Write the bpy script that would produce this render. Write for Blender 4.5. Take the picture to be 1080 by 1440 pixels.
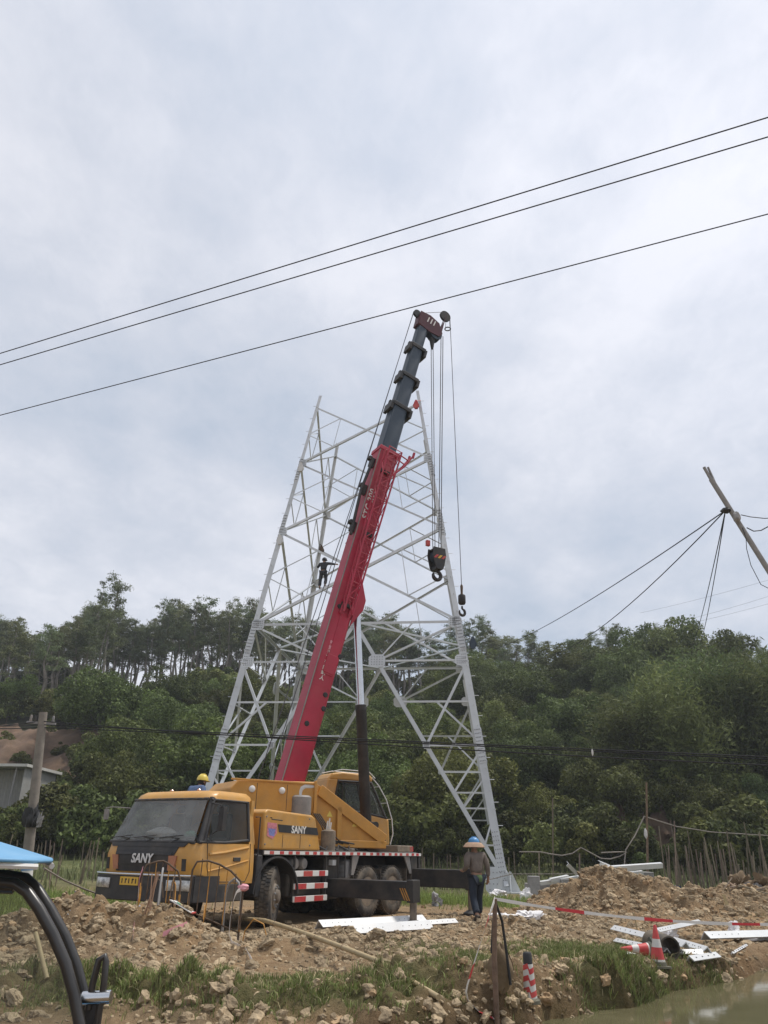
import bpy, bmesh, math, random
import numpy as np
from mathutils import Vector, Matrix

for _o in list(bpy.data.objects): bpy.data.objects.remove(_o)
SC = bpy.context.scene
COL = SC.collection
R = math.radians
random.seed(7); RNG = np.random.default_rng(11)

# ------------------------------------------------------------------ camera
CAM_H, CAM_TH, CAM_ROLL, FPX = 1.397, math.atan(478.08/1083.0), 0.0185, 1083.0
cam_d = bpy.data.cameras.new('camera'); cam = bpy.data.objects.new('camera', cam_d); COL.objects.link(cam)
cam_d.sensor_fit = 'VERTICAL'; cam_d.sensor_height = 36.0; cam_d.lens = FPX/1440.0*36.0
cam_d.clip_start = 0.1; cam_d.clip_end = 3000
cam.matrix_world = Matrix.Translation((0, 0, CAM_H)) @ Matrix.Rotation(math.pi/2+CAM_TH, 4, 'X') @ Matrix.Rotation(CAM_ROLL, 4, 'Z')
SC.camera = cam

# ------------------------------------------------------------------ sky, sun, exposure
SUN_EL, SUN_AZ = R(66), R(62)      # azimuth from +Y towards +X: the veiled sun stands high, ahead and to the right
wd = bpy.data.worlds.new('World'); SC.world = wd; wd.use_nodes = True
nt = wd.node_tree; nt.nodes.clear()
def wn(t, **k):
    n = nt.nodes.new(t)
    for a, b in k.items(): setattr(n, a, b)
    return n
out = wn('ShaderNodeOutputWorld'); bg = wn('ShaderNodeBackground'); bg.inputs['Strength'].default_value = 0.1
sky = wn('ShaderNodeTexSky', sky_type='NISHITA', sun_disc=False, sun_elevation=SUN_EL, sun_rotation=SUN_AZ,
         air_density=1.0, dust_density=2.0, ozone_density=1.0)
tc = wn('ShaderNodeTexCoord')
sep = wn('ShaderNodeSeparateXYZ'); nt.links.new(tc.outputs['Generated'], sep.inputs[0])
zc = wn('ShaderNodeMath', operation='ABSOLUTE'); nt.links.new(sep.outputs['Z'], zc.inputs[0])
za = wn('ShaderNodeMath', operation='ADD'); za.inputs[1].default_value = 0.22; nt.links.new(zc.outputs[0], za.inputs[0])
dx = wn('ShaderNodeMath', operation='DIVIDE'); dy = wn('ShaderNodeMath', operation='DIVIDE')
nt.links.new(sep.outputs['X'], dx.inputs[0]); nt.links.new(za.outputs[0], dx.inputs[1])
nt.links.new(sep.outputs['Y'], dy.inputs[0]); nt.links.new(za.outputs[0], dy.inputs[1])
cmb = wn('ShaderNodeCombineXYZ'); nt.links.new(dx.outputs[0], cmb.inputs[0]); nt.links.new(dy.outputs[0], cmb.inputs[1])
mp = wn('ShaderNodeMapping'); mp.inputs['Location'].default_value = (3.1, 1.7, 0.0); mp.inputs['Rotation'].default_value = (0, 0, 0.35)
mp.inputs['Scale'].default_value = (1.25, 0.95, 1.0); nt.links.new(cmb.outputs[0], mp.inputs['Vector'])
n1 = wn('ShaderNodeTexNoise'); n1.inputs['Scale'].default_value = 0.9; n1.inputs['Detail'].default_value = 4; n1.inputs['Roughness'].default_value = 0.5
n1.inputs['Distortion'].default_value = 0.5
n2 = wn('ShaderNodeTexNoise'); n2.inputs['Scale'].default_value = 4.2; n2.inputs['Detail'].default_value = 7; n2.inputs['Roughness'].default_value = 0.6
nt.links.new(mp.outputs[0], n1.inputs['Vector']); nt.links.new(mp.outputs[0], n2.inputs['Vector'])
mixn = wn('ShaderNodeMix'); mixn.data_type = 'FLOAT'; mixn.inputs['Factor'].default_value = 0.30
nt.links.new(n1.outputs['Fac'], mixn.inputs['A']); nt.links.new(n2.outputs['Fac'], mixn.inputs['B'])
rampc = wn('ShaderNodeValToRGB'); n3w = wn('ShaderNodeTexNoise'); n3w.inputs['Scale'].default_value = 17.0; n3w.inputs['Detail'].default_value = 6; n3w.inputs['Roughness'].default_value = 0.65; n3w.inputs['Distortion'].default_value = 0.6
nt.links.new(mp.outputs[0], n3w.inputs['Vector'])
mixf = wn('ShaderNodeMix'); mixf.data_type = 'FLOAT'; mixf.inputs['Factor'].default_value = 0.10; nt.links.new(mixn.outputs['Result'], mixf.inputs['A']); nt.links.new(n3w.outputs['Fac'], mixf.inputs['B'])
nt.links.new(mixf.outputs['Result'], rampc.inputs['Fac'])
e = rampc.color_ramp.elements
e[0].position = 0.38; e[0].color = (0.425, 0.478, 0.565, 1)
e[1].position = 0.60; e[1].color = (0.690, 0.700, 0.750, 1)
m_ = rampc.color_ramp.elements.new(0.5); m_.color = (0.555, 0.583, 0.650, 1)
sc_ = wn('ShaderNodeVectorMath', operation='SCALE'); sc_.inputs['Scale'].default_value = 9.3; nt.links.new(rampc.outputs['Color'], sc_.inputs[0])
mixs = wn('ShaderNodeMix'); mixs.data_type = 'RGBA'; mixs.inputs['Factor'].default_value = 0.88
nt.links.new(sky.outputs[0], mixs.inputs['A']); nt.links.new(sc_.outputs[0], mixs.inputs['B'])
# cloud is a little brighter around the veiled sun
vd = wn('ShaderNodeVectorMath', operation='DOT_PRODUCT'); nt.links.new(tc.outputs['Generated'], vd.inputs[0])
vd.inputs[1].default_value = (math.sin(SUN_AZ)*math.cos(SUN_EL), math.cos(SUN_AZ)*math.cos(SUN_EL), math.sin(SUN_EL))
gl = wn('ShaderNodeMapRange', interpolation_type='SMOOTHSTEP'); nt.links.new(vd.outputs['Value'], gl.inputs['Value'])
gl.inputs['From Min'].default_value = 0.55; gl.inputs['From Max'].default_value = 1.0; gl.inputs['To Min'].default_value = 0.95; gl.inputs['To Max'].default_value = 1.10
gs = wn('ShaderNodeVectorMath', operation='SCALE'); nt.links.new(mixs.outputs['Result'], gs.inputs[0]); nt.links.new(gl.outputs['Result'], gs.inputs['Scale'])
nt.links.new(gs.outputs[0], bg.inputs['Color']); nt.links.new(bg.outputs[0], out.inputs['Surface'])

sl = bpy.data.lights.new('sun', 'SUN'); sl.energy = 2.2; sl.angle = R(9); sl.color = (1.0, 0.95, 0.88)
sun = bpy.data.objects.new('sun', sl); COL.objects.link(sun)
sun_dir = Vector((math.sin(SUN_AZ)*math.cos(SUN_EL), math.cos(SUN_AZ)*math.cos(SUN_EL), math.sin(SUN_EL)))
sun.rotation_euler = (-sun_dir).to_track_quat('-Z', 'Y').to_euler(); sun.location = (0, -10, 40)
vs = SC.view_settings; vs.view_transform = 'Standard'; vs.look = 'None'; vs.exposure = 0.52; vs.gamma = 1.0; vs.use_curve_mapping = False

# ------------------------------------------------------------------ photo pixel -> direction helpers
def ray(px, py):
    a, b = px-540.0, py-720.0; c, s = math.cos(CAM_ROLL), math.sin(CAM_ROLL)
    u, v = (a*c+b*s)/FPX, (-a*s+b*c)/FPX
    return Vector((u, math.cos(CAM_TH)+v*math.sin(CAM_TH), math.sin(CAM_TH)-v*math.cos(CAM_TH)))
def at_z(px, py, z):
    d = ray(px, py); return Vector((0, 0, CAM_H))+d*((z-CAM_H)/d.z)
def at_y(px, py, y):
    d = ray(px, py); return Vector((0, 0, CAM_H))+d*(y/d.y)

# ------------------------------------------------------------------ materials
MATS = {}
def pmat(name, col, rough=0.6, metal=0.0, var=0.12, scale=5.0, bump=0.0, bscale=40.0, dust=None, dustamt=0.35, dscale=2.5,
         spec=0.4, rnd=0.0, island=0.0, coat=0.0, translucent=0.0):
    m = bpy.data.materials.new(name); m.use_nodes = True; MATS[name] = m
    t = m.node_tree; N = t.nodes; L = t.links
    b = N['Principled BSDF']; b.inputs['Roughness'].default_value = rough; b.inputs['Metallic'].default_value = metal
    b.inputs['Specular IOR Level'].default_value = spec
    if coat: b.inputs['Coat Weight'].default_value = coat; b.inputs['Coat Roughness'].default_value = 0.2
    co = N.new('ShaderNodeTexCoord')
    nz = N.new('ShaderNodeTexNoise'); nz.inputs['Scale'].default_value = scale; nz.inputs['Detail'].default_value = 5
    nz.inputs['Roughness'].default_value = 0.65
    L.new(co.outputs['Object'], nz.inputs['Vector'])
    r = N.new('ShaderNodeValToRGB'); L.new(nz.outputs['Fac'], r.inputs['Fac'])
    r.color_ramp.elements[0].position = 0.3; r.color_ramp.elements[1].position = 0.7
    r.color_ramp.elements[0].color = tuple(max(0, c*(1-var)) for c in col)+(1,)
    r.color_ramp.elements[1].color = tuple(min(1, c*(1+var)) for c in col)+(1,)
    last = r.outputs['Color']
    if dust is not None:
        n3 = N.new('ShaderNodeTexNoise'); n3.inputs['Scale'].default_value = dscale; n3.inputs['Detail'].default_value = 8
        n3.inputs['Roughness'].default_value = 0.7
        L.new(co.outputs['Object'], n3.inputs['Vector'])
        rr = N.new('ShaderNodeMapRange'); rr.inputs['From Min'].default_value = 0.4; rr.inputs['From Max'].default_value = 0.75
        rr.inputs['To Max'].default_value = dustamt; L.new(n3.outputs['Fac'], rr.inputs['Value'])
        mx = N.new('ShaderNodeMix'); mx.data_type = 'RGBA'; mx.inputs['B'].default_value = tuple(dust)+(1,)
        L.new(rr.outputs['Result'], mx.inputs['Factor']); L.new(last, mx.inputs['A']); last = mx.outputs['Result']
        rg = N.new('ShaderNodeMapRange'); rg.inputs['To Min'].default_value = rough; rg.inputs['To Max'].default_value = min(1, rough+0.35)
        L.new(rr.outputs['Result'], rg.inputs['Value']); L.new(rg.outputs['Result'], b.inputs['Roughness'])
    if rnd or island:
        hs = N.new('ShaderNodeHueSaturation'); L.new(last, hs.inputs['Color'])
        val = None
        if rnd:
            oi = N.new('ShaderNodeObjectInfo'); mr = N.new('ShaderNodeMapRange')
            mr.inputs['To Min'].default_value = 1-rnd; mr.inputs['To Max'].default_value = 1+rnd
            L.new(oi.outputs['Random'], mr.inputs['Value']); val = mr.outputs['Result']
            mh = N.new('ShaderNodeMapRange'); mh.inputs['To Min'].default_value = 0.465; mh.inputs['To Max'].default_value = 0.520
            mu = N.new('ShaderNodeMath'); mu.operation = 'FRACT'; mm = N.new('ShaderNodeMath'); mm.operation = 'MULTIPLY'; mm.inputs[1].default_value = 7.31
            L.new(oi.outputs['Random'], mm.inputs[0]); L.new(mm.outputs[0], mu.inputs[0]); L.new(mu.outputs[0], mh.inputs['Value']); L.new(mh.outputs['Result'], hs.inputs['Hue'])
        if island:
            ge = N.new('ShaderNodeNewGeometry'); m2 = N.new('ShaderNodeMapRange')
            m2.inputs['To Min'].default_value = 1-island; m2.inputs['To Max'].default_value = 1+island
            L.new(ge.outputs['Random Per Island'], m2.inputs['Value'])
            if val is not None:
                ml = N.new('ShaderNodeMath'); ml.operation = 'MULTIPLY'; L.new(val, ml.inputs[0]); L.new(m2.outputs['Result'], ml.inputs[1]); val = ml.outputs[0]
            else: val = m2.outputs['Result']
        L.new(val, hs.inputs['Value']); last = hs.outputs['Color']
    L.new(last, b.inputs['Base Color'])
    if bump:
        nb = N.new('ShaderNodeTexNoise'); nb.inputs['Scale'].default_value = bscale; nb.inputs['Detail'].default_value = 6
        L.new(co.outputs['Object'], nb.inputs['Vector'])
        bp = N.new('ShaderNodeBump'); bp.inputs['Strength'].default_value = bump; bp.inputs['Distance'].default_value = 0.02
        L.new(nb.outputs['Fac'], bp.inputs['Height']); L.new(bp.outputs['Normal'], b.inputs['Normal'])
    if translucent:
        o = N['Material Output']; tr = N.new('ShaderNodeBsdfTranslucent'); L.new(last, tr.inputs['Color'])
        ms = N.new('ShaderNodeMixShader'); ms.inputs['Fac'].default_value = translucent
        L.new(b.outputs[0], ms.inputs[1]); L.new(tr.outputs[0], ms.inputs[2]); L.new(ms.outputs[0], o.inputs['Surface'])
    return m

def glassmat(name, tint, transp, rough=0.06):
    m = bpy.data.materials.new(name); m.use_nodes = True; MATS[name] = m
    t = m.node_tree; N = t.nodes; L = t.links; N.clear()
    o = N.new('ShaderNodeOutputMaterial'); tr = N.new('ShaderNodeBsdfTransparent'); b = N.new('ShaderNodeBsdfPrincipled')
    tr.inputs['Color'].default_value = (0.75, 0.78, 0.76, 1)
    b.inputs['Base Color'].default_value = tuple(tint)+(1,); b.inputs['Roughness'].default_value = rough; b.inputs['Specular IOR Level'].default_value = 0.6
    co = N.new('ShaderNodeTexCoord'); nz = N.new('ShaderNodeTexNoise'); nz.inputs['Scale'].default_value = 2.2; nz.inputs['Detail'].default_value = 6
    L.new(co.outputs['Object'], nz.inputs['Vector'])
    mr = N.new('ShaderNodeMapRange'); mr.inputs['From Min'].default_value = 0.3; mr.inputs['From Max'].default_value = 0.7
    mr.inputs['To Min'].default_value = min(1, 1-transp+0.14); mr.inputs['To Max'].default_value = max(0, 1-transp-0.10)
    L.new(nz.outputs['Fac'], mr.inputs['Value'])
    ms = N.new('ShaderNodeMixShader'); L.new(mr.outputs['Result'], ms.inputs['Fac']); L.new(tr.outputs[0], ms.inputs[1]); L.new(b.outputs[0], ms.inputs[2])
    L.new(ms.outputs[0], o.inputs['Surface'])
    return m

DUSTC = (0.42, 0.33, 0.22)
pmat('yellow', (0.54, 0.275, 0.05), 0.42, var=0.14, scale=3.0, dust=(0.40, 0.29, 0.17), dustamt=0.55, dscale=2.6, coat=0.15, bump=0.04, bscale=30)
pmat('yellow_turret', (0.55, 0.265, 0.045), 0.45, var=0.14, scale=2.5, dust=(0.36, 0.25, 0.14), dustamt=0.35, dscale=1.8, bump=0.05, bscale=30)
pmat('red_boom', (0.40, 0.018, 0.050), 0.45, var=0.2, scale=0.8, dust=(0.30, 0.085, 0.085), dustamt=0.55, dscale=0.9, bump=0.05, bscale=8)
pmat('head_red_shaded', (0.070, 0.012, 0.020), 0.5, var=0.3, scale=1.5, dust=(0.10, 0.05, 0.05), dustamt=0.5)  # boom red darkened: the shade under the boom head is put into the colour
pmat('boom_grey', (0.030, 0.048, 0.072), 0.45, var=0.12, scale=1.0, dust=(0.09, 0.11, 0.13), dustamt=0.4, dscale=1.2)
pmat('black_metal', (0.022, 0.022, 0.023), 0.5, var=0.2, dust=(0.16, 0.13, 0.10), dustamt=0.35, dscale=2.2)
pmat('chassis', (0.03, 0.03, 0.031), 0.65, var=0.25, dust=(0.20, 0.16, 0.11), dustamt=0.5, dscale=2.0)
pmat('black_plastic', (0.028, 0.028, 0.03), 0.55, var=0.2, dust=(0.20, 0.17, 0.13), dustamt=0.30, dscale=2.0)
pmat('rubber', (0.035, 0.034, 0.033), 0.85, var=0.2, dust=(0.30, 0.24, 0.17), dustamt=0.75, dscale=3.0)
pmat('rim', (0.16, 0.13, 0.10), 0.7, var=0.3, dust=(0.32, 0.25, 0.17), dustamt=0.7)
pmat('chrome', (0.62, 0.63, 0.64), 0.22, metal=1.0, var=0.05)
pmat('galv', (0.56, 0.575, 0.58), 0.42, metal=0.2, var=0.10, scale=1.4, spec=0.5, bump=0.02, rnd=0.10)
pmat('galv_new', (0.62, 0.63, 0.63), 0.38, metal=0.12, var=0.08, scale=1.4, spec=0.5, dust=(0.5, 0.44, 0.36), dustamt=0.35, rnd=0.05)
pmat('bolt', (0.24, 0.245, 0.25), 0.6, metal=0.3)
pmat('muffler', (0.26, 0.25, 0.24), 0.6, metal=0.3, var=0.25, dust=(0.30, 0.22, 0.15), dustamt=0.5)
pmat('white_paint', (0.74, 0.73, 0.70), 0.5, var=0.08, dust=DUSTC, dustamt=0.35)
pmat('red_paint', (0.50, 0.035, 0.04), 0.5, var=0.12, dust=DUSTC, dustamt=0.35)
pmat('silver_mark', (0.62, 0.62, 0.61), 0.4, var=0.08)
pmat('lamp_lens', (0.50, 0.50, 0.48), 0.12, var=0.5, scale=18, spec=0.7)
pmat('amber', (0.42, 0.19, 0.12), 0.2, var=0.2, spec=0.6)
pmat('plate_yellow', (0.68, 0.42, 0.03), 0.5, dust=DUSTC, dustamt=0.4)
pmat('black_mark', (0.03, 0.03, 0.03), 0.6)
pmat('sticker_pink', (0.60, 0.22, 0.26), 0.5, var=0.3, scale=25)
pmat('sticker_blue', (0.22, 0.24, 0.50), 0.5, var=0.3, scale=25)
pmat('seat_cloth', (0.06, 0.055, 0.05), 0.9)
pmat('white_cloth', (0.60, 0.58, 0.55), 0.9, var=0.15, bump=0.3, bscale=14)
pmat('green_cloth', (0.10, 0.35, 0.22), 0.8)
glassmat('windscreen', (0.30, 0.305, 0.29), 0.55)
glassmat('window', (0.05, 0.055, 0.05), 0.58)
glassmat('clear_plastic', (0.36, 0.33, 0.28), 0.80, 0.15)
pmat('concrete_pole', (0.22, 0.195, 0.165), 0.85, var=0.18, scale=6, bump=0.2)
pmat('wire', (0.018, 0.018, 0.02), 0.7)
pmat('rope_steel', (0.10, 0.10, 0.105), 0.6, metal=0.3)
pmat('wood', (0.23, 0.165, 0.105), 0.85, var=0.3, scale=9, bump=0.3, rnd=0.25)
pmat('bamboo_pole', (0.40, 0.30, 0.17), 0.65, var=0.2, scale=7, dust=DUSTC, dustamt=0.3, rnd=0.1)
pmat('stake', (0.19, 0.155, 0.11), 0.9, var=0.3, rnd=0.4)
pmat('old_wood_grey', (0.28, 0.27, 0.26), 0.85, var=0.2, bump=0.2)
pmat('soil_red', (0.135, 0.085, 0.055), 0.95, var=0.4, scale=0.8, bump=0.8, bscale=3, dust=(0.10, 0.075, 0.045), dustamt=0.5, dscale=0.6)
pmat('corrugated', (0.33, 0.33, 0.31), 0.75, var=0.15, dust=(0.25, 0.2, 0.15), dustamt=0.3)
pmat('shed_roof', (0.52, 0.51, 0.47), 0.7, var=0.1)
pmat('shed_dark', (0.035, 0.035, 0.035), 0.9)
pmat('skin', (0.30, 0.17, 0.11), 0.6, var=0.08)
pmat('jacket_brown', (0.150, 0.125, 0.105), 0.9, var=0.28, scale=9, bump=0.5, bscale=11)
pmat('shirt_green', (0.09, 0.14, 0.055), 0.9, var=0.15)
pmat('jeans', (0.020, 0.028, 0.042), 0.9, var=0.2, bump=0.4, bscale=14)
pmat('dark_clothes', (0.035, 0.038, 0.045), 0.9, var=0.2, bump=0.4, bscale=14)
pmat('blue_work', (0.10, 0.15, 0.26), 0.9, var=0.2)
pmat('helmet_blue', (0.05, 0.23, 0.48), 0.35, dust=DUSTC, dustamt=0.2)
pmat('helmet_yellow', (0.72, 0.56, 0.10), 0.35, dust=DUSTC, dustamt=0.2)
pmat('straw', (0.36, 0.24, 0.16), 0.85, var=0.2)
pmat('boot', (0.05, 0.042, 0.035), 0.8, dust=DUSTC, dustamt=0.5)
pmat('hair', (0.02, 0.017, 0.015), 0.7)
pmat('cone_red', (0.55, 0.045, 0.05), 0.5, dust=DUSTC, dustamt=0.35)
pmat('cone_white', (0.66, 0.64, 0.60), 0.5, dust=DUSTC, dustamt=0.4)
pmat('cone_base', (0.06, 0.075, 0.06), 0.8, dust=DUSTC, dustamt=0.45)
pmat('tape_red', (0.62, 0.05, 0.06), 0.4); pmat('tape_white', (0.74, 0.70, 0.66), 0.4); pmat('tape_pink', (0.66, 0.30, 0.34), 0.5)
pmat('bag_white', (0.72, 0.70, 0.69), 0.7, var=0.12, bump=0.5, bscale=9)
pmat('bag_brown', (0.19, 0.135, 0.08), 0.9, var=0.3, bump=0.5, bscale=14)
pmat('tarp_blue', (0.035, 0.05, 0.11), 0.7, var=0.2)
pmat('canopy_blue', (0.12, 0.33, 0.55), 0.5, var=0.08, dust=(0.35, 0.40, 0.42), dustamt=0.3)
pmat('strut_black', (0.025, 0.024, 0.023), 0.28, spec=0.6, dust=(0.12, 0.10, 0.08), dustamt=0.3)
pmat('pipe_dark', (0.05, 0.047, 0.042), 0.8, dust=DUSTC, dustamt=0.5)
pmat('rust_rod', (0.10, 0.065, 0.04), 0.75, var=0.4, scale=12)
pmat('rod_yellow', (0.50, 0.24, 0.04), 0.6, var=0.4, scale=12, dust=(0.1, 0.07, 0.05), dustamt=0.6, dscale=9)
pmat('concrete_slab', (0.30, 0.295, 0.285), 0.85, var=0.2, dust=(0.3, 0.25, 0.18), dustamt=0.4, rnd=0.15)
pmat('gravel', (0.30, 0.30, 0.30), 0.9, var=0.3, island=0.35)
# ------------------------------------------------------------------ mesh helpers
BASE = {}
def V(*a): return Vector(a if len(a) > 1 else a[0])
class MB:
    def __init__(s): s.v = []; s.f = []
    def add(s, vs, fs):
        n = len(s.v); s.v += [tuple(p) for p in vs]; s.f += [tuple(i+n for i in q) for q in fs]; return s
    def box(s, c, ax, ay, az):
        c, ax, ay, az = V(c), V(ax), V(ay), V(az)
        p = [c+ax*i+ay*j+az*k for k in (-1, 1) for j in (-1, 1) for i in (-1, 1)]
        return s.add(p, [(0, 2, 3, 1), (4, 5, 7, 6), (0, 1, 5, 4), (2, 6, 7, 3), (0, 4, 6, 2), (1, 3, 7, 5)])
    def prism(s, poly, off):
        off = V(off); n = len(poly); a = [V(p) for p in poly]
        fs = [tuple(range(n))[::-1], tuple(range(n, 2*n))]+[(i, (i+1) % n, n+(i+1) % n, n+i) for i in range(n)]
        return s.add(a+[p+off for p in a], fs)
    def tube(s, path, r, n=8, caps=True):
        P = [V(p) for p in path]; m = len(P); rs = r if isinstance(r, (list, tuple)) else [r]*m
        t0 = (P[1]-P[0]).normalized(); up = Vector((0, 0, 1)) if abs(t0.z) < 0.9 else Vector((1, 0, 0))
        a = t0.cross(up).normalized(); vs = []
        for i in range(m):
            t = ((P[min(i+1, m-1)]-P[max(i-1, 0)])).normalized()
            a = (a-t*a.dot(t)).normalized(); b = t.cross(a)
            for k in range(n):
                an = 2*math.pi*k/n; vs.append(P[i]+(a*math.cos(an)+b*math.sin(an))*rs[i])
        fs = [(i*n+k, i*n+(k+1) % n, (i+1)*n+(k+1) % n, (i+1)*n+k) for i in range(m-1) for k in range(n)]
        if caps: fs += [tuple(range(n))[::-1], tuple((m-1)*n+k for k in range(n))]
        return s.add(vs, fs)
    def lathe(s, c, axis, prof, n=20, ref=None):
        c, ax = V(c), V(axis).normalized()
        a = V(ref) if ref else (Vector((0, 0, 1)) if abs(ax.z) < 0.9 else Vector((1, 0, 0)))
        a = (a-ax*a.dot(ax)).normalized(); b = ax.cross(a); vs = []
        for (r, h) in prof:
            for k in range(n):
                an = 2*math.pi*k/n; vs.append(c+ax*h+(a*math.cos(an)+b*math.sin(an))*max(r, 1e-4))
        m = len(prof)
        fs = [(i*n+k, i*n+(k+1) % n, (i+1)*n+(k+1) % n, (i+1)*n+k) for i in range(m-1) for k in range(n)]
        fs += [tuple(range(n))[::-1], tuple((m-1)*n+k for k in range(n))]
        return s.add(vs, fs)
    def angle(s, a, b, w, t, d1, d2):
        """L section from a to b, flanges of width w along d1 and d2"""
        a, b = V(a), V(b); ax = (b-a).normalized()
        d1 = V(d1); d1 = (d1-ax*d1.dot(ax)).normalized(); d2 = V(d2); d2 = d2-ax*d2.dot(ax); d2 = (d2-d1*d2.dot(d1)).normalized()
        sec = [(0, 0), (w, 0), (w, t), (t, t), (t, w), (0, w)]
        vs = [p+d1*x+d2*y for p in (a, b) for x, y in sec]
        fs = [(i, (i+1) % 6, 6+(i+1) % 6, 6+i) for i in range(6)]+[(0, 3, 2, 1), (0, 5, 4, 3), (6, 7, 8, 9), (6, 9, 10, 11)]
        return s.add(vs, fs)
    def grid(s, fn, nu, nv):
        vs = [fn(i/nu, j/nv) for j in range(nv+1) for i in range(nu+1)]
        fs = [(j*(nu+1)+i, j*(nu+1)+i+1, (j+1)*(nu+1)+i+1, (j+1)*(nu+1)+i) for j in range(nv) for i in range(nu)]
        return s.add(vs, fs)
    def build(s, name, mat, parent=None, smooth=False, bevel=0.0, seg=2, solid=0.0, sub=0):
        base = BASE.get(parent.name, Vector((0, 0, 0))) if parent else None
        if base is None: base = Vector((0, 0, 0))
        me = bpy.data.meshes.new(name); me.from_pydata([(p[0]-base[0], p[1]-base[1], p[2]-base[2]) for p in s.v], [], s.f)
        bm = bmesh.new(); bm.from_mesh(me); bmesh.ops.recalc_face_normals(bm, faces=bm.faces); bm.to_mesh(me); bm.free()
        return finish(me, name, mat, parent, smooth, bevel, seg, solid, sub, base)
def finish(me, name, mat, parent, smooth=False, bevel=0.0, seg=2, solid=0.0, sub=0, base=None):
    me.materials.append(MATS[mat] if isinstance(mat, str) else mat)
    o = bpy.data.objects.new(name, me); COL.objects.link(o)
    if parent: o.parent = parent
    BASE[o.name] = base if base is not None else Vector((0, 0, 0))
    if smooth:
        me.polygons.foreach_set('use_smooth', [True]*len(me.polygons))
    if solid:
        md = o.modifiers.new('Solidify', 'SOLIDIFY'); md.thickness = solid; md.offset = 0
    if bevel:
        md = o.modifiers.new('Bevel', 'BEVEL'); md.width = bevel; md.segments = seg; md.limit_method = 'ANGLE'; md.angle_limit = R(35)
        me.polygons.foreach_set('use_smooth', [True]*len(me.polygons))
        md.harden_normals = False
        try: me.set_sharp_from_angle(angle=R(40))
        except Exception: pass
    elif smooth:
        try: me.set_sharp_from_angle(angle=R(50))
        except Exception: pass
    if sub:
        md = o.modifiers.new('Subsurf', 'SUBSURF'); md.levels = sub; md.render_levels = sub
    return o
def tag(o, label=None, cat=None, group=None, kind=None):
    if label: o['label'] = label
    if cat: o['category'] = cat
    if group: o['group'] = group
    if kind: o['kind'] = kind
    return o
def thing(name, loc, label, cat, group=None):
    o = bpy.data.objects.new(name, None); COL.objects.link(o); o.location = loc; o.empty_display_size = 0.2
    BASE[o.name] = V(loc); return tag(o, label, cat, group)
def text(name, body, size, origin, xd, yd, mat, parent, ext=0.004, shear=0.0, bold=0.0, spacing=1.0, cx=True):
    cu = bpy.data.curves.new(name, 'FONT'); cu.body = body; cu.size = size; cu.extrude = ext; cu.shear = shear; cu.offset = bold
    cu.space_character = spacing; cu.align_x = 'CENTER' if cx else 'LEFT'; cu.align_y = 'CENTER'; cu.resolution_u = 4
    t = bpy.data.objects.new(name, cu); COL.objects.link(t); bpy.context.view_layer.update()
    me = bpy.data.meshes.new_from_object(t.evaluated_get(bpy.context.evaluated_depsgraph_get()))
    bpy.data.objects.remove(t); bpy.data.curves.remove(cu)
    xd, yd = V(xd).normalized(), V(yd).normalized(); zd = xd.cross(yd).normalized(); yd = zd.cross(xd)
    base = BASE.get(parent.name, Vector((0, 0, 0)))
    M = Matrix((xd, yd, zd)).transposed().to_4x4(); M.translation = V(origin)-base
    me.transform(M); me.name = name; me.materials.clear()
    return finish(me, name, mat, parent, base=base)

# ------------------------------------------------------------------ numpy noise
_rt = np.random.default_rng(3).random((512, 512))
def vnoise(x, y):
    xi = np.floor(x).astype(int); yi = np.floor(y).astype(int); fx = x-xi; fy = y-yi
    fx = fx*fx*(3-2*fx); fy = fy*fy*(3-2*fy)
    a = _rt[xi % 512, yi % 512]; b = _rt[(xi+1) % 512, yi % 512]; c = _rt[xi % 512, (yi+1) % 512]; d = _rt[(xi+1) % 512, (yi+1) % 512]
    return (a*(1-fx)+b*fx)*(1-fy)+(c*(1-fx)+d*fx)*fy-0.5
def fbm(x, y, sc, oc=4, gain=0.5, off=0.0):
    r = 0; a = 1.0
    for i in range(oc):
        r = r+a*vnoise(x/sc+17.3*i+off, y/sc+9.1*i+off*2.3); sc /= 2.03; a *= gain
    return r
_r2 = np.random.default_rng(5).random((256, 256, 3))
def worley(x, y, sc):
    """rounded lumps of about size sc with creases between them"""
    x = x/sc+0.35*vnoise(x/sc*0.9, y/sc*0.9); y = y/sc+0.35*vnoise(x*1.1+7, y/sc*0.9+3); xi = np.floor(x).astype(int); yi = np.floor(y).astype(int); best = np.zeros(np.shape(x))
    for i in (-1, 0, 1):
        for j in (-1, 0, 1):
            c = _r2[(xi+i) % 256, (yi+j) % 256]; d2 = (x-xi-i-c[..., 0])**2+(y-yi-j-c[..., 1])**2; r = 0.45+0.45*c[..., 2]
            best = np.maximum(best, (0.35+0.9*c[..., 2])*np.sqrt(np.clip(1-d2/r**2, 0, 1)))
    return best
def sstep(t): t = np.clip(t, 0, 1); return t*t*(3-2*t)
def segdist(x, y, pts):
    d = np.full(np.shape(x), 1e9)
    for (a, b) in zip(pts[:-1], pts[1:]):
        ax, ay = a; bx, by = b; L = (bx-ax)**2+(by-ay)**2
        t = np.clip(((x-ax)*(bx-ax)+(y-ay)*(by-ay))/L, 0, 1)
        d = np.minimum(d, np.hypot(x-ax-t*(bx-ax), y-ay-t*(by-ay)))
    return d
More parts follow.
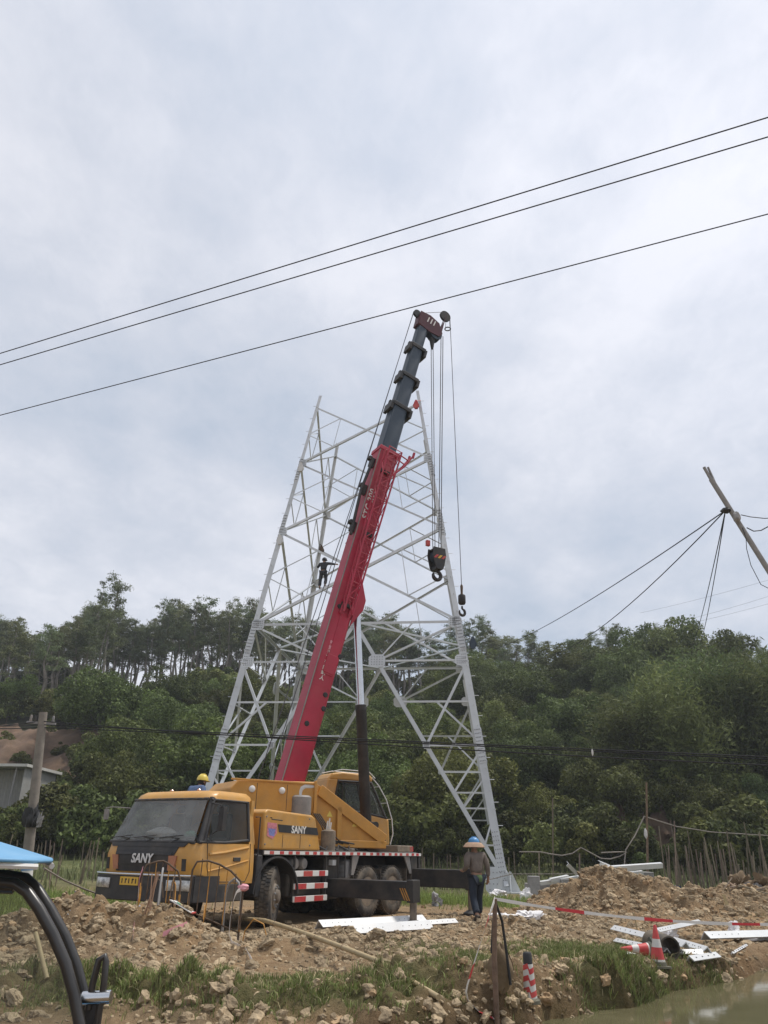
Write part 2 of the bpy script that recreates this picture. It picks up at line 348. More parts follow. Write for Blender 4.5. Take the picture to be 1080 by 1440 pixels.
def fast_mesh(name, verts, quads=None, tris=None):
    me = bpy.data.meshes.new(name); verts = np.asarray(verts, dtype=np.float32)
    nq = 0 if quads is None else len(quads); ntr = 0 if tris is None else len(tris)
    loops = np.concatenate([np.asarray(quads).ravel() if nq else np.zeros(0, int), np.asarray(tris).ravel() if ntr else np.zeros(0, int)]).astype(np.int32)
    me.vertices.add(len(verts)); me.vertices.foreach_set('co', verts.ravel())
    me.loops.add(len(loops)); me.loops.foreach_set('vertex_index', loops)
    me.polygons.add(nq+ntr)
    st = np.concatenate([np.arange(nq)*4, nq*4+np.arange(ntr)*3]).astype(np.int32)
    me.polygons.foreach_set('loop_start', st)
    me.update(calc_edges=True); me.validate()
    return me
# ------------------------------------------------------------------ ground
hd = 0.5545; TX, TY = -4.372, 15.805           # the crane truck stands here
def T(u, v, z): return Vector((TX+math.sin(hd)*u+math.cos(hd)*v, TY+math.cos(hd)*u-math.sin(hd)*v, z))
MOUND1 = [(-4.9, 12.5), (-3.2, 13.3), (-1.9, 14.5), (-0.6, 13.4), (0.6, 12.6)]
_w1 = at_z(812, 1440, -0.22); _w2 = at_z(1080, 1372, -0.22)
_wn = Vector((_w2.y-_w1.y, -(_w2.x-_w1.x))).normalized()        # towards the water
def pond_side(x, y): return (x-_w1.x)*_wn.x+(y-_w1.y)*_wn.y
def ground_z(x, y):
    x = np.asarray(x, dtype=float); y = np.asarray(y, dtype=float)
    far = sstep((np.hypot(x, y-16)-26)/20)
    z = 0.10*fbm(x, y, 5.0, 3)*(1-far*0.3)
    rough = np.clip(1-far, 0, 1)
    m1 = np.exp(-(segdist(x, y, MOUND1)/0.95)**2)
    hp = 0
    for (hx_, hy_, hr_, hh_) in ((-4.3, 12.7, 0.5, 0.16), (-3.4, 13.0, 0.45, 0.18), (-2.6, 13.6, 0.5, 0.20), (-1.9, 14.3, 0.55, 0.24), (-1.3, 13.6, 0.5, 0.11), (-0.5, 13.0, 0.5, 0.04), (-2.4, 12.3, 0.45, 0.14), (-1.3, 12.2, 0.5, 0.14), (0.3, 12.4, 0.5, 0.03), (-3.2, 11.8, 0.4, 0.12)):
        hp = np.maximum(hp, hh_*np.exp(-((x-hx_)**2+(y-hy_)**2)/hr_**2))
    z = z+hp*(0.8+1.2*np.abs(fbm(x, y, 0.35, 3, off=12)))
    z = z+(0.34+0.28*np.exp(-((x+2.0)/1.4)**2))*(1-0.75*sstep((x+1.3)/1.1))*m1*(0.75+0.9*fbm(x, y, 1.1, 3, off=3))
    m2 = np.exp(-((x-5.6)/2.3)**2-((y-19.6)/1.7)**2); m3 = np.exp(-((x-10.2)/2.6)**2-((y-20.6)/1.8)**2); m4 = np.exp(-((x-2.9)/1.3)**2-((y-16.3)/1.5)**2)
    z = z+0.88*m2*(0.85+0.6*fbm(x, y, 1.3, 3, off=5))+0.80*m3*(0.85+0.6*fbm(x, y, 1.2, 3, off=6))+0.10*m4
    m5 = np.exp(-(segdist(x, y, [(0.2, 9.0), (1.8, 9.6), (3.2, 10.6), (5.2, 12.0), (7.5, 13.2)])/0.6)**2)
    z = z+0.10*m5*(0.8+0.9*fbm(x, y, 0.9, 3, off=8))
    m6 = np.exp(-(segdist(x, y, [(-3.4, 8.6), (-1.6, 8.3), (-0.2, 8.2)])/0.5)**2); z = z+0.08*m6
    mm = np.clip(m1*(1-0.6*sstep((x+1.3)/1.1))+m2+m3+m5+0.6*m4+m6, 0, 1)
    nearw = np.clip(1-np.hypot(x-1, y-14)/16, 0, 1)
    nw2 = np.clip(nearw*2.2, 0, 1)*rough
    z = z+(0.05+0.16*mm)*np.abs(fbm(x, y, 0.42, 3, 0.6, off=1))*nw2+(0.022+0.075*mm)*fbm(x, y, 0.16, 2, off=2)*nw2
    z = z+nw2*((0.02+0.17*mm)*worley(x, y, 0.30)+(0.015+0.085*mm)*worley(x+3.3, y+1.7, 0.13))-nw2*0.06*mm
    # wheel tracks and the level pad the crane and the worker stand on
    pu = (x-TX)*math.sin(hd)+(y-TY)*math.cos(hd); pv = (x-TX)*math.cos(hd)-(y-TY)*math.sin(hd)
    pad = sstep((1.5-np.maximum(np.maximum(-pu-0.2, pu-9.5), np.abs(pv)-3.4))/1.2)
    z = z*(1-pad*0.93)
    # pond
    ps = pond_side(x, y)+0.42*fbm(x, y, 1.0, 3, off=4)
    pd = sstep((ps+0.38)/0.5)*sstep((y-4.0)/1.5)*sstep((26-x)/3)
    z = z*(1-pd)-0.62*pd
    # stand where the photographer and the scooter are, and the field rising to the hill
    st = sstep((6.5-y)/1.5); z = z*(1-st)+0.0*st
    z = z+sstep((y-36)/16)*1.1+0.25*sstep((y-22)/8)*sstep((-x-6)/4)
    return z
def _lines(a, b, d, lo, hi, g=1.16):
    L = list(np.arange(a, b, d)); s = d; p = a
    while p > lo: s *= g; p -= s; L.insert(0, p)
    s = d; p = L[-1]
    while p < hi: s *= g; p += s; L.append(p)
    return np.array(L)
gx = _lines(-6.5, 8.5, 0.034, -420, 420); gy = _lines(7.2, 21.5, 0.034, -300, 330)
GX, GY = np.meshgrid(gx, gy); GZ = ground_z(GX, GY)
nx_, ny_ = len(gx), len(gy)
idx = np.arange(nx_*ny_).reshape(ny_, nx_)
quads = np.stack([idx[:-1, :-1], idx[:-1, 1:], idx[1:, 1:], idx[1:, :-1]], -1).reshape(-1, 4)
me = fast_mesh('ground', np.stack([GX.ravel(), GY.ravel(), GZ.ravel()], 1), quads)
# where grass grows: patches found in the photograph, laid on the ground
GPATCH = []   # (x, y, rx, ry, height, blades per m2)
def gp(px, py, rx, ry, h, dens, z=0.0):
    p = at_z(px, py, z); GPATCH.append((p.x, p.y, rx, ry, h, dens))
gp(330, 1412, 1.0, 0.55, 0.10, 900); gp(470, 1405, 0.9, 0.6, 0.11, 1000); gp(560, 1420, 0.7, 0.5, 0.10, 800); gp(200, 1408, 0.6, 0.45, 0.09, 700)
gp(60, 1405, 1.0, 0.7, 0.09, 700); gp(20, 1380, 0.8, 0.6, 0.08, 600); gp(660, 1365, 0.6, 0.7, 0.10, 900); gp(600, 1352, 0.5, 0.5, 0.08, 600)
gp(810, 1345, 0.8, 0.7, 0.13, 1100); gp(890, 1343, 0.5, 0.5, 0.13, 1000); gp(760, 1350, 0.5, 0.5, 0.10, 900)
gp(925, 1385, 0.55, 0.45, 0.14, 1200, -0.05); gp(880, 1395, 0.4, 0.35, 0.13, 1000, -0.1); gp(1000, 1375, 0.7, 0.5, 0.12, 900, -0.05); gp(1070, 1362, 0.5, 0.5, 0.10, 800)
gp(850, 1405, 0.5, 0.35, 0.14, 1300, -0.12); gp(960, 1385, 0.6, 0.35, 0.13, 1300, -0.1); gp(1040, 1372, 0.6, 0.35, 0.13, 1200, -0.1); gp(720, 1440, 0.4, 0.3, 0.10, 900); gp(280, 1425, 0.9, 0.4, 0.09, 900); gp(120, 1425, 0.7, 0.4, 0.09, 800); gp(430, 1438, 0.9, 0.3, 0.09, 800); gp(775, 1425, 0.35, 0.45, 0.13, 1200); gp(800, 1405, 0.3, 0.3, 0.11, 900); gp(500, 1385, 0.5, 0.3, 0.08, 500); gp(390, 1390, 0.5, 0.3, 0.08, 500)
GPATCH += [(-9.0, 20.5, 2.2, 2.6, 0.34, 420), (-7.6, 18.0, 1.0, 1.4, 0.30, 420), (-11.5, 19.5, 2.0, 2.5, 0.34, 300)]
GPATCH += [(9.0, 17.2, 0.9, 0.9, 0.1, 300), (3.4, 26.0, 3.0, 1.6, 0.22, 200), (0.5, 27.5, 2.5, 2.0, 0.22, 200)]
def grass_mask(x, y):
    m = np.zeros(np.shape(x))
    for (a, b, rx, ry, h, d) in GPATCH: m = np.maximum(m, np.exp(-((x-a)/rx)**2-((y-b)/ry)**2))
    return m
gm = grass_mask(GX, GY)
fieldm = np.clip(sstep((GY-24-3*fbm(GX, GY, 4, 3))/3)+sstep((-GX-6.5-2*fbm(GX, GY, 3, 3))/1.5)*sstep((GY-16)/3), 0, 1)
fieldm *= 1-0.9*np.exp(-((GX+0.5)/9)**2-((GY-27)/5.5)**2)
wet = np.clip(1-np.abs(pond_side(GX, GY)+0.1)/0.5, 0, 1)
for nm, arr in (('grass', np.clip(gm*1.25+0.5*fbm(GX, GY, 0.4, 3)*(gm > 0.1), 0, 1)), ('field', fieldm), ('wet', wet)):
    at = me.attributes.new(nm, 'FLOAT', 'POINT'); at.data.foreach_set('value', arr.ravel().astype(np.float32))
m = bpy.data.materials.new('ground_soil'); m.use_nodes = True; MATS['ground_soil'] = m
N = m.node_tree.nodes; L = m.node_tree.links; b = N['Principled BSDF']; b.inputs['Roughness'].default_value = 0.95; b.inputs['Specular IOR Level'].default_value = 0.15
co = N.new('ShaderNodeTexCoord')
def gnoise(sc, det=6, ro=0.65):
    n = N.new('ShaderNodeTexNoise'); n.inputs['Scale'].default_value = sc; n.inputs['Detail'].default_value = det; n.inputs['Roughness'].default_value = ro
    L.new(co.outputs['Object'], n.inputs['Vector']); return n.outputs['Fac']
def gramp(src, a, ca, b_, cb):
    r = N.new('ShaderNodeValToRGB'); r.color_ramp.elements[0].position = a; r.color_ramp.elements[1].position = b_
    r.color_ramp.elements[0].color = ca+(1,); r.color_ramp.elements[1].color = cb+(1,); L.new(src, r.inputs['Fac']); return r.outputs['Color']
def gmix(f, a, b_):
    x = N.new('ShaderNodeMix'); x.data_type = 'RGBA'; L.new(f, x.inputs['Factor']); L.new(a, x.inputs['A']); L.new(b_, x.inputs['B']); return x.outputs['Result']
def gattr(n):
    a = N.new('ShaderNodeAttribute'); a.attribute_name = n; return a.outputs['Fac']
fine = gramp(gnoise(9, 8, 0.75), 0.3, (0.145, 0.098, 0.058), 0.72, (0.40, 0.295, 0.18))
ora = gramp(gnoise(6, 7, 0.7), 0.3, (0.22, 0.132, 0.068), 0.7, (0.48, 0.335, 0.19))
big = N.new('ShaderNodeMapRange'); big.inputs['From Min'].default_value = 0.42; big.inputs['From Max'].default_value = 0.6; L.new(gnoise(0.45, 3), big.inputs['Value'])
soil = gmix(big.outputs['Result'], fine, ora)
grs = gramp(gnoise(14, 5), 0.3, (0.075, 0.080, 0.028), 0.7, (0.19, 0.165, 0.08))
fld = gramp(gnoise(1.6, 7), 0.35, (0.070, 0.090, 0.032), 0.68, (0.18, 0.18, 0.08))
c1 = gmix(gattr('grass'), soil, grs); c2 = gmix(gattr('field'), c1, fld)
wetc = N.new('ShaderNodeMix'); wetc.data_type = 'RGBA'; wetc.blend_type = 'MULTIPLY'; wetc.inputs['B'].default_value = (0.55, 0.5, 0.45, 1)
L.new(gattr('wet'), wetc.inputs['Factor']); L.new(c2, wetc.inputs['A'])
L.new(wetc.outputs['Result'], b.inputs['Base Color'])
bp = N.new('ShaderNodeBump'); bp.inputs['Strength'].default_value = 1.0; bp.inputs['Distance'].default_value = 0.07
L.new(gnoise(16, 9, 0.75), bp.inputs['Height']); L.new(bp.outputs['Normal'], b.inputs['Normal'])
ground = finish(me, 'ground', 'ground_soil', None, smooth=False); ground['kind'] = 'structure'
me.polygons.foreach_set('use_smooth', np.ones(len(me.polygons), dtype=bool))
def gz(x, y): return float(ground_z(np.array([x]), np.array([y]))[0])
def gz_min(x, y, r=0.15):
    a = np.linspace(0, 6.283, 8, endpoint=False); return float(ground_z(x+r*np.cos(a), y+r*np.sin(a)).min())
def on_ground(px, py, dz=0.0):
    ys = np.arange(6.5, 60, 0.02); d = ray(px, py); xs = d.x/d.y*ys; zr = CAM_H+d.z/d.y*ys
    hit = np.nonzero(zr <= ground_z(xs, ys))[0]; i = hit[0] if len(hit) else len(ys)-1
    return Vector((xs[i], ys[i], gz(xs[i], ys[i])+dz))

# pond water
m = bpy.data.materials.new('pond_water'); m.use_nodes = True; MATS['pond_water'] = m
N = m.node_tree.nodes; L = m.node_tree.links; b = N['Principled BSDF']
co = N.new('ShaderNodeTexCoord')
b.inputs['Roughness'].default_value = 0.08; b.inputs['IOR'].default_value = 1.33
L.new(gramp(gnoise(0.8, 4), 0.3, (0.095, 0.088, 0.045), 0.7, (0.15, 0.135, 0.075)), b.inputs['Base Color'])
bp = N.new('ShaderNodeBump'); bp.inputs['Strength'].default_value = 0.06; bp.inputs['Distance'].default_value = 0.02
L.new(gnoise(3, 4), bp.inputs['Height']); L.new(bp.outputs['Normal'], b.inputs['Normal'])
w = MB()
w.grid(lambda a, c: (0.8+a*26, 4.2+c*13, -0.22+0.0*a), 26, 13)
pw = w.build('pond_water', 'pond_water'); pw['kind'] = 'structure'

# ------------------------------------------------------------------ hill
def hill_z(x, y):
    x = np.asarray(x, dtype=float); y = np.asarray(y, dtype=float)
    rz = 20.5+2.5*fbm(x, y*0, 30, 2)-1.5*sstep((x-20)/30)
    z = 0.6+rz*sstep((y-44)/62)**0.95+1.1*fbm(x, y, 14, 3)*sstep((y-48)/10)-26*sstep((y-116)/60)
    return z-1.2*sstep((50-y)/6)
hx = np.linspace(-170, 170, 171); hy = np.linspace(42, 190, 100)
HX, HY = np.meshgrid(hx, hy); HZ = hill_z(HX, HY)
idx = np.arange(len(hx)*len(hy)).reshape(len(hy), len(hx))
quads = np.stack([idx[:-1, :-1], idx[:-1, 1:], idx[1:, 1:], idx[1:, :-1]], -1).reshape(-1, 4)
me = fast_mesh('hillside', np.stack([HX.ravel(), HY.ravel(), HZ.ravel()], 1), quads)
pmat('hill_soil', (0.045, 0.050, 0.024), 0.95, var=0.4, scale=0.35, bump=1.0, bscale=1.5, dust=(0.10, 0.07, 0.045), dustamt=0.6, dscale=0.12)
hs_ = finish(me, 'hillside', 'hill_soil', None, smooth=True); hs_['kind'] = 'structure'
def hz(x, y): return float(hill_z(np.array([x]), np.array([y]))[0])
# bare red earth cut in the slope, left and right
def bank(p0, p1, ztop, zbot, name):
    b = MB()
    def f(a, c):
        x = p0[0]+(p1[0]-p0[0])*a; y = p0[1]+(p1[1]-p0[1])*a
        z = zbot+(ztop-zbot)*c*(0.92+0.55*float(fbm(np.array([a*9.0]), np.array([0.3]), 2.0, 3)[0]))
        n = float(fbm(np.array([x*1.7]), np.array([z*1.9]), 2.2, 4)[0])
        return (x+0.5*n, y+3.4*c+1.9*n, z+0.6*n*c)
    b.grid(f, 46, 18)
    o = b.build(name, 'soil_red', smooth=True); o['kind'] = 'structure'; return o
b = MB()
def _bk(a, c):
    y = 61.0+17*c; x = (-0.62+0.265*a)*y*0.92+1.2*math.sin(c*5); n = float(fbm(np.array([x*1.3]), np.array([y*1.3]), 2.4, 4)[0])
    edge = min(1, 6*a, 6*(1-a), 6*c, 6*(1-c)); return (x+0.6*n, y+0.6*n, hz(x, y)-0.35+edge*(0.75+1.5*n)+1.3*math.sin(c*math.pi)*edge)
b.grid(_bk, 60, 36); o = b.build('soil_bank', 'soil_red', smooth=True); o['kind'] = 'structure'
bank((at_y(880, 1180, 47).x, 47), (at_y(965, 1180, 47.5).x, 47.5), at_y(920, 1142, 48).z, 0.6, 'soil_bank')
# ------------------------------------------------------------------ crane truck
crane = thing('crane_truck', T(0, 0, 0), 'yellow truck crane with raised red telescopic boom parked beside the pylon', 'crane truck')
UB = V(math.sin(hd), math.cos(hd), 0); UN = V(math.cos(hd), -math.sin(hd), 0); UZ = V(0, 0, 1)   # backwards, near side, up
def tbox(mb, u0, u1, v0, v1, z0, z1):
    return mb.box(T((u0+u1)/2, (v0+v1)/2, (z0+z1)/2), UB*((u1-u0)/2), UN*((v1-v0)/2), UZ*((z1-z0)/2))
def tpart(name, mat, boxes, bevel=0.012, parent=None, **k):
    m = MB()
    for bx in boxes: tbox(m, *bx)
    return m.build(name, mat, parent or crane, bevel=bevel, **k)

# cab shell: rounded-rectangle rings, open where the glass is
LV = [(0.80, 0.16, 1.76, 1.21), (0.98, 0.10, 1.76, 1.22), (1.28, 0.07, 1.76, 1.21), (1.49, 0.13, 1.76, 1.19),
      (2.27, 0.50, 1.74, 1.06), (2.36, 0.56, 1.72, 1.03), (2.43, 0.68, 1.66, 0.96), (2.455, 0.95, 1.5, 0.75)]
def lev(z):
    for a, b in zip(LV[:-1], LV[1:]):
        if a[0] <= z <= b[0]:
            t = (z-a[0])/(b[0]-a[0]); return [a[i]+(b[i]-a[i])*t for i in (1, 2, 3)]
    return LV[-1][1:]
def front_u(z, v):
    u0, u1, hw = lev(z); return u0-0.09+0.16*(abs(v)/hw)**2.6*0.55+0.0
def cab_ring(z):
    u0, u1, hw = lev(z); pts = []; r = 0.16
    vv = np.linspace(-hw, hw, 15)
    for v in vv:                                   # front edge, bowed
        e_ = max(0, abs(v)-(hw-r))/r
        pts.append((front_u(z, v)+r*(1-math.sqrt(max(0, 1-e_*e_)))*0.9, v))
    for u in np.linspace(u0+r+0.02, u1-0.04, 7)[0:]: pts.append((u, hw))
    pts.append((u1, hw-0.05)); pts.append((u1, -hw+0.05))
    for u in np.linspace(u0+r+0.02, u1-0.04, 7)[::-1]: pts.append((u, -hw))
    return pts
def cab_loft(zs, skip=None):
    m = MB(); rings = [[T(u, v, z) for u, v in cab_ring(z)] for z in zs]; n = len(rings[0])
    m.v = [tuple(p) for r_ in rings for p in r_]
    for i in range(len(zs)-1):
        for k in range(n):
            if skip and skip(i, k, n): continue
            m.f.append((i*n+k, i*n+(k+1) % n, (i+1)*n+(k+1) % n, (i+1)*n+k))
    m.f.append(tuple(range(n))[::-1]); m.f.append(tuple((len(zs)-1)*n+k for k in range(n)))
    return m
cab = cab_loft([0.80, 0.90, 0.98, 1.12, 1.28, 1.40, 1.49]).build('cab', 'yellow', crane, smooth=True)
cab_loft([2.27, 2.32, 2.36, 2.40, 2.43, 2.448, 2.455]).build('cab_roof', 'yellow', crane, smooth=True)
# rear wall of the cab and rear quarter panels
m = MB(); tbox(m, 1.66, 1.745, -1.1, 1.1, 1.48, 2.30)
for s in (1, -1):
    m.add([T(1.58, s*1.185, 1.49), T(1.75, s*1.185, 1.49), T(1.73, s*1.055, 2.28), T(1.60, s*1.055, 2.28),
           T(1.58, s*1.15, 1.49), T(1.75, s*1.15, 1.49), T(1.73, s*1.02, 2.28), T(1.60, s*1.02, 2.28)],
          [(0, 1, 2, 3), (4, 7, 6, 5), (0, 3, 7, 4), (1, 5, 6, 2), (0, 4, 5, 1), (3, 2, 6, 7)])
m.build('cab_rear_panel', 'yellow', crane)
# A pillars, door pillars and glass surrounds in black
m = MB()
def sidep(u, z, s, off=0.0): return T(u, s*(lev(z)[2]+off), z)
for s in (1, -1):
    m.tube([T(front_u(1.49, 1.12)+0.14, s*1.13, 1.47), T(front_u(2.28, 1.0)+0.13, s*1.0, 2.29)], 0.062, 8)
    m.tube([sidep(0.34, 1.50, s, -0.02), sidep(0.62, 2.27, s, -0.02)], 0.035, 8)
    m.tube([sidep(1.58, 1.55, s, -0.01), sidep(1.60, 2.27, s, -0.01)], 0.03, 8)
    m.tube([sidep(0.2, 1.505, s, -0.015), sidep(0.9, 1.505, s, -0.015), sidep(1.6, 1.56, s, -0.015)], 0.028, 8)
    m.tube([sidep(0.55, 2.26, s, -0.015), sidep(1.6, 2.26, s, -0.015)], 0.026, 8)
m.tube([T(front_u(1.5, v)+0.02, v, 1.50) for v in np.linspace(-1.12, 1.12, 11)], 0.032, 8)
m.tube([T(front_u(2.27, v)+0.03, v, 2.27) for v in np.linspace(-1.0, 1.0, 11)], 0.03, 8)
m.build('window_surround', 'black_plastic', crane, smooth=True)
g = MB(); g.grid(lambda a, c: T(front_u(1.5+0.77*c, (a-.5)*2*(1.1-0.11*c))+0.02, (a-.5)*2*(1.1-0.11*c), 1.5+0.77*c), 12, 6)
ws = g.build('windscreen', 'windscreen', crane, smooth=True)
for s in (1, -1):
    g = MB(); g.add([sidep(0.30, 1.51, s, -0.018), sidep(0.9, 1.51, s, -0.018), sidep(1.58, 1.57, s, -0.018), sidep(1.59, 2.25, s, -0.018), sidep(0.6, 2.25, s, -0.018)], [(0, 1, 2, 3, 4)])
    g.build('side_window', 'window', crane)
# wipers
for v0 in (-0.75, -0.1, 0.55):
    m = MB(); m.tube([T(front_u(1.5, v0)-0.02, v0, 1.47), T(front_u(1.6, v0+.2)-0.03, v0+0.22, 1.56), T(front_u(1.66, v0+.3)-0.03, v0-0.05, 1.585)], 0.012, 6)
    m.tube([T(front_u(1.6, v0)-0.02, v0-0.30, 1.57), T(front_u(1.6, v0+.3)-0.02, v0+0.30, 1.62)], 0.009, 6)
    m.build('wiper', 'black_plastic', crane)
# inside the cab
tpart('dashboard', 'seat_cloth', [(0.28, 0.62, -1.05, 1.05, 1.47, 1.60)], 0.04)
for v in (-0.55, 0.55):
    m = MB(); tbox(m, 0.95, 1.4, v-0.24, v+0.24, 1.49, 1.60); tbox(m, 1.36, 1.5, v-0.24, v+0.24, 1.55, 2.05); tbox(m, 1.38, 1.48, v-0.14, v+0.14, 2.07, 2.22)
    m.build('seat', 'seat_cloth', crane, bevel=0.04)
m = MB(); c_ = T(0.72, 0.55, 1.72); m.tube([c_+(UN*math.cos(a)+(UZ*0.75+UB*0.66)*math.sin(a))*0.2 for a in np.linspace(0, 6.2832, 25)], 0.014, 6)
m.build('steering_wheel', 'black_plastic', crane, smooth=True)
def lump(name, c, rx, ry, rz, mat, parent, seed=0, n=14, ax=None, amp=0.25, fold=2.3):
    rs = np.random.default_rng(seed); ph = rs.random(8)*6.28; m = MB(); ax = ax or (V(1, 0, 0), V(0, 1, 0), V(0, 0, 1)); c = V(c)
    def f(a, b_):
        th_ = a*2*math.pi; fi = (b_-0.5)*math.pi
        k = 1+amp*(math.sin(fold*th_+ph[0]+2*fi)*0.5+math.sin((fold+3)*th_+ph[1]-3*fi)*0.3+math.sin(5*fi+ph[2])*0.3)*math.cos(fi)
        return c+ax[0]*(rx*k*math.cos(fi)*math.cos(th_))+ax[1]*(ry*k*math.cos(fi)*math.sin(th_))+ax[2]*(rz*(1+amp*0.6*math.sin(3*th_+ph[3]))*math.sin(fi))
    m.grid(f, n*2, n); return m.build(name, mat, parent, smooth=True)
lump('dashboard_cloth', T(0.42, -0.05, 1.66), 0.36, 0.16, 0.10, 'white_cloth', crane, 1, ax=(UN, UB, UZ))
lump('dashboard_bottle', T(0.42, 0.72, 1.64), 0.14, 0.08, 0.06, 'green_cloth', crane, 2, ax=(UN, UB, UZ))

# front: black grille, bumper, lamps
def fpanel(poly, off, th, nm, mat, bev=0.006, parent=None):
    """poly of (v,z) laid on the bowed cab front, made as a fine strip"""
    m = MB(); zs = sorted(set([z for _, z in poly])); z0, z1 = zs[0], zs[-1]
    def vspan(z):
        xs = []
        n = len(poly)
        for i in range(n):
            (va, za), (vb, zb) = poly[i], poly[(i+1) % n]
            if abs(za-zb) < 1e-6: 
                if abs(z-za) < 1e-6: xs += [va, vb]
            elif min(za, zb)-1e-6 <= z <= max(za, zb)+1e-6: xs.append(va+(vb-va)*(z-za)/(zb-za))
        return min(xs), max(xs)
    nu, nz = 12, 5
    for o_ in (off, off-th):
        def f(a, c):
            z = z0+(z1-z0)*c; lo, hi = vspan(z); v = lo+(hi-lo)*a
            return T(front_u(z, v)-o_, v, z)
        m.grid(f, nu, nz)
    k = (nu+1)*(nz+1)
    for i in range(nu):
        m.f.append((i, i+1, k+i+1, k+i)); j = nz*(nu+1)+i; m.f.append((j, j+1, k+j+1, k+j))
    for j in range(nz):
        i = j*(nu+1); m.f.append((i, i+nu+1, k+i+nu+1, k+i)); i += nu; m.f.append((i, i+nu+1, k+i+nu+1, k+i))
    return m.build(nm, mat, parent or crane, smooth=True)
grl = fpanel([(-0.80, 1.485), (0.86, 1.485), (0.66, 0.99), (-0.72, 0.99)], 0.014, 0.05, 'grille', 'black_plastic')
fpanel([(-1.02, 1.49), (1.02, 1.49), (0.95, 1.42), (-0.95, 1.42)], 0.022, 0.05, 'cowl', 'black_plastic')
for z in (1.11, 1.30):
    fpanel([(-0.74, z+0.022), (0.74, z+0.022), (0.73, z-0.022), (-0.73, z-0.022)], 0.03, 0.03, 'grille_bar', 'black_metal', parent=crane)
text('lettering', 'SANY', 0.215, T(front_u(1.21, 0)-0.052, 0.02, 1.21), UN, UZ, 'silver_mark', crane, bold=0.006, shear=0.12, spacing=1.02)
for s in (1, -1):
    c0 = 0.74*s
    fpanel([(c0-0.07, 1.27), (c0+0.11*1, 1.27), (c0+0.05, 1.02), (c0-0.09, 1.02)] if s > 0 else [(c0-0.11, 1.27), (c0+0.07, 1.27), (c0+0.09, 1.02), (c0-0.05, 1.02)], 0.03, 0.04, 'turn_lamp', 'amber')
    c1 = 1.0*s
    fpanel([(c1-0.045, 1.22), (c1+0.045, 1.22), (c1+0.045, 1.02), (c1-0.045, 1.02)], 0.008, 0.03, 'air_slot', 'black_plastic')
# bumper follows the bow
m = MB()
def bump(a, c):
    v = (a-0.5)*2*1.27; z = [0.50, 0.52, 0.90, 0.955, 0.955][c]
    uo = 0.0-0.10+0.17*(abs(v)/1.27)**3
    return T((uo+0.06, uo, uo, uo+0.05, uo+0.3)[c], v, z)
for c in range(4):
    m.grid(lambda a, q, c=c: bump(a, c+int(round(q))), 20, 1)
for s in (1, -1): tbox(m, 0.08, 0.72, s*1.25-0.03, s*1.25+0.03, 0.52, 0.94)
bumper = m.build('bumper', 'black_plastic', crane, smooth=True)
m = MB(); m.tube([T(-0.115+0.17*(abs(v)/1.27)**3, v, 0.945) for v in np.linspace(-1.26, 1.26, 21)], 0.018, 6); m.build('bumper_trim', 'chrome', crane, smooth=True)
for s in (1, -1):
    m = MB(); 
    m.grid(lambda a, q: T(-0.112+0.17*((0.74+0.5*a)/1.27)**3, s*(0.74+0.5*a), 0.70+0.17*q), 8, 2)
    hl = m.build('headlamp', 'lamp_lens', crane, smooth=True, solid=0.015)
    m = MB(); m.tube([T(-0.128+0.17*((0.74+0.5*a)/1.27)**3, s*(0.74+0.5*a), 0.785) for a in (0.33, 0.34)], 0.06, 12); m.build('bulb', 'chrome', crane)
m = MB(); tbox(m, -0.118, -0.106, -0.42, 0.06, 0.76, 0.90); pl = m.build('licence_plate', 'plate_yellow', crane)
for k, ch in enumerate('K2B47'):
    m = MB(); v = -0.36+k*0.09
    tbox(m, -0.122, -0.1185, v-0.012, v+0.012, 0.79, 0.87)
    if k % 2: tbox(m, -0.122, -0.1185, v+0.016, v+0.036, 0.845, 0.87)
    m.build('plate_character', 'black_mark', crane)
tpart('front_step', 'chassis', [(0.55, 1.5, 1.02, 1.22, 0.50, 0.80)], 0.02); tpart('front_step', 'chassis', [(0.55, 1.5, -1.22, -1.02, 0.50, 0.80)], 0.02)
# door lines, handle, mirrors
m = MB(); m.tube([sidep(0.40, 1.49, 1, 0.004), sidep(0.42, 1.1, 1, 0.004), sidep(0.5, 0.84, 1, 0.004), sidep(1.5, 0.83, 1, 0.004), sidep(1.60, 1.0, 1, 0.004), sidep(1.61, 1.5, 1, 0.004)], 0.008, 4)
m.build('door_seam', 'black_mark', crane)
m = MB(); m.tube([sidep(0.45, 1.30, 1, 0.0), sidep(0.9, 1.34, 1, 0.004), sidep(1.55, 1.43, 1, 0.0)], 0.03, 6); m.tube([sidep(0.45, 1.02, 1, 0.0), sidep(1.0, 1.10, 1, 0.002), sidep(1.55, 1.20, 1, 0.0)], 0.018, 6)
m.build('door_crease', 'yellow', crane, smooth=True)
m = MB(); m.box(sidep(1.22, 1.22, 1, 0.006), UB*0.10, UN*0.012, UZ*0.035); m.build('door_handle', 'black_plastic', crane, bevel=0.008)
m = MB(); m.box(T(0.62, 1.30, 1.92), UB*0.05, UN*0.06, UZ*0.21); m.tube([T(0.55, 1.05, 2.2), T(0.55, 1.3, 2.16), T(0.6, 1.3, 2.05)], 0.014, 6); m.tube([T(0.5, 1.12, 1.62), T(0.6, 1.3, 1.75)], 0.012, 6)
m.build('mirror', 'black_plastic', crane, bevel=0.02)
m = MB(); m.tube([T(0.55, -1.02, 2.12), T(0.25, -1.36, 2.14), T(0.2, -1.48, 2.12)], 0.010, 6); m.box(T(0.20, -1.44, 2.0), UB*0.03, UN*0.045, UZ*0.10); m.build('mirror', 'muffler', crane, bevel=0.02)
m = MB()
for v in (-0.4, 0.35): m.lathe(T(0.9, v, 2.44), UZ, [(0.04, 0), (0.045, 0.03), (0.02, 0.055)], 10)
m.build('marker_lamps', 'amber', crane)

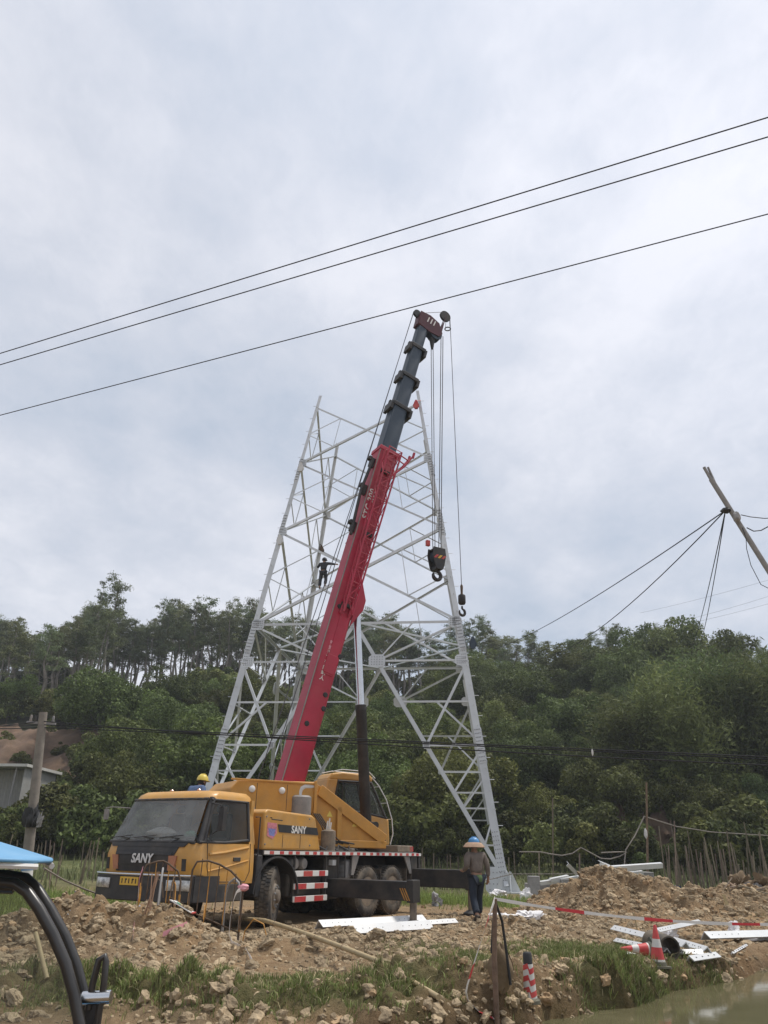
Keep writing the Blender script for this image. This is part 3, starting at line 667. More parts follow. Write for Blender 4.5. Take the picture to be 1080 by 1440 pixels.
# chassis, deck, hood
tpart('chassis', 'chassis', [(0.25, 8.35, -0.46, 0.46, 0.52, 1.28), (1.78, 2.0, -1.2, 1.2, 0.9, 1.32), (7.95, 8.35, -1.1, 1.1, 0.55, 1.28), (4.35, 4.95, -1.05, 1.05, 0.42, 1.28)], 0.02)
deck = tpart('deck', 'chassis', [(1.95, 8.47, -1.24, 1.24, 1.305, 1.385)], 0.01)
tpart('deck_plate', 'muffler', [(3.95, 8.40, -1.15, 1.15, 1.387, 1.40)], 0.004)
strip = tpart('reflective_strip', 'white_paint', [(1.98, 8.46, 1.2425, 1.256, 1.315, 1.382)], 0.0)
for k in range(22):
    u = 2.15+k*0.288+(0.04 if k % 3 else 0)
    tpart('strip_mark', 'red_paint', [(u, u+0.13, 1.2575, 1.2605, 1.32, 1.377)], 0.0)
# hood with lettering
def hoodpoly(v): return [T(1.92, v, 1.40), T(1.92, v, 2.10), T(2.02, v, 2.16), T(3.55, v, 2.11), T(3.68, v, 2.05), T(3.92, v, 1.40)]
m = MB(); m.prism(hoodpoly(0.42), UN*0.82); hood = m.build('engine_hood', 'yellow', crane, bevel=0.04, seg=3)
m = MB(); m.prism([T(2.36, 1.243, 1.885), T(3.74, 1.243, 1.855), T(3.80, 1.243, 1.71), T(2.42, 1.243, 1.735)], UN*0.004); m.build('name_band', 'black_mark', crane)
text('lettering', 'SANY', 0.20, T(3.08, 1.2485, 1.792), UB, UZ, 'white_paint', crane, bold=0.006, spacing=1.02, ext=0.002)
m = MB(); m.prism([T(2.03, 1.243, 1.91), T(2.33, 1.243, 1.90), T(2.35, 1.243, 1.72), T(2.22, 1.243, 1.60), T(2.03, 1.243, 1.66)], UN*0.003); m.build('sticker', 'sticker_pink', crane)
m = MB(); m.prism([T(2.06, 1.2465, 1.80), T(2.30, 1.2465, 1.79), T(2.26, 1.2465, 1.65), T(2.10, 1.2465, 1.67)], UN*0.002); m.build('sticker', 'sticker_blue', crane)
tpart('hood_inner', 'chassis', [(1.95, 3.6, -1.1, 0.40, 1.40, 1.95)], 0.03)
tpart('engine', 'muffler', [(2.0, 2.5, 0.0, 0.5, 1.95, 2.26), (2.6, 3.1, -0.1, 0.40, 1.95, 2.2)], 0.05)

# wheels
def wheel(name, u, v, steer=0.0, dual=False, side=1):
    rt, w = 0.55, 0.30
    c = T(u, v, rt-0.005); ax = (UN*math.cos(steer)+UB*math.sin(steer))*side; ax.normalize()
    wd_ = 0.62 if dual else w
    prof = [(rt*0.55, -w/2+0.02), (rt*0.62, -w/2), (rt*0.86, -w/2-0.012), (rt*0.955, -w/2+0.025), (rt*0.985, -w/2+0.05), (rt*0.985, w/2-0.05), (rt*0.955, w/2-0.025), (rt*0.86, w/2+0.012), (rt*0.62, w/2), (rt*0.55, w/2-0.02)]
    m = MB()
    offs = [0.0] if not dual else [0.0, -0.34]
    for o_ in offs: m.lathe(c+ax*o_, ax, prof, 40)
    ty = m.build('wheel', 'rubber', crane, smooth=True)
    # tread blocks
    m = MB(); ref = UZ; b2 = ax.cross(ref).normalized(); ref = b2.cross(ax)
    for o_ in offs:
        for k in range(44):
            an = 2*math.pi*k/44; rad = ref*math.cos(an)+b2*math.sin(an); tan = ref*-math.sin(an)+b2*math.cos(an)
            for q, (h0, h1) in enumerate(((-0.135, -0.05), (-0.04, 0.04), (0.05, 0.135))):
                sh = 0.5 if q == 1 else 0
                an2 = 2*math.pi*(k+sh)/44; rad = ref*math.cos(an2)+b2*math.sin(an2); tan = ref*-math.sin(an2)+b2*math.cos(an2)
                m.box(c+ax*(o_+(h0+h1)/2)+rad*(rt-0.006), ax*((h1-h0)/2), tan*0.026, rad*0.011)
    m.build('tread', 'rubber', ty)
    m = MB()
    if dual: m.lathe(c, ax, [(0.31, w/2-0.01), (0.30, w/2-0.04), (0.27, w/2-0.10), (0.20, w/2-0.13), (0.13, w/2-0.12), (0.12, w/2-0.03), (0.09, w/2-0.01)], 28)
    else: m.lathe(c, ax, [(0.31, w/2-0.01), (0.30, w/2-0.03), (0.26, w/2-0.04), (0.22, w/2+0.02), (0.13, w/2+0.03), (0.12, w/2+0.08), (0.08, w/2+0.10)], 28)
    m.build('rim', 'rim', ty, smooth=True)
    m = MB()
    for k in range(10):
        an = 2*math.pi*k/10; rad = ref*math.cos(an)+b2*math.sin(an); h = (w/2-0.135) if dual else (w/2+0.02)
        m.lathe(c+ax*h+rad*0.19, ax, [(0.018, 0), (0.018, 0.03)], 6)
    m.build('wheel_nuts', 'bolt', ty)
    return ty
wheel('wheel', 2.43, 1.05, R(27)); wheel('wheel', 2.43, -1.05, R(27), side=-1)
for u in (5.93, 7.07):
    wheel('wheel', u, 1.07, 0, True); wheel('wheel', u, -1.07, 0, True, side=-1)
tpart('axle', 'chassis', [(2.36, 2.5, -1.0, 1.0, 0.45, 0.62), (5.85, 6.0, -1.0, 1.0, 0.45, 0.65), (7.0, 7.14, -1.0, 1.0, 0.45, 0.65)], 0.03)
def fender(u, r, w0, w1, a0, a1, nm, mat):
    m = MB()
    for rr in (r, r+0.035):
        m.grid(lambda a, c: T(u-rr*math.cos(R(a0+(a1-a0)*a)), w0+(w1-w0)*c, 0.55+rr*math.sin(R(a0+(a1-a0)*a))), 18, 1)
    k = 38
    for i in range(18):
        for j in (0, 19): m.f.append((j+i, j+i+1, k+j+i+1, k+j+i))
    m.f += [(0, 19, k+19, k), (18, 37, k+37, k+18)]
    return m.build(nm, mat, crane, smooth=True)
fender(2.43, 0.70, 0.82, 1.27, 5, 178, 'fender', 'black_plastic'); fender(2.43, 0.70, -1.27, -0.82, 5, 178, 'fender', 'black_plastic')
tpart('fender_panel', 'black_plastic', [(1.78, 1.95, 0.9, 1.25, 0.55, 1.30)], 0.02)
# side guard with red and white bars, tanks behind it
for u in (3.08, 4.22): tpart('guard_post', 'chassis', [(u-0.02, u+0.02, 1.17, 1.2, 0.42, 1.3)], 0.0)
for z in (0.95, 0.71, 0.47):
    gb = tpart('guard_bar', 'white_paint', [(3.05, 4.25, 1.2, 1.235, z-0.055, z+0.055)], 0.006)
    for k in ((0.03, 0.42), (0.72, 1.05)) if z != 0.95 else ((0.3, 0.62), (0.86, 1.08)):
        tpart('bar_mark', 'red_paint', [(3.05+k[0], 3.05+k[1], 1.2365, 1.239, z-0.052, z+0.052)], 0.0)
m = MB()
for u in (3.15, 3.45): m.lathe(T(u, 0.95, 1.14), UN, [(0.0, -0.3), (0.10, -0.28), (0.13, -0.2), (0.13, 0.16), (0.10, 0.22), (0.0, 0.24)], 16)
m.build('air_tank', 'muffler', crane, smooth=True)
tpart('fuel_tank', 'chassis', [(3.0, 4.2, 0.55, 1.1, 0.5, 1.02)], 0.06, seg=3)
m = MB(); m.lathe(T(5.28, 0.95, 1.03), UN, [(0.0, -0.3), (0.14, -0.28), (0.20, -0.22), (0.20, 0.14), (0.17, 0.19), (0.0, 0.2)], 20)
tbox(m, 5.1, 5.45, 0.65, 1.14, 0.82, 1.2)
m.build('hydraulic_tank', 'old_wood_grey', crane, bevel=0.04)
# light grey trestles under the deck and the rear frame
for ua, ub in ((5.5, 5.28), (7.62, 7.9)):
    m = MB(); m.prism([T(ua, 1.20, 1.305), T(ua+0.28*(1 if ub > ua else -1), 1.2, 1.305), T(ub+0.10*(1 if ub > ua else -1), 1.2, 0.9), T(ub, 1.2, 0.9)], UN*0.03); m.build('deck_trestle', 'muffler', crane)
tpart('rear_frame', 'chassis', [(7.98, 8.32, 1.05, 1.22, 0.55, 1.3), (7.98, 8.32, -1.22, -1.05, 0.55, 1.3), (8.40, 8.50, -1.22, 1.22, 0.8, 1.3)], 0.015)
m = MB(); tbox(m, 7.5, 8.3, -0.9, 1.1, 1.40, 1.56); m.build('rear_locker', 'rim', crane, bevel=0.02)
tpart('locker_mark', 'red_paint', [(8.15, 8.2, 1.1025, 1.106, 1.42, 1.54), (8.25, 8.3, 1.1025, 1.106, 1.42, 1.54)], 0.0)
m = MB(); tbox(m, 4.52, 4.66, 1.0, 1.16, 1.1, 1.22); m.build('control_box', 'silver_mark', crane, bevel=0.01)
m = MB(); m.tube([T(4.9, 1.24, 1.38), T(4.9, 1.24, 0.85)], 0.014, 6); m.tube([T(4.62, 1.24, 1.38), T(4.62, 1.24, 0.85)], 0.014, 6); m.build('grab_rail', 'chassis', crane)
# outriggers
def outrigger(u0, u1, v0, v1, z0, z1, jack=True, mark=True):
    s = 1 if v1 > v0 else -1
    og = tpart('outrigger', 'black_metal', [(u0, u1, min(v0, v1), max(v0, v1), z0, z1)], 0.015)
    ve = v1-s*0.14; uc = (u0+u1)/2
    m = MB(); tbox(m, uc-0.155, uc+0.155, min(ve+s*0.02, ve+s*0.18), max(ve+s*0.02, ve+s*0.18), z0-0.03, z1+0.03); m.build('outrigger_head', 'black_metal', og, bevel=0.012)
    gzz = gz_min(*T(uc, ve, 0).xy, 0.2)
    m = MB(); m.lathe(T(uc, ve+s*0.1, 0), UZ, [(0.075, gzz+0.10), (0.075, z1)], 16); m.build('jack_leg', 'rim', og, smooth=True)
    m = MB(); m.lathe(T(uc, ve+s*0.1, 0), UZ, [(0.20, gzz-0.05), (0.20, gzz+0.06), (0.10, gzz+0.12)], 20); m.build('jack_pad', 'black_metal', og, bevel=0.01)
    if mark:
        for k in range(3):
            v = v1-s*(0.03+0.055*k)
            m = MB(); m.prism([T(u0-0.004, v, z0+0.01), T(u0-0.004, v-s*0.026, z0+0.01), T(u0-0.004, v-s*0.15, z0+0.24), T(u0-0.004, v-s*0.124, z0+0.24)], -UB*0.003)
            m.build('hazard_stripe', 'rod_yellow', og)
outrigger(4.42, 4.72, 0.6, 3.25, 0.47, 0.84); outrigger(4.42, 4.72, -0.6, -3.1, 0.45, 0.87)
outrigger(8.05, 8.33, 0.6, 2.85, 0.60, 1.02, mark=False); outrigger(8.05, 8.33, -0.6, -2.85, 0.60, 1.02, mark=False)

# ---- slewing upper works: s along the boom, t towards the near side
SA = R(30); SU = V(math.cos(SA), math.sin(SA), 0); SN = V(math.sin(SA), -math.cos(SA), 0); SCN = T(5.0, 0, 0)
def S(s, t, z): return Vector((SCN.x+SU.x*s+SN.x*t, SCN.y+SU.y*s+SN.y*t, z))
def sbox(mb, s0, s1, t0, t1, z0, z1): return mb.box(S((s0+s1)/2, (t0+t1)/2, (z0+z1)/2), SU*((s1-s0)/2), SN*((t1-t0)/2), UZ*((z1-z0)/2))
m = MB(); m.lathe(S(0.25, 0, 0), UZ, [(0.85, 1.38), (0.85, 1.44), (0.78, 1.45), (0.78, 1.50)], 40); m.build('turntable', 'chassis', crane, smooth=True)
turret = MB(); sbox(turret, -1.0, 1.95, -0.62, 0.48, 1.47, 1.62)
turret = turret.build('turret', 'yellow_turret', crane, bevel=0.02)
ARM = [(-0.15, 1.47), (-0.15, 2.72), (0.02, 2.86), (0.20, 2.78), (1.92, 1.78), (1.95, 1.47)]
for tt, s in ((0.44, 1), (-0.52, -1)):
    m = MB(); m.prism([S(a, tt, z) for a, z in ARM], SN*(0.04*s)); m.build('side_plate', 'yellow_turret', crane, bevel=0.006)
    m = MB(); t1 = tt+s*0.042
    def rib(pa, pb, w_):
        a, b_ = S(pa[0], t1, pa[1]), S(pb[0], t1, pb[1]); d = (b_-a).normalized(); nn = SN.cross(d).normalized()
        m.prism([a-nn*w_, b_-nn*w_, b_+nn*w_, a+nn*w_], SN*(0.07*s))
    rib((0.06, 2.74), (1.90, 1.66), 0.13); rib((-0.07, 1.5), (-0.07, 2.72), 0.07); rib((0.62, 1.64), (0.62, 2.38), 0.06); rib((0.0, 1.56), (1.93, 1.56), 0.08)
    m.build('plate_rib', 'yellow_turret', crane, bevel=0.012)
# counterweight and winch housing behind
m = MB(); m.prism([S(-2.22, -0.95, 2.20), S(-2.22, -0.95, 2.66), S(-2.05, -0.95, 2.84), S(-0.12, -0.95, 2.90), S(-0.12, -0.95, 2.20)], SN*1.62)
m.build('counterweight', 'yellow_turret', crane, bevel=0.03, seg=3)
m = MB(); sbox(m, -1.2, -0.1, -0.6, 0.5, 1.5, 2.25); m.build('winch_housing', 'yellow_turret', crane, bevel=0.02)
m = MB(); sbox(m, -2.24, -0.14, 0.672, 0.70, 2.83, 2.875); sbox(m, -0.16, -0.10, 0.672, 0.72, 2.2, 2.92); m.build('counterweight_rib', 'yellow_turret', crane, bevel=0.008)
for s0 in (-1.72, -0.98):
    m = MB(); m.lathe(S(s0, 0.67, 2.66), SN, [(0.075, 0), (0.075, 0.03), (0.06, 0.045), (0.0, 0.05)], 18); m.build('round_lamp', 'white_paint', crane, smooth=True)
m = MB(); m.lathe(S(-0.46, 0.62, 0), UZ, [(0.20, 1.86), (0.25, 1.88), (0.25, 2.54), (0.20, 2.58)], 26); muf = m.build('muffler', 'muffler', crane, smooth=True)
m = MB(); m.tube([S(-0.50, 0.62, 2.55), S(-0.50, 0.62, 2.66), S(-0.47, 0.62, 2.74), S(-0.38, 0.62, 2.79), S(-0.08, 0.60, 2.79)], [0.06, 0.065, 0.07, 0.07, 0.07], 14); m.build('exhaust_pipe', 'silver_mark', muf, smooth=True)
m = MB(); sbox(m, -0.85, -0.12, 0.46, 0.52, 2.2, 2.72); m.build('muffler_bracket', 'yellow_turret', crane)
# operator's cab on the far side
OC0, OC1 = -1.42, -0.66
oc = MB(); oc.prism([S(0.74, OC0, 1.50), S(0.70, OC0, 2.36), S(1.02, OC0, 2.40), S(2.10, OC0, 2.30), S(2.72, OC0, 2.20), S(2.76, OC0, 1.56), S(2.5, OC0, 1.5)], SN*(OC1-OC0))
oc = oc.build('operator_cab', 'yellow', crane, bevel=0.05, seg=3)
m = MB(); m.prism([S(0.86, OC0, 3.10), S(0.98, OC0, 3.26), S(1.3, OC0, 3.31), S(2.12, OC0, 3.28), S(2.2, OC0, 3.20), S(2.2, OC0, 3.10)], SN*(OC1-OC0)); m.build('cab_roof', 'yellow', oc, bevel=0.05, seg=3)
m = MB(); m.prism([S(0.71, OC0, 2.33), S(0.87, OC0, 3.12), S(1.16, OC0, 3.12), S(1.03, OC0, 2.38)], SN*(OC1-OC0)); m.build('cab_rear_pillar', 'yellow', oc, bevel=0.03)
m = MB()
for tt in (OC0+0.03, OC1-0.02):
    m.tube([S(1.05, tt, 2.40), S(1.17, tt, 3.08), S(2.16, tt, 3.08), S(2.62, tt, 2.22)], 0.035, 8); m.tube([S(1.05, tt, 2.40), S(2.10, tt, 2.31), S(2.66, tt, 2.22)], 0.03, 8); m.tube([S(1.72, tt, 3.08), S(1.92, tt, 2.34)], 0.02, 6); m.tube([S(1.32, tt, 3.08), S(1.30, tt, 2.38)], 0.018, 6)
m.tube([S(2.62, OC0, 2.24), S(2.62, OC1, 2.24)], 0.03, 8); m.tube([S(2.16, OC0, 3.08), S(2.16, OC1, 3.08)], 0.03, 8)
m.build('window_frame', 'black_plastic', oc, smooth=True)
for tt in (OC0+0.03, OC1-0.02):
    m = MB(); m.add([S(1.07, tt, 2.42), S(1.18, tt, 3.07), S(2.15, tt, 3.07), S(2.6, tt, 2.24), S(2.1, tt, 2.32)], [(0, 1, 2, 3, 4)]); m.build('window_pane', 'window', oc)
m = MB(); m.add([S(2.62, OC0+0.03, 2.24), S(2.62, OC1-0.03, 2.24), S(2.16, OC1-0.03, 3.07), S(2.16, OC0+0.03, 3.07)], [(0, 1, 2, 3)]); m.build('window_pane', 'window', oc)
m = MB(); m.prism([S(1.25, -1.2, 2.25), S(1.25, -1.2, 2.75), S(1.38, -1.2, 2.75), S(1.42, -1.2, 2.4), S(1.8, -1.2, 2.4), S(1.8, -1.2, 2.25)], SN*0.4); m.build('seat', 'seat_cloth', oc, bevel=0.03)
m = MB()
for tt in (OC0+0.1, OC1-0.06):
    m.tube([S(2.2, tt, 3.22), S(2.42, tt, 3.02), S(2.66, tt, 2.68), S(2.84, tt, 2.2), S(2.88, tt, 1.85), S(2.80, tt, 1.58)], 0.014, 6)
    m.tube([S(1.0, tt, 3.30), S(1.3, tt, 3.37), S(2.1, tt, 3.36), S(2.3, tt, 3.2)], 0.014, 6)
for z, s_ in ((3.0, 2.44), (2.6, 2.70), (2.2, 2.84)): m.tube([S(s_, OC0+0.1, z), S(s_, OC1-0.06, z)], 0.010, 6)
m.build('window_guard', 'silver_mark', oc, smooth=True)
tpart_ = MB(); sbox(tpart_, 2.42, 2.62, OC1-0.01, OC1+0.004, 1.6, 1.82); tpart_.build('vent', 'black_plastic', oc)
# hydraulic bits and tools lying on the deck by the turret
m = MB(); m.lathe(S(0.18, 0.86, 0), UZ, [(0.17, 1.40), (0.17, 1.82), (0.08, 1.86)], 22); m.build('rotary_joint', 'rim', crane, smooth=True)
m = MB()
for k, (a, h) in enumerate(((0.15, 0.2), (0.2, 0.26), (0.24, 0.17))): m.tube([S(a-0.02, 0.86, 1.84), S(a, 0.86, 1.84+h)], 0.018, 6)
m.build('control_lever', 'white_paint', crane)

# seams, handles, hoses and stickers that a working crane carries
for u in (2.55, 3.15): tpart('hood_seam', 'black_mark', [(u, u+0.012, 1.2405, 1.2435, 1.44, 1.70)], 0.0)
m = MB(); m.tube([T(2.1, 1.25, 2.0), T(2.1, 1.29, 2.0), T(2.1, 1.29, 1.97), T(2.45, 1.29, 1.96), T(2.45, 1.25, 1.96)], 0.010, 6); m.build('hood_handle', 'black_plastic', crane, smooth=True)
for u, z in ((1.99, 1.5), (1.99, 2.02), (3.5, 1.5), (3.45, 2.03)):
    m = MB(); m.lathe(T(u, 1.24, z), UN, [(0.018, 0), (0.018, 0.012), (0.008, 0.016)], 8); m.build('hood_latch', 'bolt', crane)
m = MB(); m.tube([T(1.80, 1.16, 1.15), T(1.80, 1.24, 1.15), T(1.80, 1.24, 2.0), T(1.80, 1.12, 2.0)], 0.014, 6); m.build('grab_rail', 'black_plastic', crane, smooth=True)
for k in range(4):
    m = MB(); m.tube([S(-0.1+0.05*k, 0.60, 2.2), S(0.05+0.08*k, 0.72+0.02*k, 1.95-0.05*k), S(0.25+0.10*k, 0.70, 1.62), S(0.55+0.15*k, 0.62, 1.56)], 0.016, 6); m.build('hydraulic_hose', 'black_plastic', crane, smooth=True)
for s_, z_ in ((1.0, 1.95), (0.3, 2.15)):
    m = MB(); m.prism([S(s_, 0.482, z_), S(s_+0.16, 0.482, z_), S(s_+0.08, 0.482, z_+0.13)], SN*0.003); m.build('warning_sticker', 'helmet_yellow', crane)
for s_ in (-1.6, -0.85): 
    m = MB(); sbox(m, s_, s_+0.012, 0.669, 0.673, 2.24, 2.80); m.build('panel_seam', 'black_mark', crane)
for u in (5.3, 6.5, 7.75):
    m = MB(); m.box(T(u, 1.0, 0.72), UB*0.008, UN*0.22, UZ*0.30); m.build('mud_flap', 'rubber', crane)
m = MB()
for k in range(5): m.tube([T(4.0+0.45*k, 1.0, 1.39), T(4.2+0.45*k, 0.9, 1.52), T(4.45+0.45*k, 1.02, 1.41)], 0.02, 6)
m.build('slack_hose', 'black_plastic', crane, smooth=True)
m = MB(); m.tube([T(5.6+0.28*math.cos(a)*(1+0.1*i), 0.75+0.22*math.sin(a), 1.42+0.015*i) for i in range(3) for a in np.linspace(0, 6.28, 15)], 0.018, 6); m.build('rope_coil', 'concrete_pole', crane, smooth=True)

# ---- boom
BA = V(0, 0, 0)
b0, b1 = (-0.47, 2.96), (3.49, 18.29)
BL = math.hypot(b1[0]-b0[0], b1[1]-b0[1]); bdir = (SU*((b1[0]-b0[0])/BL)+UZ*((b1[1]-b0[1])/BL)).normalized(); bper = SN.cross(bdir).normalized()
if bper.dot(SU) < 0: bper = -bper            # bper: towards the load side (under the boom), SN: near side
BO = S(b0[0], 0, b0[1])
def B(l, p, t): return BO+bdir*l+bper*p+SN*t
def bsec(l0, l1, d, w, name, mat, parent, bev=0.05):
    m = MB(); prof = [(-d/2, -w/2), (-d/2, w/2), (d*0.30, w/2), (d*0.46, w*0.33), (d/2, 0), (d*0.46, -w*0.33), (d*0.30, -w/2)]
    m.prism([B(l0, p, t) for p, t in prof], bdir*(l1-l0)); return m.build(name, mat, parent, bevel=bev, seg=3)
boom = bsec(-0.55, 10.02, 0.66, 0.52, 'boom', 'red_boom', crane)
Ls = [10.0, 11.85, 13.15, 14.5, 15.75]
dims = [(0.56, 0.44), (0.50, 0.39), (0.445, 0.345), (0.39, 0.30)]
for i in range(4):
    bsec(Ls[i]-1.0, Ls[i+1], dims[i][0], dims[i][1], 'boom_section', 'boom_grey', boom, 0.035)
    if i < 3:
        d, w = dims[i]; m = MB(); l = Ls[i+1]
        m.prism([B(l-0.10, p, t) for p, t in ((-d/2-0.05, -w/2-0.04), (-d/2-0.05, w/2+0.04), (d/2+0.05, w/2+0.04), (d/2+0.05, -w/2-0.04))], bdir*0.13)
        for sg in (-1, 1):
            pp = (d/2+0.07)*sg; m.box(B(l-0.14, pp, 0), bdir*0.15, bper*0.05, SN*(w/2+0.02))
        m.box(B(l+0.06, -d/2-0.09, 0), bdir*0.06, bper*0.03, SN*0.05)
        m.build('section_collar', 'black_metal', boom, bevel=0.008)
m = MB(); d, w = 0.66, 0.52
m.prism([B(9.92, p, t) for p, t in ((-d/2-0.03, -w/2-0.03), (-d/2-0.03, w/2+0.03), (d/2+0.03, w/2+0.03), (d/2+0.03, -w/2-0.03))], bdir*0.14)
m.build('boom_collar', 'red_boom', boom, bevel=0.01)
# cable rollers on the back of the boom
for l in (7.1, 8.4, 9.4):
    m = MB(); m.box(B(l, -0.40, 0.1), bdir*0.16, bper*0.08, SN*0.06); m.lathe(B(l+0.12, -0.50, 0.02), SN, [(0.07, 0), (0.07, 0.14)], 14); m.build('rope_guide', 'black_metal', boom, bevel=0.01)
m = MB(); m.tube([B(6.8, -0.42, 0.18), B(8.3, -0.52, 0.2), B(9.5, -0.42, 0.18)], 0.045, 8); m.build('hose_bundle', 'black_metal', boom, smooth=True)
# edge strips, side cover and fittings
m = MB()
for p in (-0.30, ): m.box(B(4.7, -0.325, 0.27), bdir*5.2, bper*0.014, SN*0.012)
m.build('edge_strip', 'muffler', boom)
m = MB(); m.box(B(3.6, 0.06, 0.268), bdir*0.9, bper*0.13, SN*0.012); m.box(B(3.0, 0.05, 0.272), bdir*0.25, bper*0.16, SN*0.02); m.build('side_cover', 'red_boom', boom, bevel=0.008)
for l, p in ((1.35, -0.12), (4.6, -0.16), (2.2, 0.15), (1.85, 0.21), (3.3, 0.26)):
    m = MB(); m.lathe(B(l, p, 0.262), SN, [(0.07, 0), (0.06, 0.02), (0.0, 0.022)], 12); m.build('inspection_port', 'black_mark', boom)
for l in np.arange(0.9, 9.6, 1.45):
    m = MB(); m.prism([B(l, p, t) for p, t in ((-0.333, -0.263), (-0.333, 0.263), (0.20, 0.263), (0.31, 0.175), (0.333, 0.0), (0.31, -0.175), (0.20, -0.263))], bdir*0.018); m.build('weld_seam', 'red_boom', boom)
# lettering down the boom
for k, ch in enumerate('起重臂下严禁站人'):
    l = 3.55-k*0.14
    text('lettering', ch, 0.125, B(l, -0.08, 0.2645), bper, bdir, 'white_paint' if k > 1 else 'tape_pink', boom, ext=0.002, bold=0.004)
text('lettering', 'STC 200', 0.26, B(7.95, -0.17, 0.2645), bdir, -bper, 'white_paint', boom, ext=0.002, bold=0.006, spacing=1.15)
# stowed lattice jib on the near side
m = MB(); jl0, jl1 = 4.4, 9.9
ch_ = [(-0.10, 0.30, -0.20, 0.36), (0.16, 0.30, 0.24, 0.36), (-0.10, 0.52, -0.20, 0.62), (0.16, 0.52, 0.24, 0.62)]
def JP(c, f): return B(jl0+(jl1-jl0)*f, c[0]+(c[2]-c[0])*f, c[1]+(c[3]-c[1])*f)
for c in ch_: m.tube([JP(c, 0), JP(c, 1)], 0.028, 6)
n = 12
for i in range(n):
    f0, f1 = i/n, (i+1)/n
    for a, b_ in ((0, 1), (2, 3), (0, 2), (1, 3)):
        m.tube([JP(ch_[a], f0), JP(ch_[b_], f1)] if i % 2 else [JP(ch_[b_], f0), JP(ch_[a], f1)], 0.014, 5)
    m.tube([JP(ch_[2], f1), JP(ch_[3], f1)], 0.014, 5); m.tube([JP(ch_[0], f1), JP(ch_[1], f1)], 0.014, 5)
for c in (1, 3):
    e_ = JP(ch_[c], 0.98); m.tube([JP(ch_[c], 0.86), B(9.45, 0.42, ch_[c][3]), B(9.95, 0.62, ch_[c][3])], 0.032, 6); m.tube([JP(ch_[c], 0.98), B(9.75, 0.55, ch_[c][3])], 0.022, 6)
    m.box(B(10.02, 0.64, ch_[c][3]), bdir*0.10, bper*0.03, SN*0.03)
m.tube([B(9.9, 0.6, 0.36), B(9.9, 0.6, 0.62)], 0.02, 6); m.tube([B(9.55, 0.45, 0.36), B(9.55, 0.45, 0.62)], 0.02, 6)
m.build('stowed_jib', 'red_boom', boom)
m = MB()
for l in (4.7, 7.0, 9.2): m.box(B(l, 0.02, 0.285), bdir*0.05, bper*0.16, SN*0.04)
m.build('jib_bracket', 'black_metal', boom)
# boom head with sheaves
hd_ = MB()
for t in (-0.17, 0.14):
    hd_.prism([B(15.45, -0.26, t), B(16.02, -0.30, t), B(16.08, 0.1, t), B(15.98, 0.50, t), B(15.62, 0.72, t), B(15.42, 0.62, t), B(15.38, 0.20, t)], SN*0.03)
hd_.box(B(15.70, -0.05, 0), bdir*0.28, bper*0.23, SN*0.16)
head = hd_.build('boom_head', 'head_red_shaded', boom, bevel=0.01)
for k in range(3):
    m = MB(); v0 = 0.02+0.13*k; m.prism([B(15.72, v0, 0.171), B(15.95, v0+0.03, 0.171), B(15.95, v0+0.075, 0.171), B(15.72, v0+0.045, 0.171)], SN*0.003); m.build('white_stripe', 'white_paint', head)
m = MB()
for t in (-0.10, 0.0, 0.10): m.lathe(B(15.52, 0.50, t-0.03), SN, [(0.24, 0), (0.24, 0.012), (0.20, 0.02), (0.20, 0.04), (0.24, 0.048), (0.24, 0.06)], 24)
m.build('sheave', 'boom_grey', head, smooth=True)
m = MB(); m.lathe(B(15.95, -0.34, -0.04), SN, [(0.15, 0), (0.15, 0.015), (0.12, 0.025), (0.12, 0.05), (0.15, 0.06), (0.15, 0.08)], 20); m.build('sheave', 'black_metal', head, smooth=True)
auxc = S(4.37, 0, 18.86)
m = MB()
for t in (-0.07, 0.05): m.prism([B(15.62, 0.62, t), B(15.50, 0.72, t), auxc+SN*t+UZ*-0.1+SU*-0.02, auxc+SN*t+UZ*0.08+SU*0.04], SN*0.02)
m.build('aux_arm', 'head_red_shaded', head)
m = MB(); m.lathe(auxc-SN*0.04, SN, [(0.21, 0), (0.21, 0.015), (0.17, 0.025), (0.17, 0.055), (0.21, 0.065), (0.21, 0.08)], 24); m.build('sheave', 'black_metal', head, smooth=True)
m = MB(); rc = auxc+SU*0.10+UZ*-0.50; m.tube([rc+(SU*math.cos(a)*0.10+SN*math.sin(a)*0.10) for a in np.linspace(0, 6.2832, 17)], 0.022, 6); m.tube([rc+SU*0.1, auxc+SU*0.19+UZ*-0.05], 0.008, 5); m.tube([rc-SU*0.1, auxc+SU*0.03+UZ*-0.2], 0.008, 5); m.build('limit_weight', 'black_metal', head, smooth=True)
# lift cylinder: chrome rod into black barrel
c0, c1 = S(1.66, 0, 2.0), B(4.95, 0.42, 0); cd = (c1-c0); cl = cd.length; cd.normalize(); mid = S(1.46, 0, 4.93)
frac = (mid-c0).length/cl
m = MB(); m.lathe(c0, cd, [(0.10, -0.14), (0.14, -0.05), (0.14, cl*frac), (0.15, cl*frac+0.02), (0.15, cl*frac-0.12), (0.12, cl*frac+0.03)], 24); cyl = m.build('lift_cylinder', 'black_metal', crane, smooth=True)
m = MB(); m.lathe(c0, cd, [(0.10, cl*frac-0.3), (0.10, cl)], 20); m.build('piston_rod', 'chrome', cyl, smooth=True)
m = MB(); m.lathe(c1-SN*0.22, SN, [(0.09, 0), (0.09, 0.44)], 16); m.lathe(c0-SN*0.5, SN, [(0.08, 0), (0.08, 1.0)], 16); m.build('cylinder_pin', 'black_metal', cyl, smooth=True)
m = MB()
for t in (-0.24, 0.19): m.prism([B(4.2, 0.30, t), B(5.6, 0.30, t), B(5.1, 0.56, t), B(4.8, 0.56, t)], SN*0.05)
m.build('cylinder_lug', 'red_boom', boom, bevel=0.01)
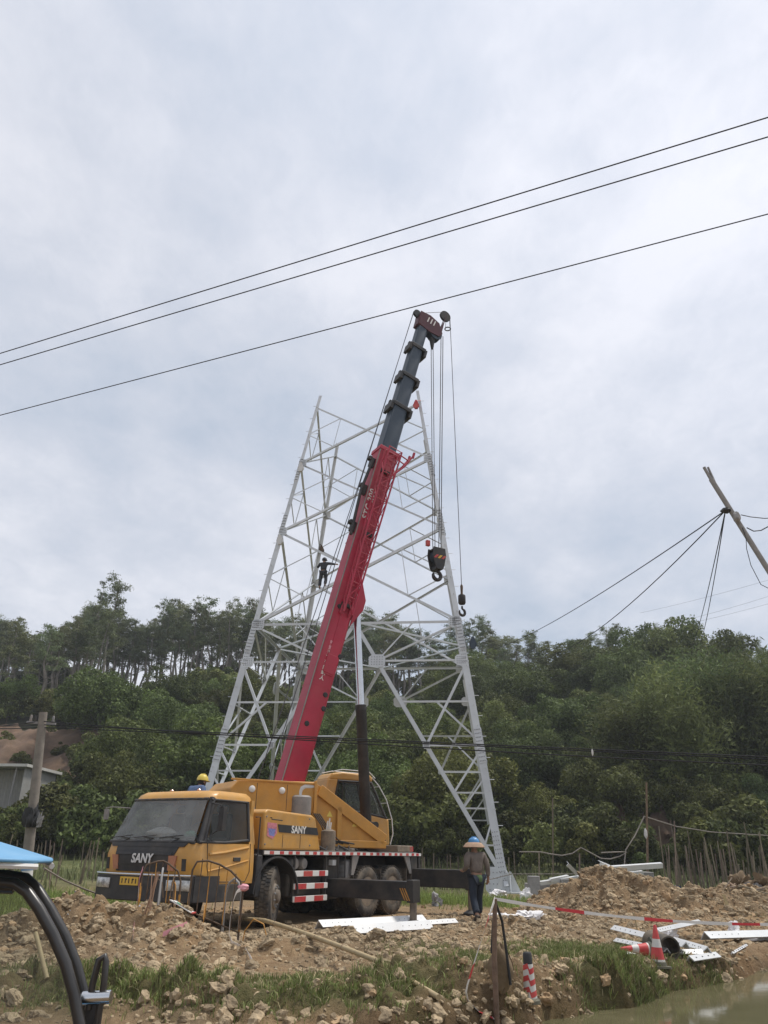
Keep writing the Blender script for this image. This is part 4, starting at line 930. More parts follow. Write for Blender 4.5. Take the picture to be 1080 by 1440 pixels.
# winch ropes
ropes = []
m = MB(); m.tube([S(-1.1, 0.1, 2.9), B(8.5, -0.56, 0.06), B(15.95, -0.49, 0.0)], 0.012, 5); m.tube([S(-1.3, -0.1, 2.9), B(8.5, -0.54, -0.06), B(15.9, -0.46, -0.06)], 0.012, 5)
m.tube([B(16.05, -0.25, 0.0), auxc+UZ*0.2], 0.010, 5)
hookp = S(3.98, 0, 9.35)                       # the main hook block hangs straight under the head
H1t = S(3.83, 0, 17.85); H2t = S(4.21, 0, 17.95)
blk_top = at_y(614, 772, H1t.y+0.05)
aux_top = at_y(649, 822, (auxc+SU*0.2).y+0.15)
for t in (-0.06, 0.06):
    m.tube([S(3.80, t, 17.75), blk_top+SN*t-SU*0.10], 0.012, 5); m.tube([S(4.22, t, 17.9), blk_top+SN*t+SU*0.12], 0.014, 5)
m.tube([auxc+SU*0.21, aux_top], 0.011, 5)
m.build('hoist_rope', 'rope_steel', crane)
m = MB(); m.lathe(S(3.80, 0, 17.2), UZ, [(0.0, 0), (0.05, 0.1), (0.10, 0.45), (0.06, 0.55)], 10); m.build('rope_socket', 'black_metal', head, smooth=True)

def hook_curve(c, r, up):
    pts = [c+UZ*(r*1.9), c+UZ*(r*1.2)]
    for a in np.linspace(80, -215, 20): pts.append(c+SU*(r*math.cos(R(a)))+UZ*(r*math.sin(R(a))))
    return pts
hb = thing('hook_block', blk_top-UZ*1.25, 'large black hook block with red and yellow stripes hanging on crane ropes', 'crane hook')
m = MB(); o = blk_top; prof = [(-0.21, 0.0), (0.21, 0.0), (0.24, -0.24), (0.16, -0.60), (0.11, -0.70), (-0.11, -0.70), (-0.16, -0.60), (-0.24, -0.24)]
for t in (-0.17, 0.13): m.prism([o+SU*a+UZ*z+SN*t for a, z in prof], SN*0.04)
m.box(o+UZ*-0.65, SU*0.11, SN*0.13, UZ*0.05); m.box(o+UZ*-0.06, SU*0.18, SN*0.14, UZ*0.03)
m.build('cheek_plate', 'black_metal', hb, bevel=0.012)
m = MB()
for t in (-0.08, 0.02): m.lathe(o+UZ*-0.27+SN*t, SN, [(0.2, 0), (0.2, 0.015), (0.17, 0.025), (0.2, 0.05), (0.2, 0.06)], 20)
m.build('pulley', 'boom_grey', hb, smooth=True)
for k, mt in enumerate(('red_paint', 'plate_yellow', 'red_paint')):
    m = MB(); a0 = -0.22+0.135*k; m.prism([o+SU*(a0)+UZ*-0.36+SN*0.171, o+SU*(a0+0.085)+UZ*-0.36+SN*0.171, o+SU*(a0+0.19)+UZ*-0.25+SN*0.171, o+SU*(a0+0.105)+UZ*-0.25+SN*0.171], SN*0.004); m.build('stripe', mt, hb)
m = MB(); hp = hook_curve(o+UZ*-0.86, 0.135, 0); m.tube(hp, [0.05]*4+[0.058]*(len(hp)-10)+[0.06, 0.055, 0.05, 0.045, 0.035, 0.02], 8); m.build('hook', 'black_metal', hb, smooth=True)
m = MB(); m.box(o+UZ*0.12+SU*-0.32, SU*0.06, SN*0.05, UZ*0.09); m.build('limit_tag', 'red_paint', hb, bevel=0.01)
ah = thing('hook_ball', aux_top-UZ*0.8, 'small auxiliary crane hook on a single rope', 'crane hook')
m = MB(); m.lathe(aux_top, -UZ, [(0.02, 0), (0.045, 0.05), (0.035, 0.28), (0.05, 0.32)], 10); m.build('rope_socket', 'rust_rod', ah, smooth=True)
m = MB(); m.lathe(aux_top-UZ*0.32, -UZ, [(0.03, 0), (0.10, 0.02), (0.115, 0.06), (0.115, 0.26), (0.09, 0.31), (0.03, 0.33)], 18); m.build('weight', 'black_metal', ah, smooth=True)
m = MB(); hp = hook_curve(aux_top-UZ*0.88, 0.10, 0); m.tube(hp, [0.03]*4+[0.042]*(len(hp)-10)+[0.036, 0.033, 0.03, 0.026, 0.02, 0.012], 8); m.build('hook', 'black_metal', ah, smooth=True)
# ------------------------------------------------------------------ steel lattice pylon under construction
TCX, TCY, TRO, THS, TAP = -0.635, 39.988, -0.1277, 6.614, 44.147
pylon = thing('lattice_pylon', (TCX, TCY, gz(TCX, TCY)), 'half-built galvanized steel lattice pylon with four splayed legs', 'pylon')
LEG = {'A': (-1, -1), 'B': (1, -1), 'C': (-1, 1), 'D': (1, 1)}
def LP(c, h):
    k = (1-h/TAP)*THS; x, y = LEG[c][0]*k, LEG[c][1]*k
    return Vector((TCX+x*math.cos(TRO)-y*math.sin(TRO), TCY+x*math.sin(TRO)+y*math.cos(TRO), h))
TXD = V(math.cos(TRO), math.sin(TRO), 0); TYD = V(-math.sin(TRO), math.cos(TRO), 0)
def member(a, b, w, inw, nm='brace', t=None, mat='galv', flip=False):
    """angle section: one flange in the face plane, the other turned inwards"""
    w *= 0.84; a, b = V(a), V(b); d = (b-a).normalized(); fp = V(inw).cross(d).normalized()
    if flip: fp = -fp
    m = MB(); m.angle(a-fp*(w*0.5), b-fp*(w*0.5), w, t or max(0.012, w*0.1), fp, inw); return m.build(nm, mat, pylon)
H1, H2, H3, H4, HT = 11.18, 16.25, 20.47, 24.32, 25.15
sub = [9.33, 7.45, 5.57, 4.48, 3.67, 3.07, 1.71]
bolt = MB()
def bolts(o, ex, ey, nx, ny, n):
    for i in range(nx):
        for j in range(ny):
            p = V(o)+V(ex)*i+V(ey)*j
            bolt.lathe(p, n, [(0.022, 0), (0.022, 0.02)], 6)
def gusset(c, ex, ey, w, h, n, th=0.016, mat='galv'):
    ex, ey, n = V(ex).normalized(), V(ey).normalized(), V(n).normalized()
    m = MB(); m.prism([V(c)+ex*(w*x)+ey*(h*y) for x, y in ((-0.5, -0.3), (-0.3, -0.5), (0.3, -0.5), (0.5, -0.3), (0.5, 0.3), (0.3, 0.5), (-0.3, 0.5), (-0.5, 0.3))], n*th)
    m.build('gusset_plate', mat, pylon)
    bolts(V(c)-ex*(w*0.32)-ey*(h*0.3)+n*th, ex*(w*0.16), ey*(h*0.2), 5, 4, n)
# legs in spliced lengths, stubs into the ground
for c in 'ABCD':
    sx, sy = LEG[c]; d1 = -TXD*sx; d2 = -TYD*sy
    cuts = [-0.6, 5.6, H1-0.6, H2+0.3, H3-0.4, HT] ; W = [0.32, 0.30, 0.25, 0.20, 0.165]
    for i in range(5):
        a, b = LP(c, cuts[i]), LP(c, cuts[i+1])
        m = MB(); m.angle(a, b, W[i], 0.035, d1, d2); m.build('leg', 'galv', pylon)
        if i:   # splice plates with bolts
            p = LP(c, cuts[i]); ax = (LP(c, cuts[i]+1)-p).normalized()
            for da, db in ((d1, d2), (d2, d1)):
                n = -db; n = (n-ax*n.dot(ax)).normalized(); e = (da-ax*da.dot(ax)).normalized()
                m = MB(); q = p+e*(W[i]*0.5)+n*0.004; m.prism([q-e*(W[i]*0.46)-ax*0.75, q+e*(W[i]*0.46)-ax*0.75, q+e*(W[i]*0.46)+ax*0.75, q-e*(W[i]*0.46)+ax*0.75], n*0.02); m.build('splice_plate', 'galv', pylon)
                bolts(q-e*(W[i]*0.32)-ax*0.66+n*0.022, e*(W[i]*0.21), ax*0.165, 4, 9, n)
    # foot: base plate and stiffeners
    p = LP(c, 0.05); g0 = gz(p.x, p.y)
    m = MB(); m.box((p.x, p.y, g0+0.02), TXD*0.45, TYD*0.45, UZ*0.03)
    for dd, ee in ((d1, d2), (d2, d1)):
        m.prism([p-dd*0.02-ee*0.03, p-dd*0.42-ee*0.03, p-dd*0.06-ee*0.03+UZ*0.75], ee*0.03); m.prism([p+dd*0.3-ee*0.01, p+dd*0.62-ee*0.01, p+dd*0.30-ee*0.01+UZ*0.6], ee*0.03)
    m.build('base_plate', 'galv', pylon)
    ax = (LP(c, 3)-LP(c, 0)).normalized()
    for da, db in ((d1, d2), (d2, d1)):
        n = -db; n = (n-ax*n.dot(ax)).normalized(); e = (da-ax*da.dot(ax)).normalized()
        bolts(LP(c, 0.5)+e*0.09+n*0.002, e*0.09, ax*0.16, 3, 12, n)
        bolts(LP(c, H1-1.9)+e*0.08+n*0.002, e*0.08, ax*0.17, 3, 11, n)
FACES = (('A', 'B', TYD), ('B', 'D', -TXD), ('D', 'C', -TYD), ('C', 'A', TXD))
mid = lambda a, b, f=0.5: a+(b-a)*f
for (P_, Q_, inw) in FACES:
    o = inw*0.03
    P = lambda h: LP(P_, h)+o; Q = lambda h: LP(Q_, h)+o
    M = mid(P(H1), Q(H1))
    member(P(H1), M, 0.14, inw, 'horizontal'); member(M, Q(H1), 0.14, inw, 'horizontal')
    ex = (Q(H1)-P(H1)).normalized(); ey = (LP(P_, H1)+LP(Q_, H1)-LP(P_, 0)-LP(Q_, 0)).normalized()
    gusset(M-inw*0.02, ex, ey, 0.55, 0.45, -inw)
    for X in (P, Q):
        foot = X(0.25); sg = ex if X is P else -ex
        member(foot, M, 0.20, inw, 'main_diagonal', flip=X is Q)
        D = lambda h: mid(foot, M, (h-0.25)/(H1-0.25))      # point on the main diagonal at a height
        for i, h in enumerate(sub): member(X(h), D(h), 0.10 if i < 3 else 0.075, inw, 'horizontal')
        gusset(D(sub[0])-inw*0.02, ex, ey, 0.75, 0.6, -inw); gusset(D(sub[2])-inw*0.02, ex, ey, 0.3, 0.3, -inw)
        gusset(mid(X(H1), X(H1)+sg, 0.3)-inw*0.02, ex, ey, 0.55, 0.55, -inw); gusset(mid(X(sub[0]), X(sub[0])+sg, 0.3)-inw*0.02, ex, ey, 0.55, 0.5, -inw)
        gusset(mid(X(0.45), X(0.45)+sg, 0.42)-inw*0.02, ex, ey, 0.9, 1.0, -inw)
        w = 0.10
        member(X(sub[0]), D(sub[2]), 0.13, inw); k = mid(X(sub[1]), D(sub[1]), 0.62-0.1); member(k, X(sub[2]), w, inw)
        member(X(sub[2]), D(sub[4]), w, inw); member(X(sub[3]), D(sub[5]), 0.08, inw); member(X(sub[5]), D(sub[6]), 0.08, inw)
        member(X(H1), D(sub[0]), 0.11, inw); member(mid(X(H1), M, 0.45), D(sub[0]), 0.07, inw)
    for (ha, hb) in ((H1, H2), (H2, H3), (H3, H4)):
        wd = 0.14 if ha < 12 else 0.115
        member(P(ha), Q(hb), wd*1.15, inw, 'cross_brace', flip=True); member(Q(ha)+inw*0.03, P(hb)+inw*0.03, wd, inw, 'cross_brace', flip=True)
        # crossing point
        wa, wb = (P(ha)-Q(ha)).length, (P(hb)-Q(hb)).length; f = wa/(wa+wb)
        X_ = mid(P(ha), Q(hb), f); hm = (ha+hb)/2
        for A_, s in ((P, 0), (Q, 1)):
            lo = mid(A_(ha), X_, 0.5); up = mid(A_(hb), X_, 0.5)
            member(A_(hm), lo, 0.06, inw); member(A_(hm), up, 0.06, inw); member(lo, up, 0.045, inw)
            gusset(mid(A_(ha), A_(ha)+(ex if s == 0 else -ex), 0.18)-inw*0.02, ex, ey, 0.42, 0.5, -inw)
# plan bracing at the waist
ms = [mid(LP(a, H1), LP(b, H1)) for a, b, _ in FACES]
for i in range(4): member(ms[i], ms[(i+1) % 4], 0.11, UZ, 'plan_brace')
ms = [mid(LP(a, sub[0]), LP(b, sub[0])) for a, b, _ in FACES]
bo = bolt.build('bolts', 'bolt', pylon); bo['kind'] = 'stuff'
# climbing step bolts up the legs
m = MB()
for c in 'AB':
    sx, sy = LEG[c]
    for k in range(52):
        h = 2.0+k*0.44
        p = LP(c, h); dd = (TXD*sx) if k % 2 else (TYD*sy)
        q = p-(TYD*sy*0.1 if k % 2 else TXD*sx*0.1); m.tube([q-dd*0.02, q+dd*0.19], 0.013, 5)
sb = m.build('step_bolts', 'galv', pylon); sb['kind'] = 'stuff'
# rigging pulleys tied to the legs
for c, h, mt in (('A', 20.0, 'silver_mark'), ('A', 15.6, 'silver_mark'), ('B', 23.9, 'red_paint'), ('C', 18.2, 'rust_rod'), ('B', 10.0, 'boom_grey')):
    p = LP(c, h)-TYD*0.25+(TXD*0.25 if c != 'B' else (-TXD*0.3 if h > 20 else TXD*0.35)); pb = thing('rigging_pulley', p, {'A': 'pale rigging pulley tied to left leg of pylon' if h > 17 else 'pale rigging pulley strapped lower on left leg of pylon', 'B': 'red rigging pulley tied near top of right pylon leg' if h > 20 else 'dark grey rigging pulley hanging on right pylon leg', 'C': 'rusty rigging pulley tied to rear pylon leg'}[c], 'pulley')
    m = MB(); m.lathe(p-TYD*0.05, TYD, [(0.17, 0), (0.17, 0.02), (0.13, 0.04), (0.17, 0.08), (0.17, 0.1)], 18); m.build('wheel', mt, pb, smooth=True)
    m = MB()
    for t in (-0.075, 0.06): m.prism([p+TXD*a+UZ*z+TYD*t for a, z in ((-0.09, -0.2), (0.09, -0.2), (0.12, 0.15), (0.03, 0.33), (-0.03, 0.33), (-0.12, 0.15))], TYD*0.015)
    m.tube([p+UZ*0.3, LP(c, h+0.5)-TYD*0.02], 0.02, 6)
    m.build('bracket', mt, pb)
# long rope from the top of the left leg
# ------------------------------------------------------------------ poles and wires
def catenary(a, b, sag, n=24):
    a, b = V(a), V(b); return [a+(b-a)*(i/n)-UZ*(4*sag*(i/n)*(1-i/n)) for i in range(n+1)]
# three overhead cables crossing the sky
for k, (yl, yr, sg) in enumerate(((497, 165, 0.10), (513, 192.5, 0.10), (584, 301, 0.10))):
    zz = 8.6 if k < 2 else 8.0
    a, b = at_z(0, yl, zz), at_z(1080, yr, zz); d = b-a
    a2, b2 = a-d*1.2, b+d*1.3
    pts = [a2+(b2-a2)*(i/60) for i in range(61)]
    mt = MB().tube(pts, 0.008 if k < 2 else 0.0072, 6).build('overhead_cable', 'wire', None, smooth=True)
    tag(mt, ['black overhead cable, highest of three crossing the sky', 'black overhead cable just under the highest one', 'lowest sky cable, passing right at the boom head'][k], 'cable')
# utility pole at left with its bundle of low cables
pb = at_y(40, 1232, 23.0); pb.z = gz(pb.x, pb.y)
pole = thing('utility_pole', pb, 'leaning concrete utility pole beside the grey shed', 'utility pole')
ptop = at_y(61, 1002, 23.0)
m = MB(); m.tube([V(pb)-UZ*0.3, ptop], [0.155, 0.115], 14); m.build('post', 'concrete_pole', pole, smooth=True)
m = MB(); m.box(ptop-UZ*0.30, V(0.38, 0.1, 0), V(0, 0.03, 0), UZ*0.035); m.build('crossarm', 'old_wood_grey', pole)
for k in (-0.3, 0.3):
    m = MB(); m.lathe(ptop+V(k, k*0.2, -0.28), UZ, [(0.03, 0), (0.05, 0.05), (0.03, 0.09), (0.045, 0.14), (0.02, 0.2)], 10); m.build('insulator', 'muffler', pole, smooth=True)
pt_tag = pb+(ptop-pb)*0.16
m = MB(); m.lathe(V(pb)+(ptop-V(pb))*0.08, (ptop-V(pb)).normalized(), [(0.157, 0), (0.157, 0.75)], 14); m.build('white_band', 'white_paint', pole, smooth=True)
m = MB(); m.lathe(V(pb)+(ptop-V(pb))*0.155, (ptop-V(pb)).normalized(), [(0.160, 0), (0.160, 0.36)], 14); m.build('blue_plate', 'helmet_blue', pole, smooth=True)
WRAPS = True
ends = []
for k, (l, r, sg) in enumerate((((58, 1019), (1092, 1064), 0.1), ((60, 1023), (1092, 1069), 0.14), ((57, 1014), (1092, 1070), 0.2))):
    a = at_y(*l, 23.0); b = at_y(*r, 15.4); b = b+(b-a)*0.25
    mm = at_y(430, 1036+2.5*k, 18.7)
    def qd(t): return a*((1-t)*(1-2*t))+mm*(4*t*(1-t))+b*(t*(2*t-1))
    # parabola through the pole, the crossing in front of the boom and the far right end
    tm = 0.36
    c2 = (mm-a*(1-tm)**2-b*tm**2)/(2*tm*(1-tm))
    pts = [a*(1-t)**2+c2*(2*t*(1-t))+b*t*t for t in np.linspace(0, 1, 60)]
    tag(MB().tube(pts, 0.014, 6).build('low_cable', 'wire', None, smooth=True), ['low black cable crossing in front of the boom, attached to pole crossarm', 'low black cable crossing in front of the boom, attached under the crossarm', 'low black cable crossing in front of the boom, attached above the crossarm'][k], 'cable')
    for sx in (-1,):   # the other side of the pole
        e2 = at_y(-70, 1018+3*k, 22.0); tag(MB().tube(catenary(a, e2, 0.05, 8), 0.014, 6).build('low_cable', 'wire'), 'low black cable leaving the concrete pole away from the crane', 'cable', 'cables on the far side of the concrete pole')
    if k == 1:
        t = 0.66; p = a*(1-t)**2+c2*(2*t*(1-t))+b*t*t
        tag(lump('cable_tag', at_y(833, 1058, p.y), 0.018, 0.018, 0.06, 'white_cloth', None, 3), 'small pale tag tied on the low cables', 'tag')
# leaning steel gin pole top right
q1, q2 = at_y(1000, 674, 24.0), at_y(1080, 796, 24.0); d = (q2-q1); tt = (q1.z-gz(10, 24))/(q1.z-q2.z); qb = q1+d*tt; qb.z = gz(qb.x, qb.y)-0.1
gp_ = thing('leaning_mast', (qb.x, qb.y, qb.z), 'thin grey forked mast leaning over with guy wires tied on', 'mast')
m = MB(); m.tube([qb, q1], [0.10, 0.085], 12); m.tube([q1+d.normalized()*0.3-V(0.03, 0, 0), at_y(990, 657, 24.0)], 0.055, 8); m.tube([q1+d.normalized()*0.2+V(0.05, 0, 0), at_y(995.5, 657, 24.0)], 0.04, 8); m.build('post', 'old_wood_grey', gp_, smooth=True)
kn = at_y(1025, 718, 24.0)
lump('rope_lashing', kn-V(0.10, 0, 0), 0.16, 0.12, 0.10, 'black_metal', gp_, 8); lump('rope_lashing', at_y(1036, 728, 23.9), 0.12, 0.14, 0.20, 'old_wood_grey', gp_, 9)
def wire(nm, pts, r, lab, cat='wire', grp=None, mat='wire', parent=None): 
    o = MB().tube(pts, r, 5).build(nm, mat, parent, smooth=True)
    return tag(o, lab, cat, grp) if parent is None else o
w1 = kn-V(0.12, 0, 0)
wire('guy_wire', catenary(w1, at_y(708, 890, 80)+V(-1, 4, -1), 0.6), 0.022, None, parent=gp_)
wire('guy_wire', catenary(w1, at_y(748, 898, 84)+V(-1, 4, -1), 2.0), 0.022, None, parent=gp_)
wire('guy_wire', catenary(w1, at_y(977, 900, 60), 0.2), 0.020, None, parent=gp_); wire('guy_wire', catenary(w1, at_y(985, 905, 62), 0.3), 0.020, None, parent=gp_)
wire('slack_wire', [at_y(x, y, 24.0) for x, y in ((1042, 724), (1056, 727), (1075, 729), (1100, 728), (1130, 722))], 0.016, None, parent=gp_)
wire('slack_wire', [at_y(x, y, 24.0) for x, y in ((1050, 742), (1060, 747), (1070, 746), (1085, 738), (1110, 720))], 0.02, None, parent=gp_)
wire('slack_wire', [at_y(x, y, 23.9) for x, y in ((1044, 742), (1049, 757), (1050, 772), (1056, 795), (1070, 822), (1090, 832))], 0.012, None, parent=gp_)
# faint far transmission wires right
for k, (a_, b_) in enumerate((((900, 862), (1120, 804)), ((930, 880), (1120, 826)), ((915, 888), (1120, 838)))):
    tag(MB().tube(catenary(at_y(*a_, 240), at_y(*b_, 190), 0.5), 0.03, 4).build('distant_line', 'rope_steel'), 'faint thin power line far behind the leaning mast', 'cable', 'faint far power lines')

# ------------------------------------------------------------------ shed at left
sc0 = at_y(-40, 1150, 50); sh = thing('shed', (sc0.x, 50, hz(sc0.x, 50)), 'open grey shed of corrugated sheet with flat pale roof', 'shed')
xr = at_y(44, 1090, 49).x; zt = at_y(44, 1083, 49).z; zb = gz(xr, 50)-0.3; xl = xr-9
m = MB(); m.prism([(xl, 47.6, zt+0.02), (xr+0.25, 47.6, zt+0.08), (xr+0.25, 47.6, zt+0.24), (xl, 47.6, zt+0.14)], V(0, 5.5, 0)); m.build('roof', 'shed_roof', sh)
m = MB()
for i in range(40):                                  # corrugated right wall
    y0 = 48+i*0.12; m.add([(xr-0.02+0.04*(i % 2), y0, zb), (xr-0.02+0.04*((i+1) % 2), y0+0.12, zb), (xr-0.02+0.04*((i+1) % 2), y0+0.12, zt+0.05), (xr-0.02+0.04*(i % 2), y0, zt+0.05)], [(0, 1, 2, 3)])
m.build('side_wall', 'corrugated', sh, solid=0.02)
m = MB()
xs_ = np.arange(xl+6.2, xr, 0.1)
for i, x in enumerate(xs_): m.add([(x, 48.0+0.03*(i % 2), zb), (x+0.1, 48.0+0.03*((i+1) % 2), zb), (x+0.1, 48.0+0.03*((i+1) % 2), zb+(zt-zb)*0.50), (x, 48.0+0.03*(i % 2), zb+(zt-zb)*0.50)], [(0, 1, 2, 3)])
m.build('front_panel', 'corrugated', sh, solid=0.02)
m = MB()
for i, x in enumerate(np.arange(xr-2.0, xr-0.02, 0.1)): m.add([(x, 49.2+0.03*(i % 2), zb), (x+0.1, 49.2+0.03*((i+1) % 2), zb), (x+0.1, 49.2+0.03*((i+1) % 2), zt), (x, 49.2+0.03*(i % 2), zt)], [(0, 1, 2, 3)])
m.build('inner_wall', 'corrugated', sh, solid=0.02)
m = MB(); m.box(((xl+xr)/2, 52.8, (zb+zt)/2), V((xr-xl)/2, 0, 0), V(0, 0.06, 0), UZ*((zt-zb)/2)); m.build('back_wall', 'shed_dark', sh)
for px in (12, -30):
    x = at_y(px, 1120, 47.9).x; m = MB(); m.tube([(x, 47.9, zb), (x+0.15, 47.9, zt+0.1)], 0.05, 8); m.build('post', 'old_wood_grey', sh, smooth=True)

# ------------------------------------------------------------------ barricades, sign, tape, stakes, bag
def barrier(pl, pr, h, label, nb=5, lean=0.0):
    a = at_y(*pl); b = at_y(*pr); a.z = gz(a.x, a.y); b.z = gz(b.x, b.y); ex = V(b.x-a.x, b.y-a.y, 0); w = ex.length; ex.normalize(); ln = V(-ex.y, ex.x, 0)*lean
    t = thing('crowd_barrier', a, label, 'barrier')
    up = lambda f, z: a+ex*(w*f)+UZ*z+ln*z+UZ*((b.z-a.z)*f)
    m = MB(); r = 0.16/w*1.4
    pts = [up(0, -0.12), up(0, h-0.22), up(r*0.25, h-0.08), up(r, h), up(0.5, h+0.02), up(1-r, h), up(1-r*0.25, h-0.08), up(1, h-0.22), up(1, -0.12)]
    m.tube(pts, 0.016, 8); m.tube([up(0, 0.16), up(1, 0.16)], 0.012, 8); m.build('frame', 'rust_rod', t, smooth=True)
    for k in range(nb):
        f = (k+1)/(nb+1); m = MB(); m.tube([up(f, 0.16), up(f, h-0.005)], 0.008, 6); m.build('bar', 'rod_yellow' if k % 2 else 'rust_rod', t)
    for f in (0.0, 1.0):
        m = MB(); m.lathe(up(f, 0.18), UZ, [(0.0175, 0), (0.0175, 0.22)], 8); m.build('painted_band', 'rod_yellow', t, smooth=True)
    return t, up
b1_, up1 = barrier((189, 1318, 13.3), (247, 1312, 13.5), 0.80, 'rusty arched tube barrier with pink tape on its end post', 5, 0.16)
b2_, up2 = barrier((260, 1314, 13.4), (336, 1304, 13.7), 0.95, 'taller rusty barrier with white ribbon hanging from its hooped end', 5, -0.10)
m = MB(); q = up2(1.0, 0); d_ = V(0.30, -0.25, 0)
m.tube([q-UZ*0.1, q+UZ*0.7, q+UZ*0.85-d_*0.2, q+UZ*0.92-d_*0.5, q+UZ*0.86-d_*0.8, q+UZ*0.7-d_, q-d_-UZ*0.05], 0.02, 8); m.build('hoop', 'old_wood_grey', b2_, smooth=True)
m = MB(); q = up1(0.5, 0); d_ = V(0.1, -0.45, 0)
m.tube([q-UZ*0.1, q+UZ*0.55, q+UZ*0.72+d_*0.3, q+UZ*0.6+d_*0.8, q+d_-UZ*0.1], 0.016, 8); m.build('hoop', 'old_wood_grey', b1_, smooth=True)
def ribbon(nm, pts, w, mats, label, seg=0.5, group=None, dirw=UZ, twist=0.0, cat='tape'):
    """red and white tape: alternating lengths along a path, each a part"""
    t = thing(nm, pts[0], label, cat, group); P = [V(p) for p in pts]
    acc = 0; Ls_ = [0]
    for a, b in zip(P[:-1], P[1:]): acc += (b-a).length; Ls_.append(acc)
    def at(s):
        for i in range(len(P)-1):
            if s <= Ls_[i+1]+1e-9:
                return P[i]+(P[i+1]-P[i])*((s-Ls_[i])/max(1e-6, Ls_[i+1]-Ls_[i]))
        return P[-1]
    s0 = 0; k = 0
    while s0 < acc-1e-3:
        ln = seg*(1.0 if k % 2 == 0 else 0.48); s1 = min(acc, s0+ln); n = max(2, int((s1-s0)/0.06)); m = MB(); vs = []
        for i in range(n+1):
            s = s0+(s1-s0)*i/n; p = at(s); wv = (dirw*math.cos(twist*s)+V(0.3, -0.9, 0)*math.sin(twist*s)).normalized()
            ww = w*(0.85+0.15*math.sin(s*9.0)); vs += [p-wv*ww*0.5, p+wv*ww*0.5]
        m.add(vs, [(2*i, 2*i+1, 2*i+3, 2*i+2) for i in range(n)])
        m.build('tape_length', mats[k % 2], t, solid=0.002); s0 = s1; k += 1
    return t
RW = ('tape_white', 'tape_red')
stk_b = on_ground(699, 1441); stk_t = at_y(696, 1264, stk_b.y-0.05)
st_ = thing('wooden_stake', stk_b, 'rough wooden stake driven upright, sack hanging from its top', 'stake')
m = MB(); m.tube([V(stk_b)-UZ*0.2, V(stk_b)*0.5+stk_t*0.5+V(-0.015, 0, 0), stk_t], [0.028, 0.026, 0.022], 8); m.build('post', 'wood', st_, smooth=True)
bagc = at_y(704, 1362, stk_b.y+0.12)
bg_ = thing('hanging_sack', bagc-UZ*0.2, 'brown cloth sack hung by black strap on the wooden stake', 'sack')
lump('sack', bagc, 0.115, 0.07, 0.20, 'bag_brown', bg_, 12, amp=0.2)
m = MB(); m.tube([stk_t-UZ*0.02, at_y(706, 1295, stk_b.y+0.02), at_y(711, 1330, stk_b.y+0.03), at_y(718, 1385, stk_b.y+0.05)], 0.014, 6); m.tube([stk_t-UZ*0.02, at_y(693, 1300, stk_b.y+0.02), at_y(691, 1340, stk_b.y+0.05), bagc+V(-0.05, 0, 0.14)], 0.011, 6); m.build('strap', 'black_mark', bg_, smooth=True)
te = at_y(1095, 1300, 8.9)
ribbon('barrier_tape', catenary(stk_t, te, 0.06, 16), 0.032, RW, 'red and white tape stretched from stake across the right mound', 0.62)
ribbon('barrier_tape', [stk_t, at_y(684, 1300, 8.25), at_y(668, 1350, 8.4), at_y(655, 1393, 8.6), on_ground(658, 1412, 0.02), on_ground(672, 1428, 0.02), on_ground(694, 1436, 0.02)], 0.055, RW, 'red and white tape drooping from stake down to the clods', 0.36, twist=1.2)
hp_ = up2(1.0, 0.90)+V(-0.12, 0.05, 0)
ribbon('ribbon', [up2(1.0, 0.78), up2(0.9, 0.72)+V(0, -.1, 0), up2(0.86, 0.58)+V(0, -.12, 0), up2(0.84, 0.3)+V(0, -.14, 0), up2(0.86, 0.05)+V(0, -.2, 0.06), on_ground(325, 1332, 0.06), on_ground(345, 1340, 0.05), on_ground(356, 1362, 0.04)], 0.055, ('tape_white', 'tape_white', ), 'pale ribbon trailing from the hooped barrier over the clods', 0.5, twist=2.0)
lump_ = tag(lump('tape_knot', up2(1.0, 0.80), 0.09, 0.06, 0.05, 'tape_pink', None, 21), 'pink knotted tape on the hooped barrier post', 'tape knot')
ribbon('ribbon', [up1(0.0, 0.66), up1(0.0, 0.5)+V(-.03, -.03, 0), up1(0.02, 0.25)+V(-.02, -.03, 0), up1(-0.04, 0.05)+V(0, -.05, 0.02), on_ground(186, 1325, 0.04)], 0.07, ('tape_pink', 'tape_white'), 'pink and white tape wound down the arched barrier post', 0.3, twist=3.0)
ribbon('ribbon', [on_ground(228, 1322, 0.05), on_ground(250, 1312, 0.05), on_ground(262, 1306, 0.06)], 0.07, ('tape_pink', 'tape_pink'), 'pink tape lying on soil between the two barriers', 0.5)
for k in range(7):
    q = at_y(random.uniform(178, 345), 1310, random.uniform(13.1, 14.0)); q.z = gz(q.x, q.y)-0.05; d_ = V(random.uniform(-.5, .5), random.uniform(-.3, .3), 0); h_ = random.uniform(0.35, 0.75)
    m = MB(); m.tube([q, q+UZ*h_*0.6+d_*0.1, q+UZ*h_+d_*0.45, q+UZ*h_*0.85+d_*0.9, q+UZ*h_*0.5+d_*1.05], 0.009, 5); tag(m.build('bent_rod', 'rust_rod' if k % 2 else 'rod_yellow', None, smooth=True), 'thin bent rod sticking out of the soil among the barriers', 'rod', 'bent rods among the barriers')
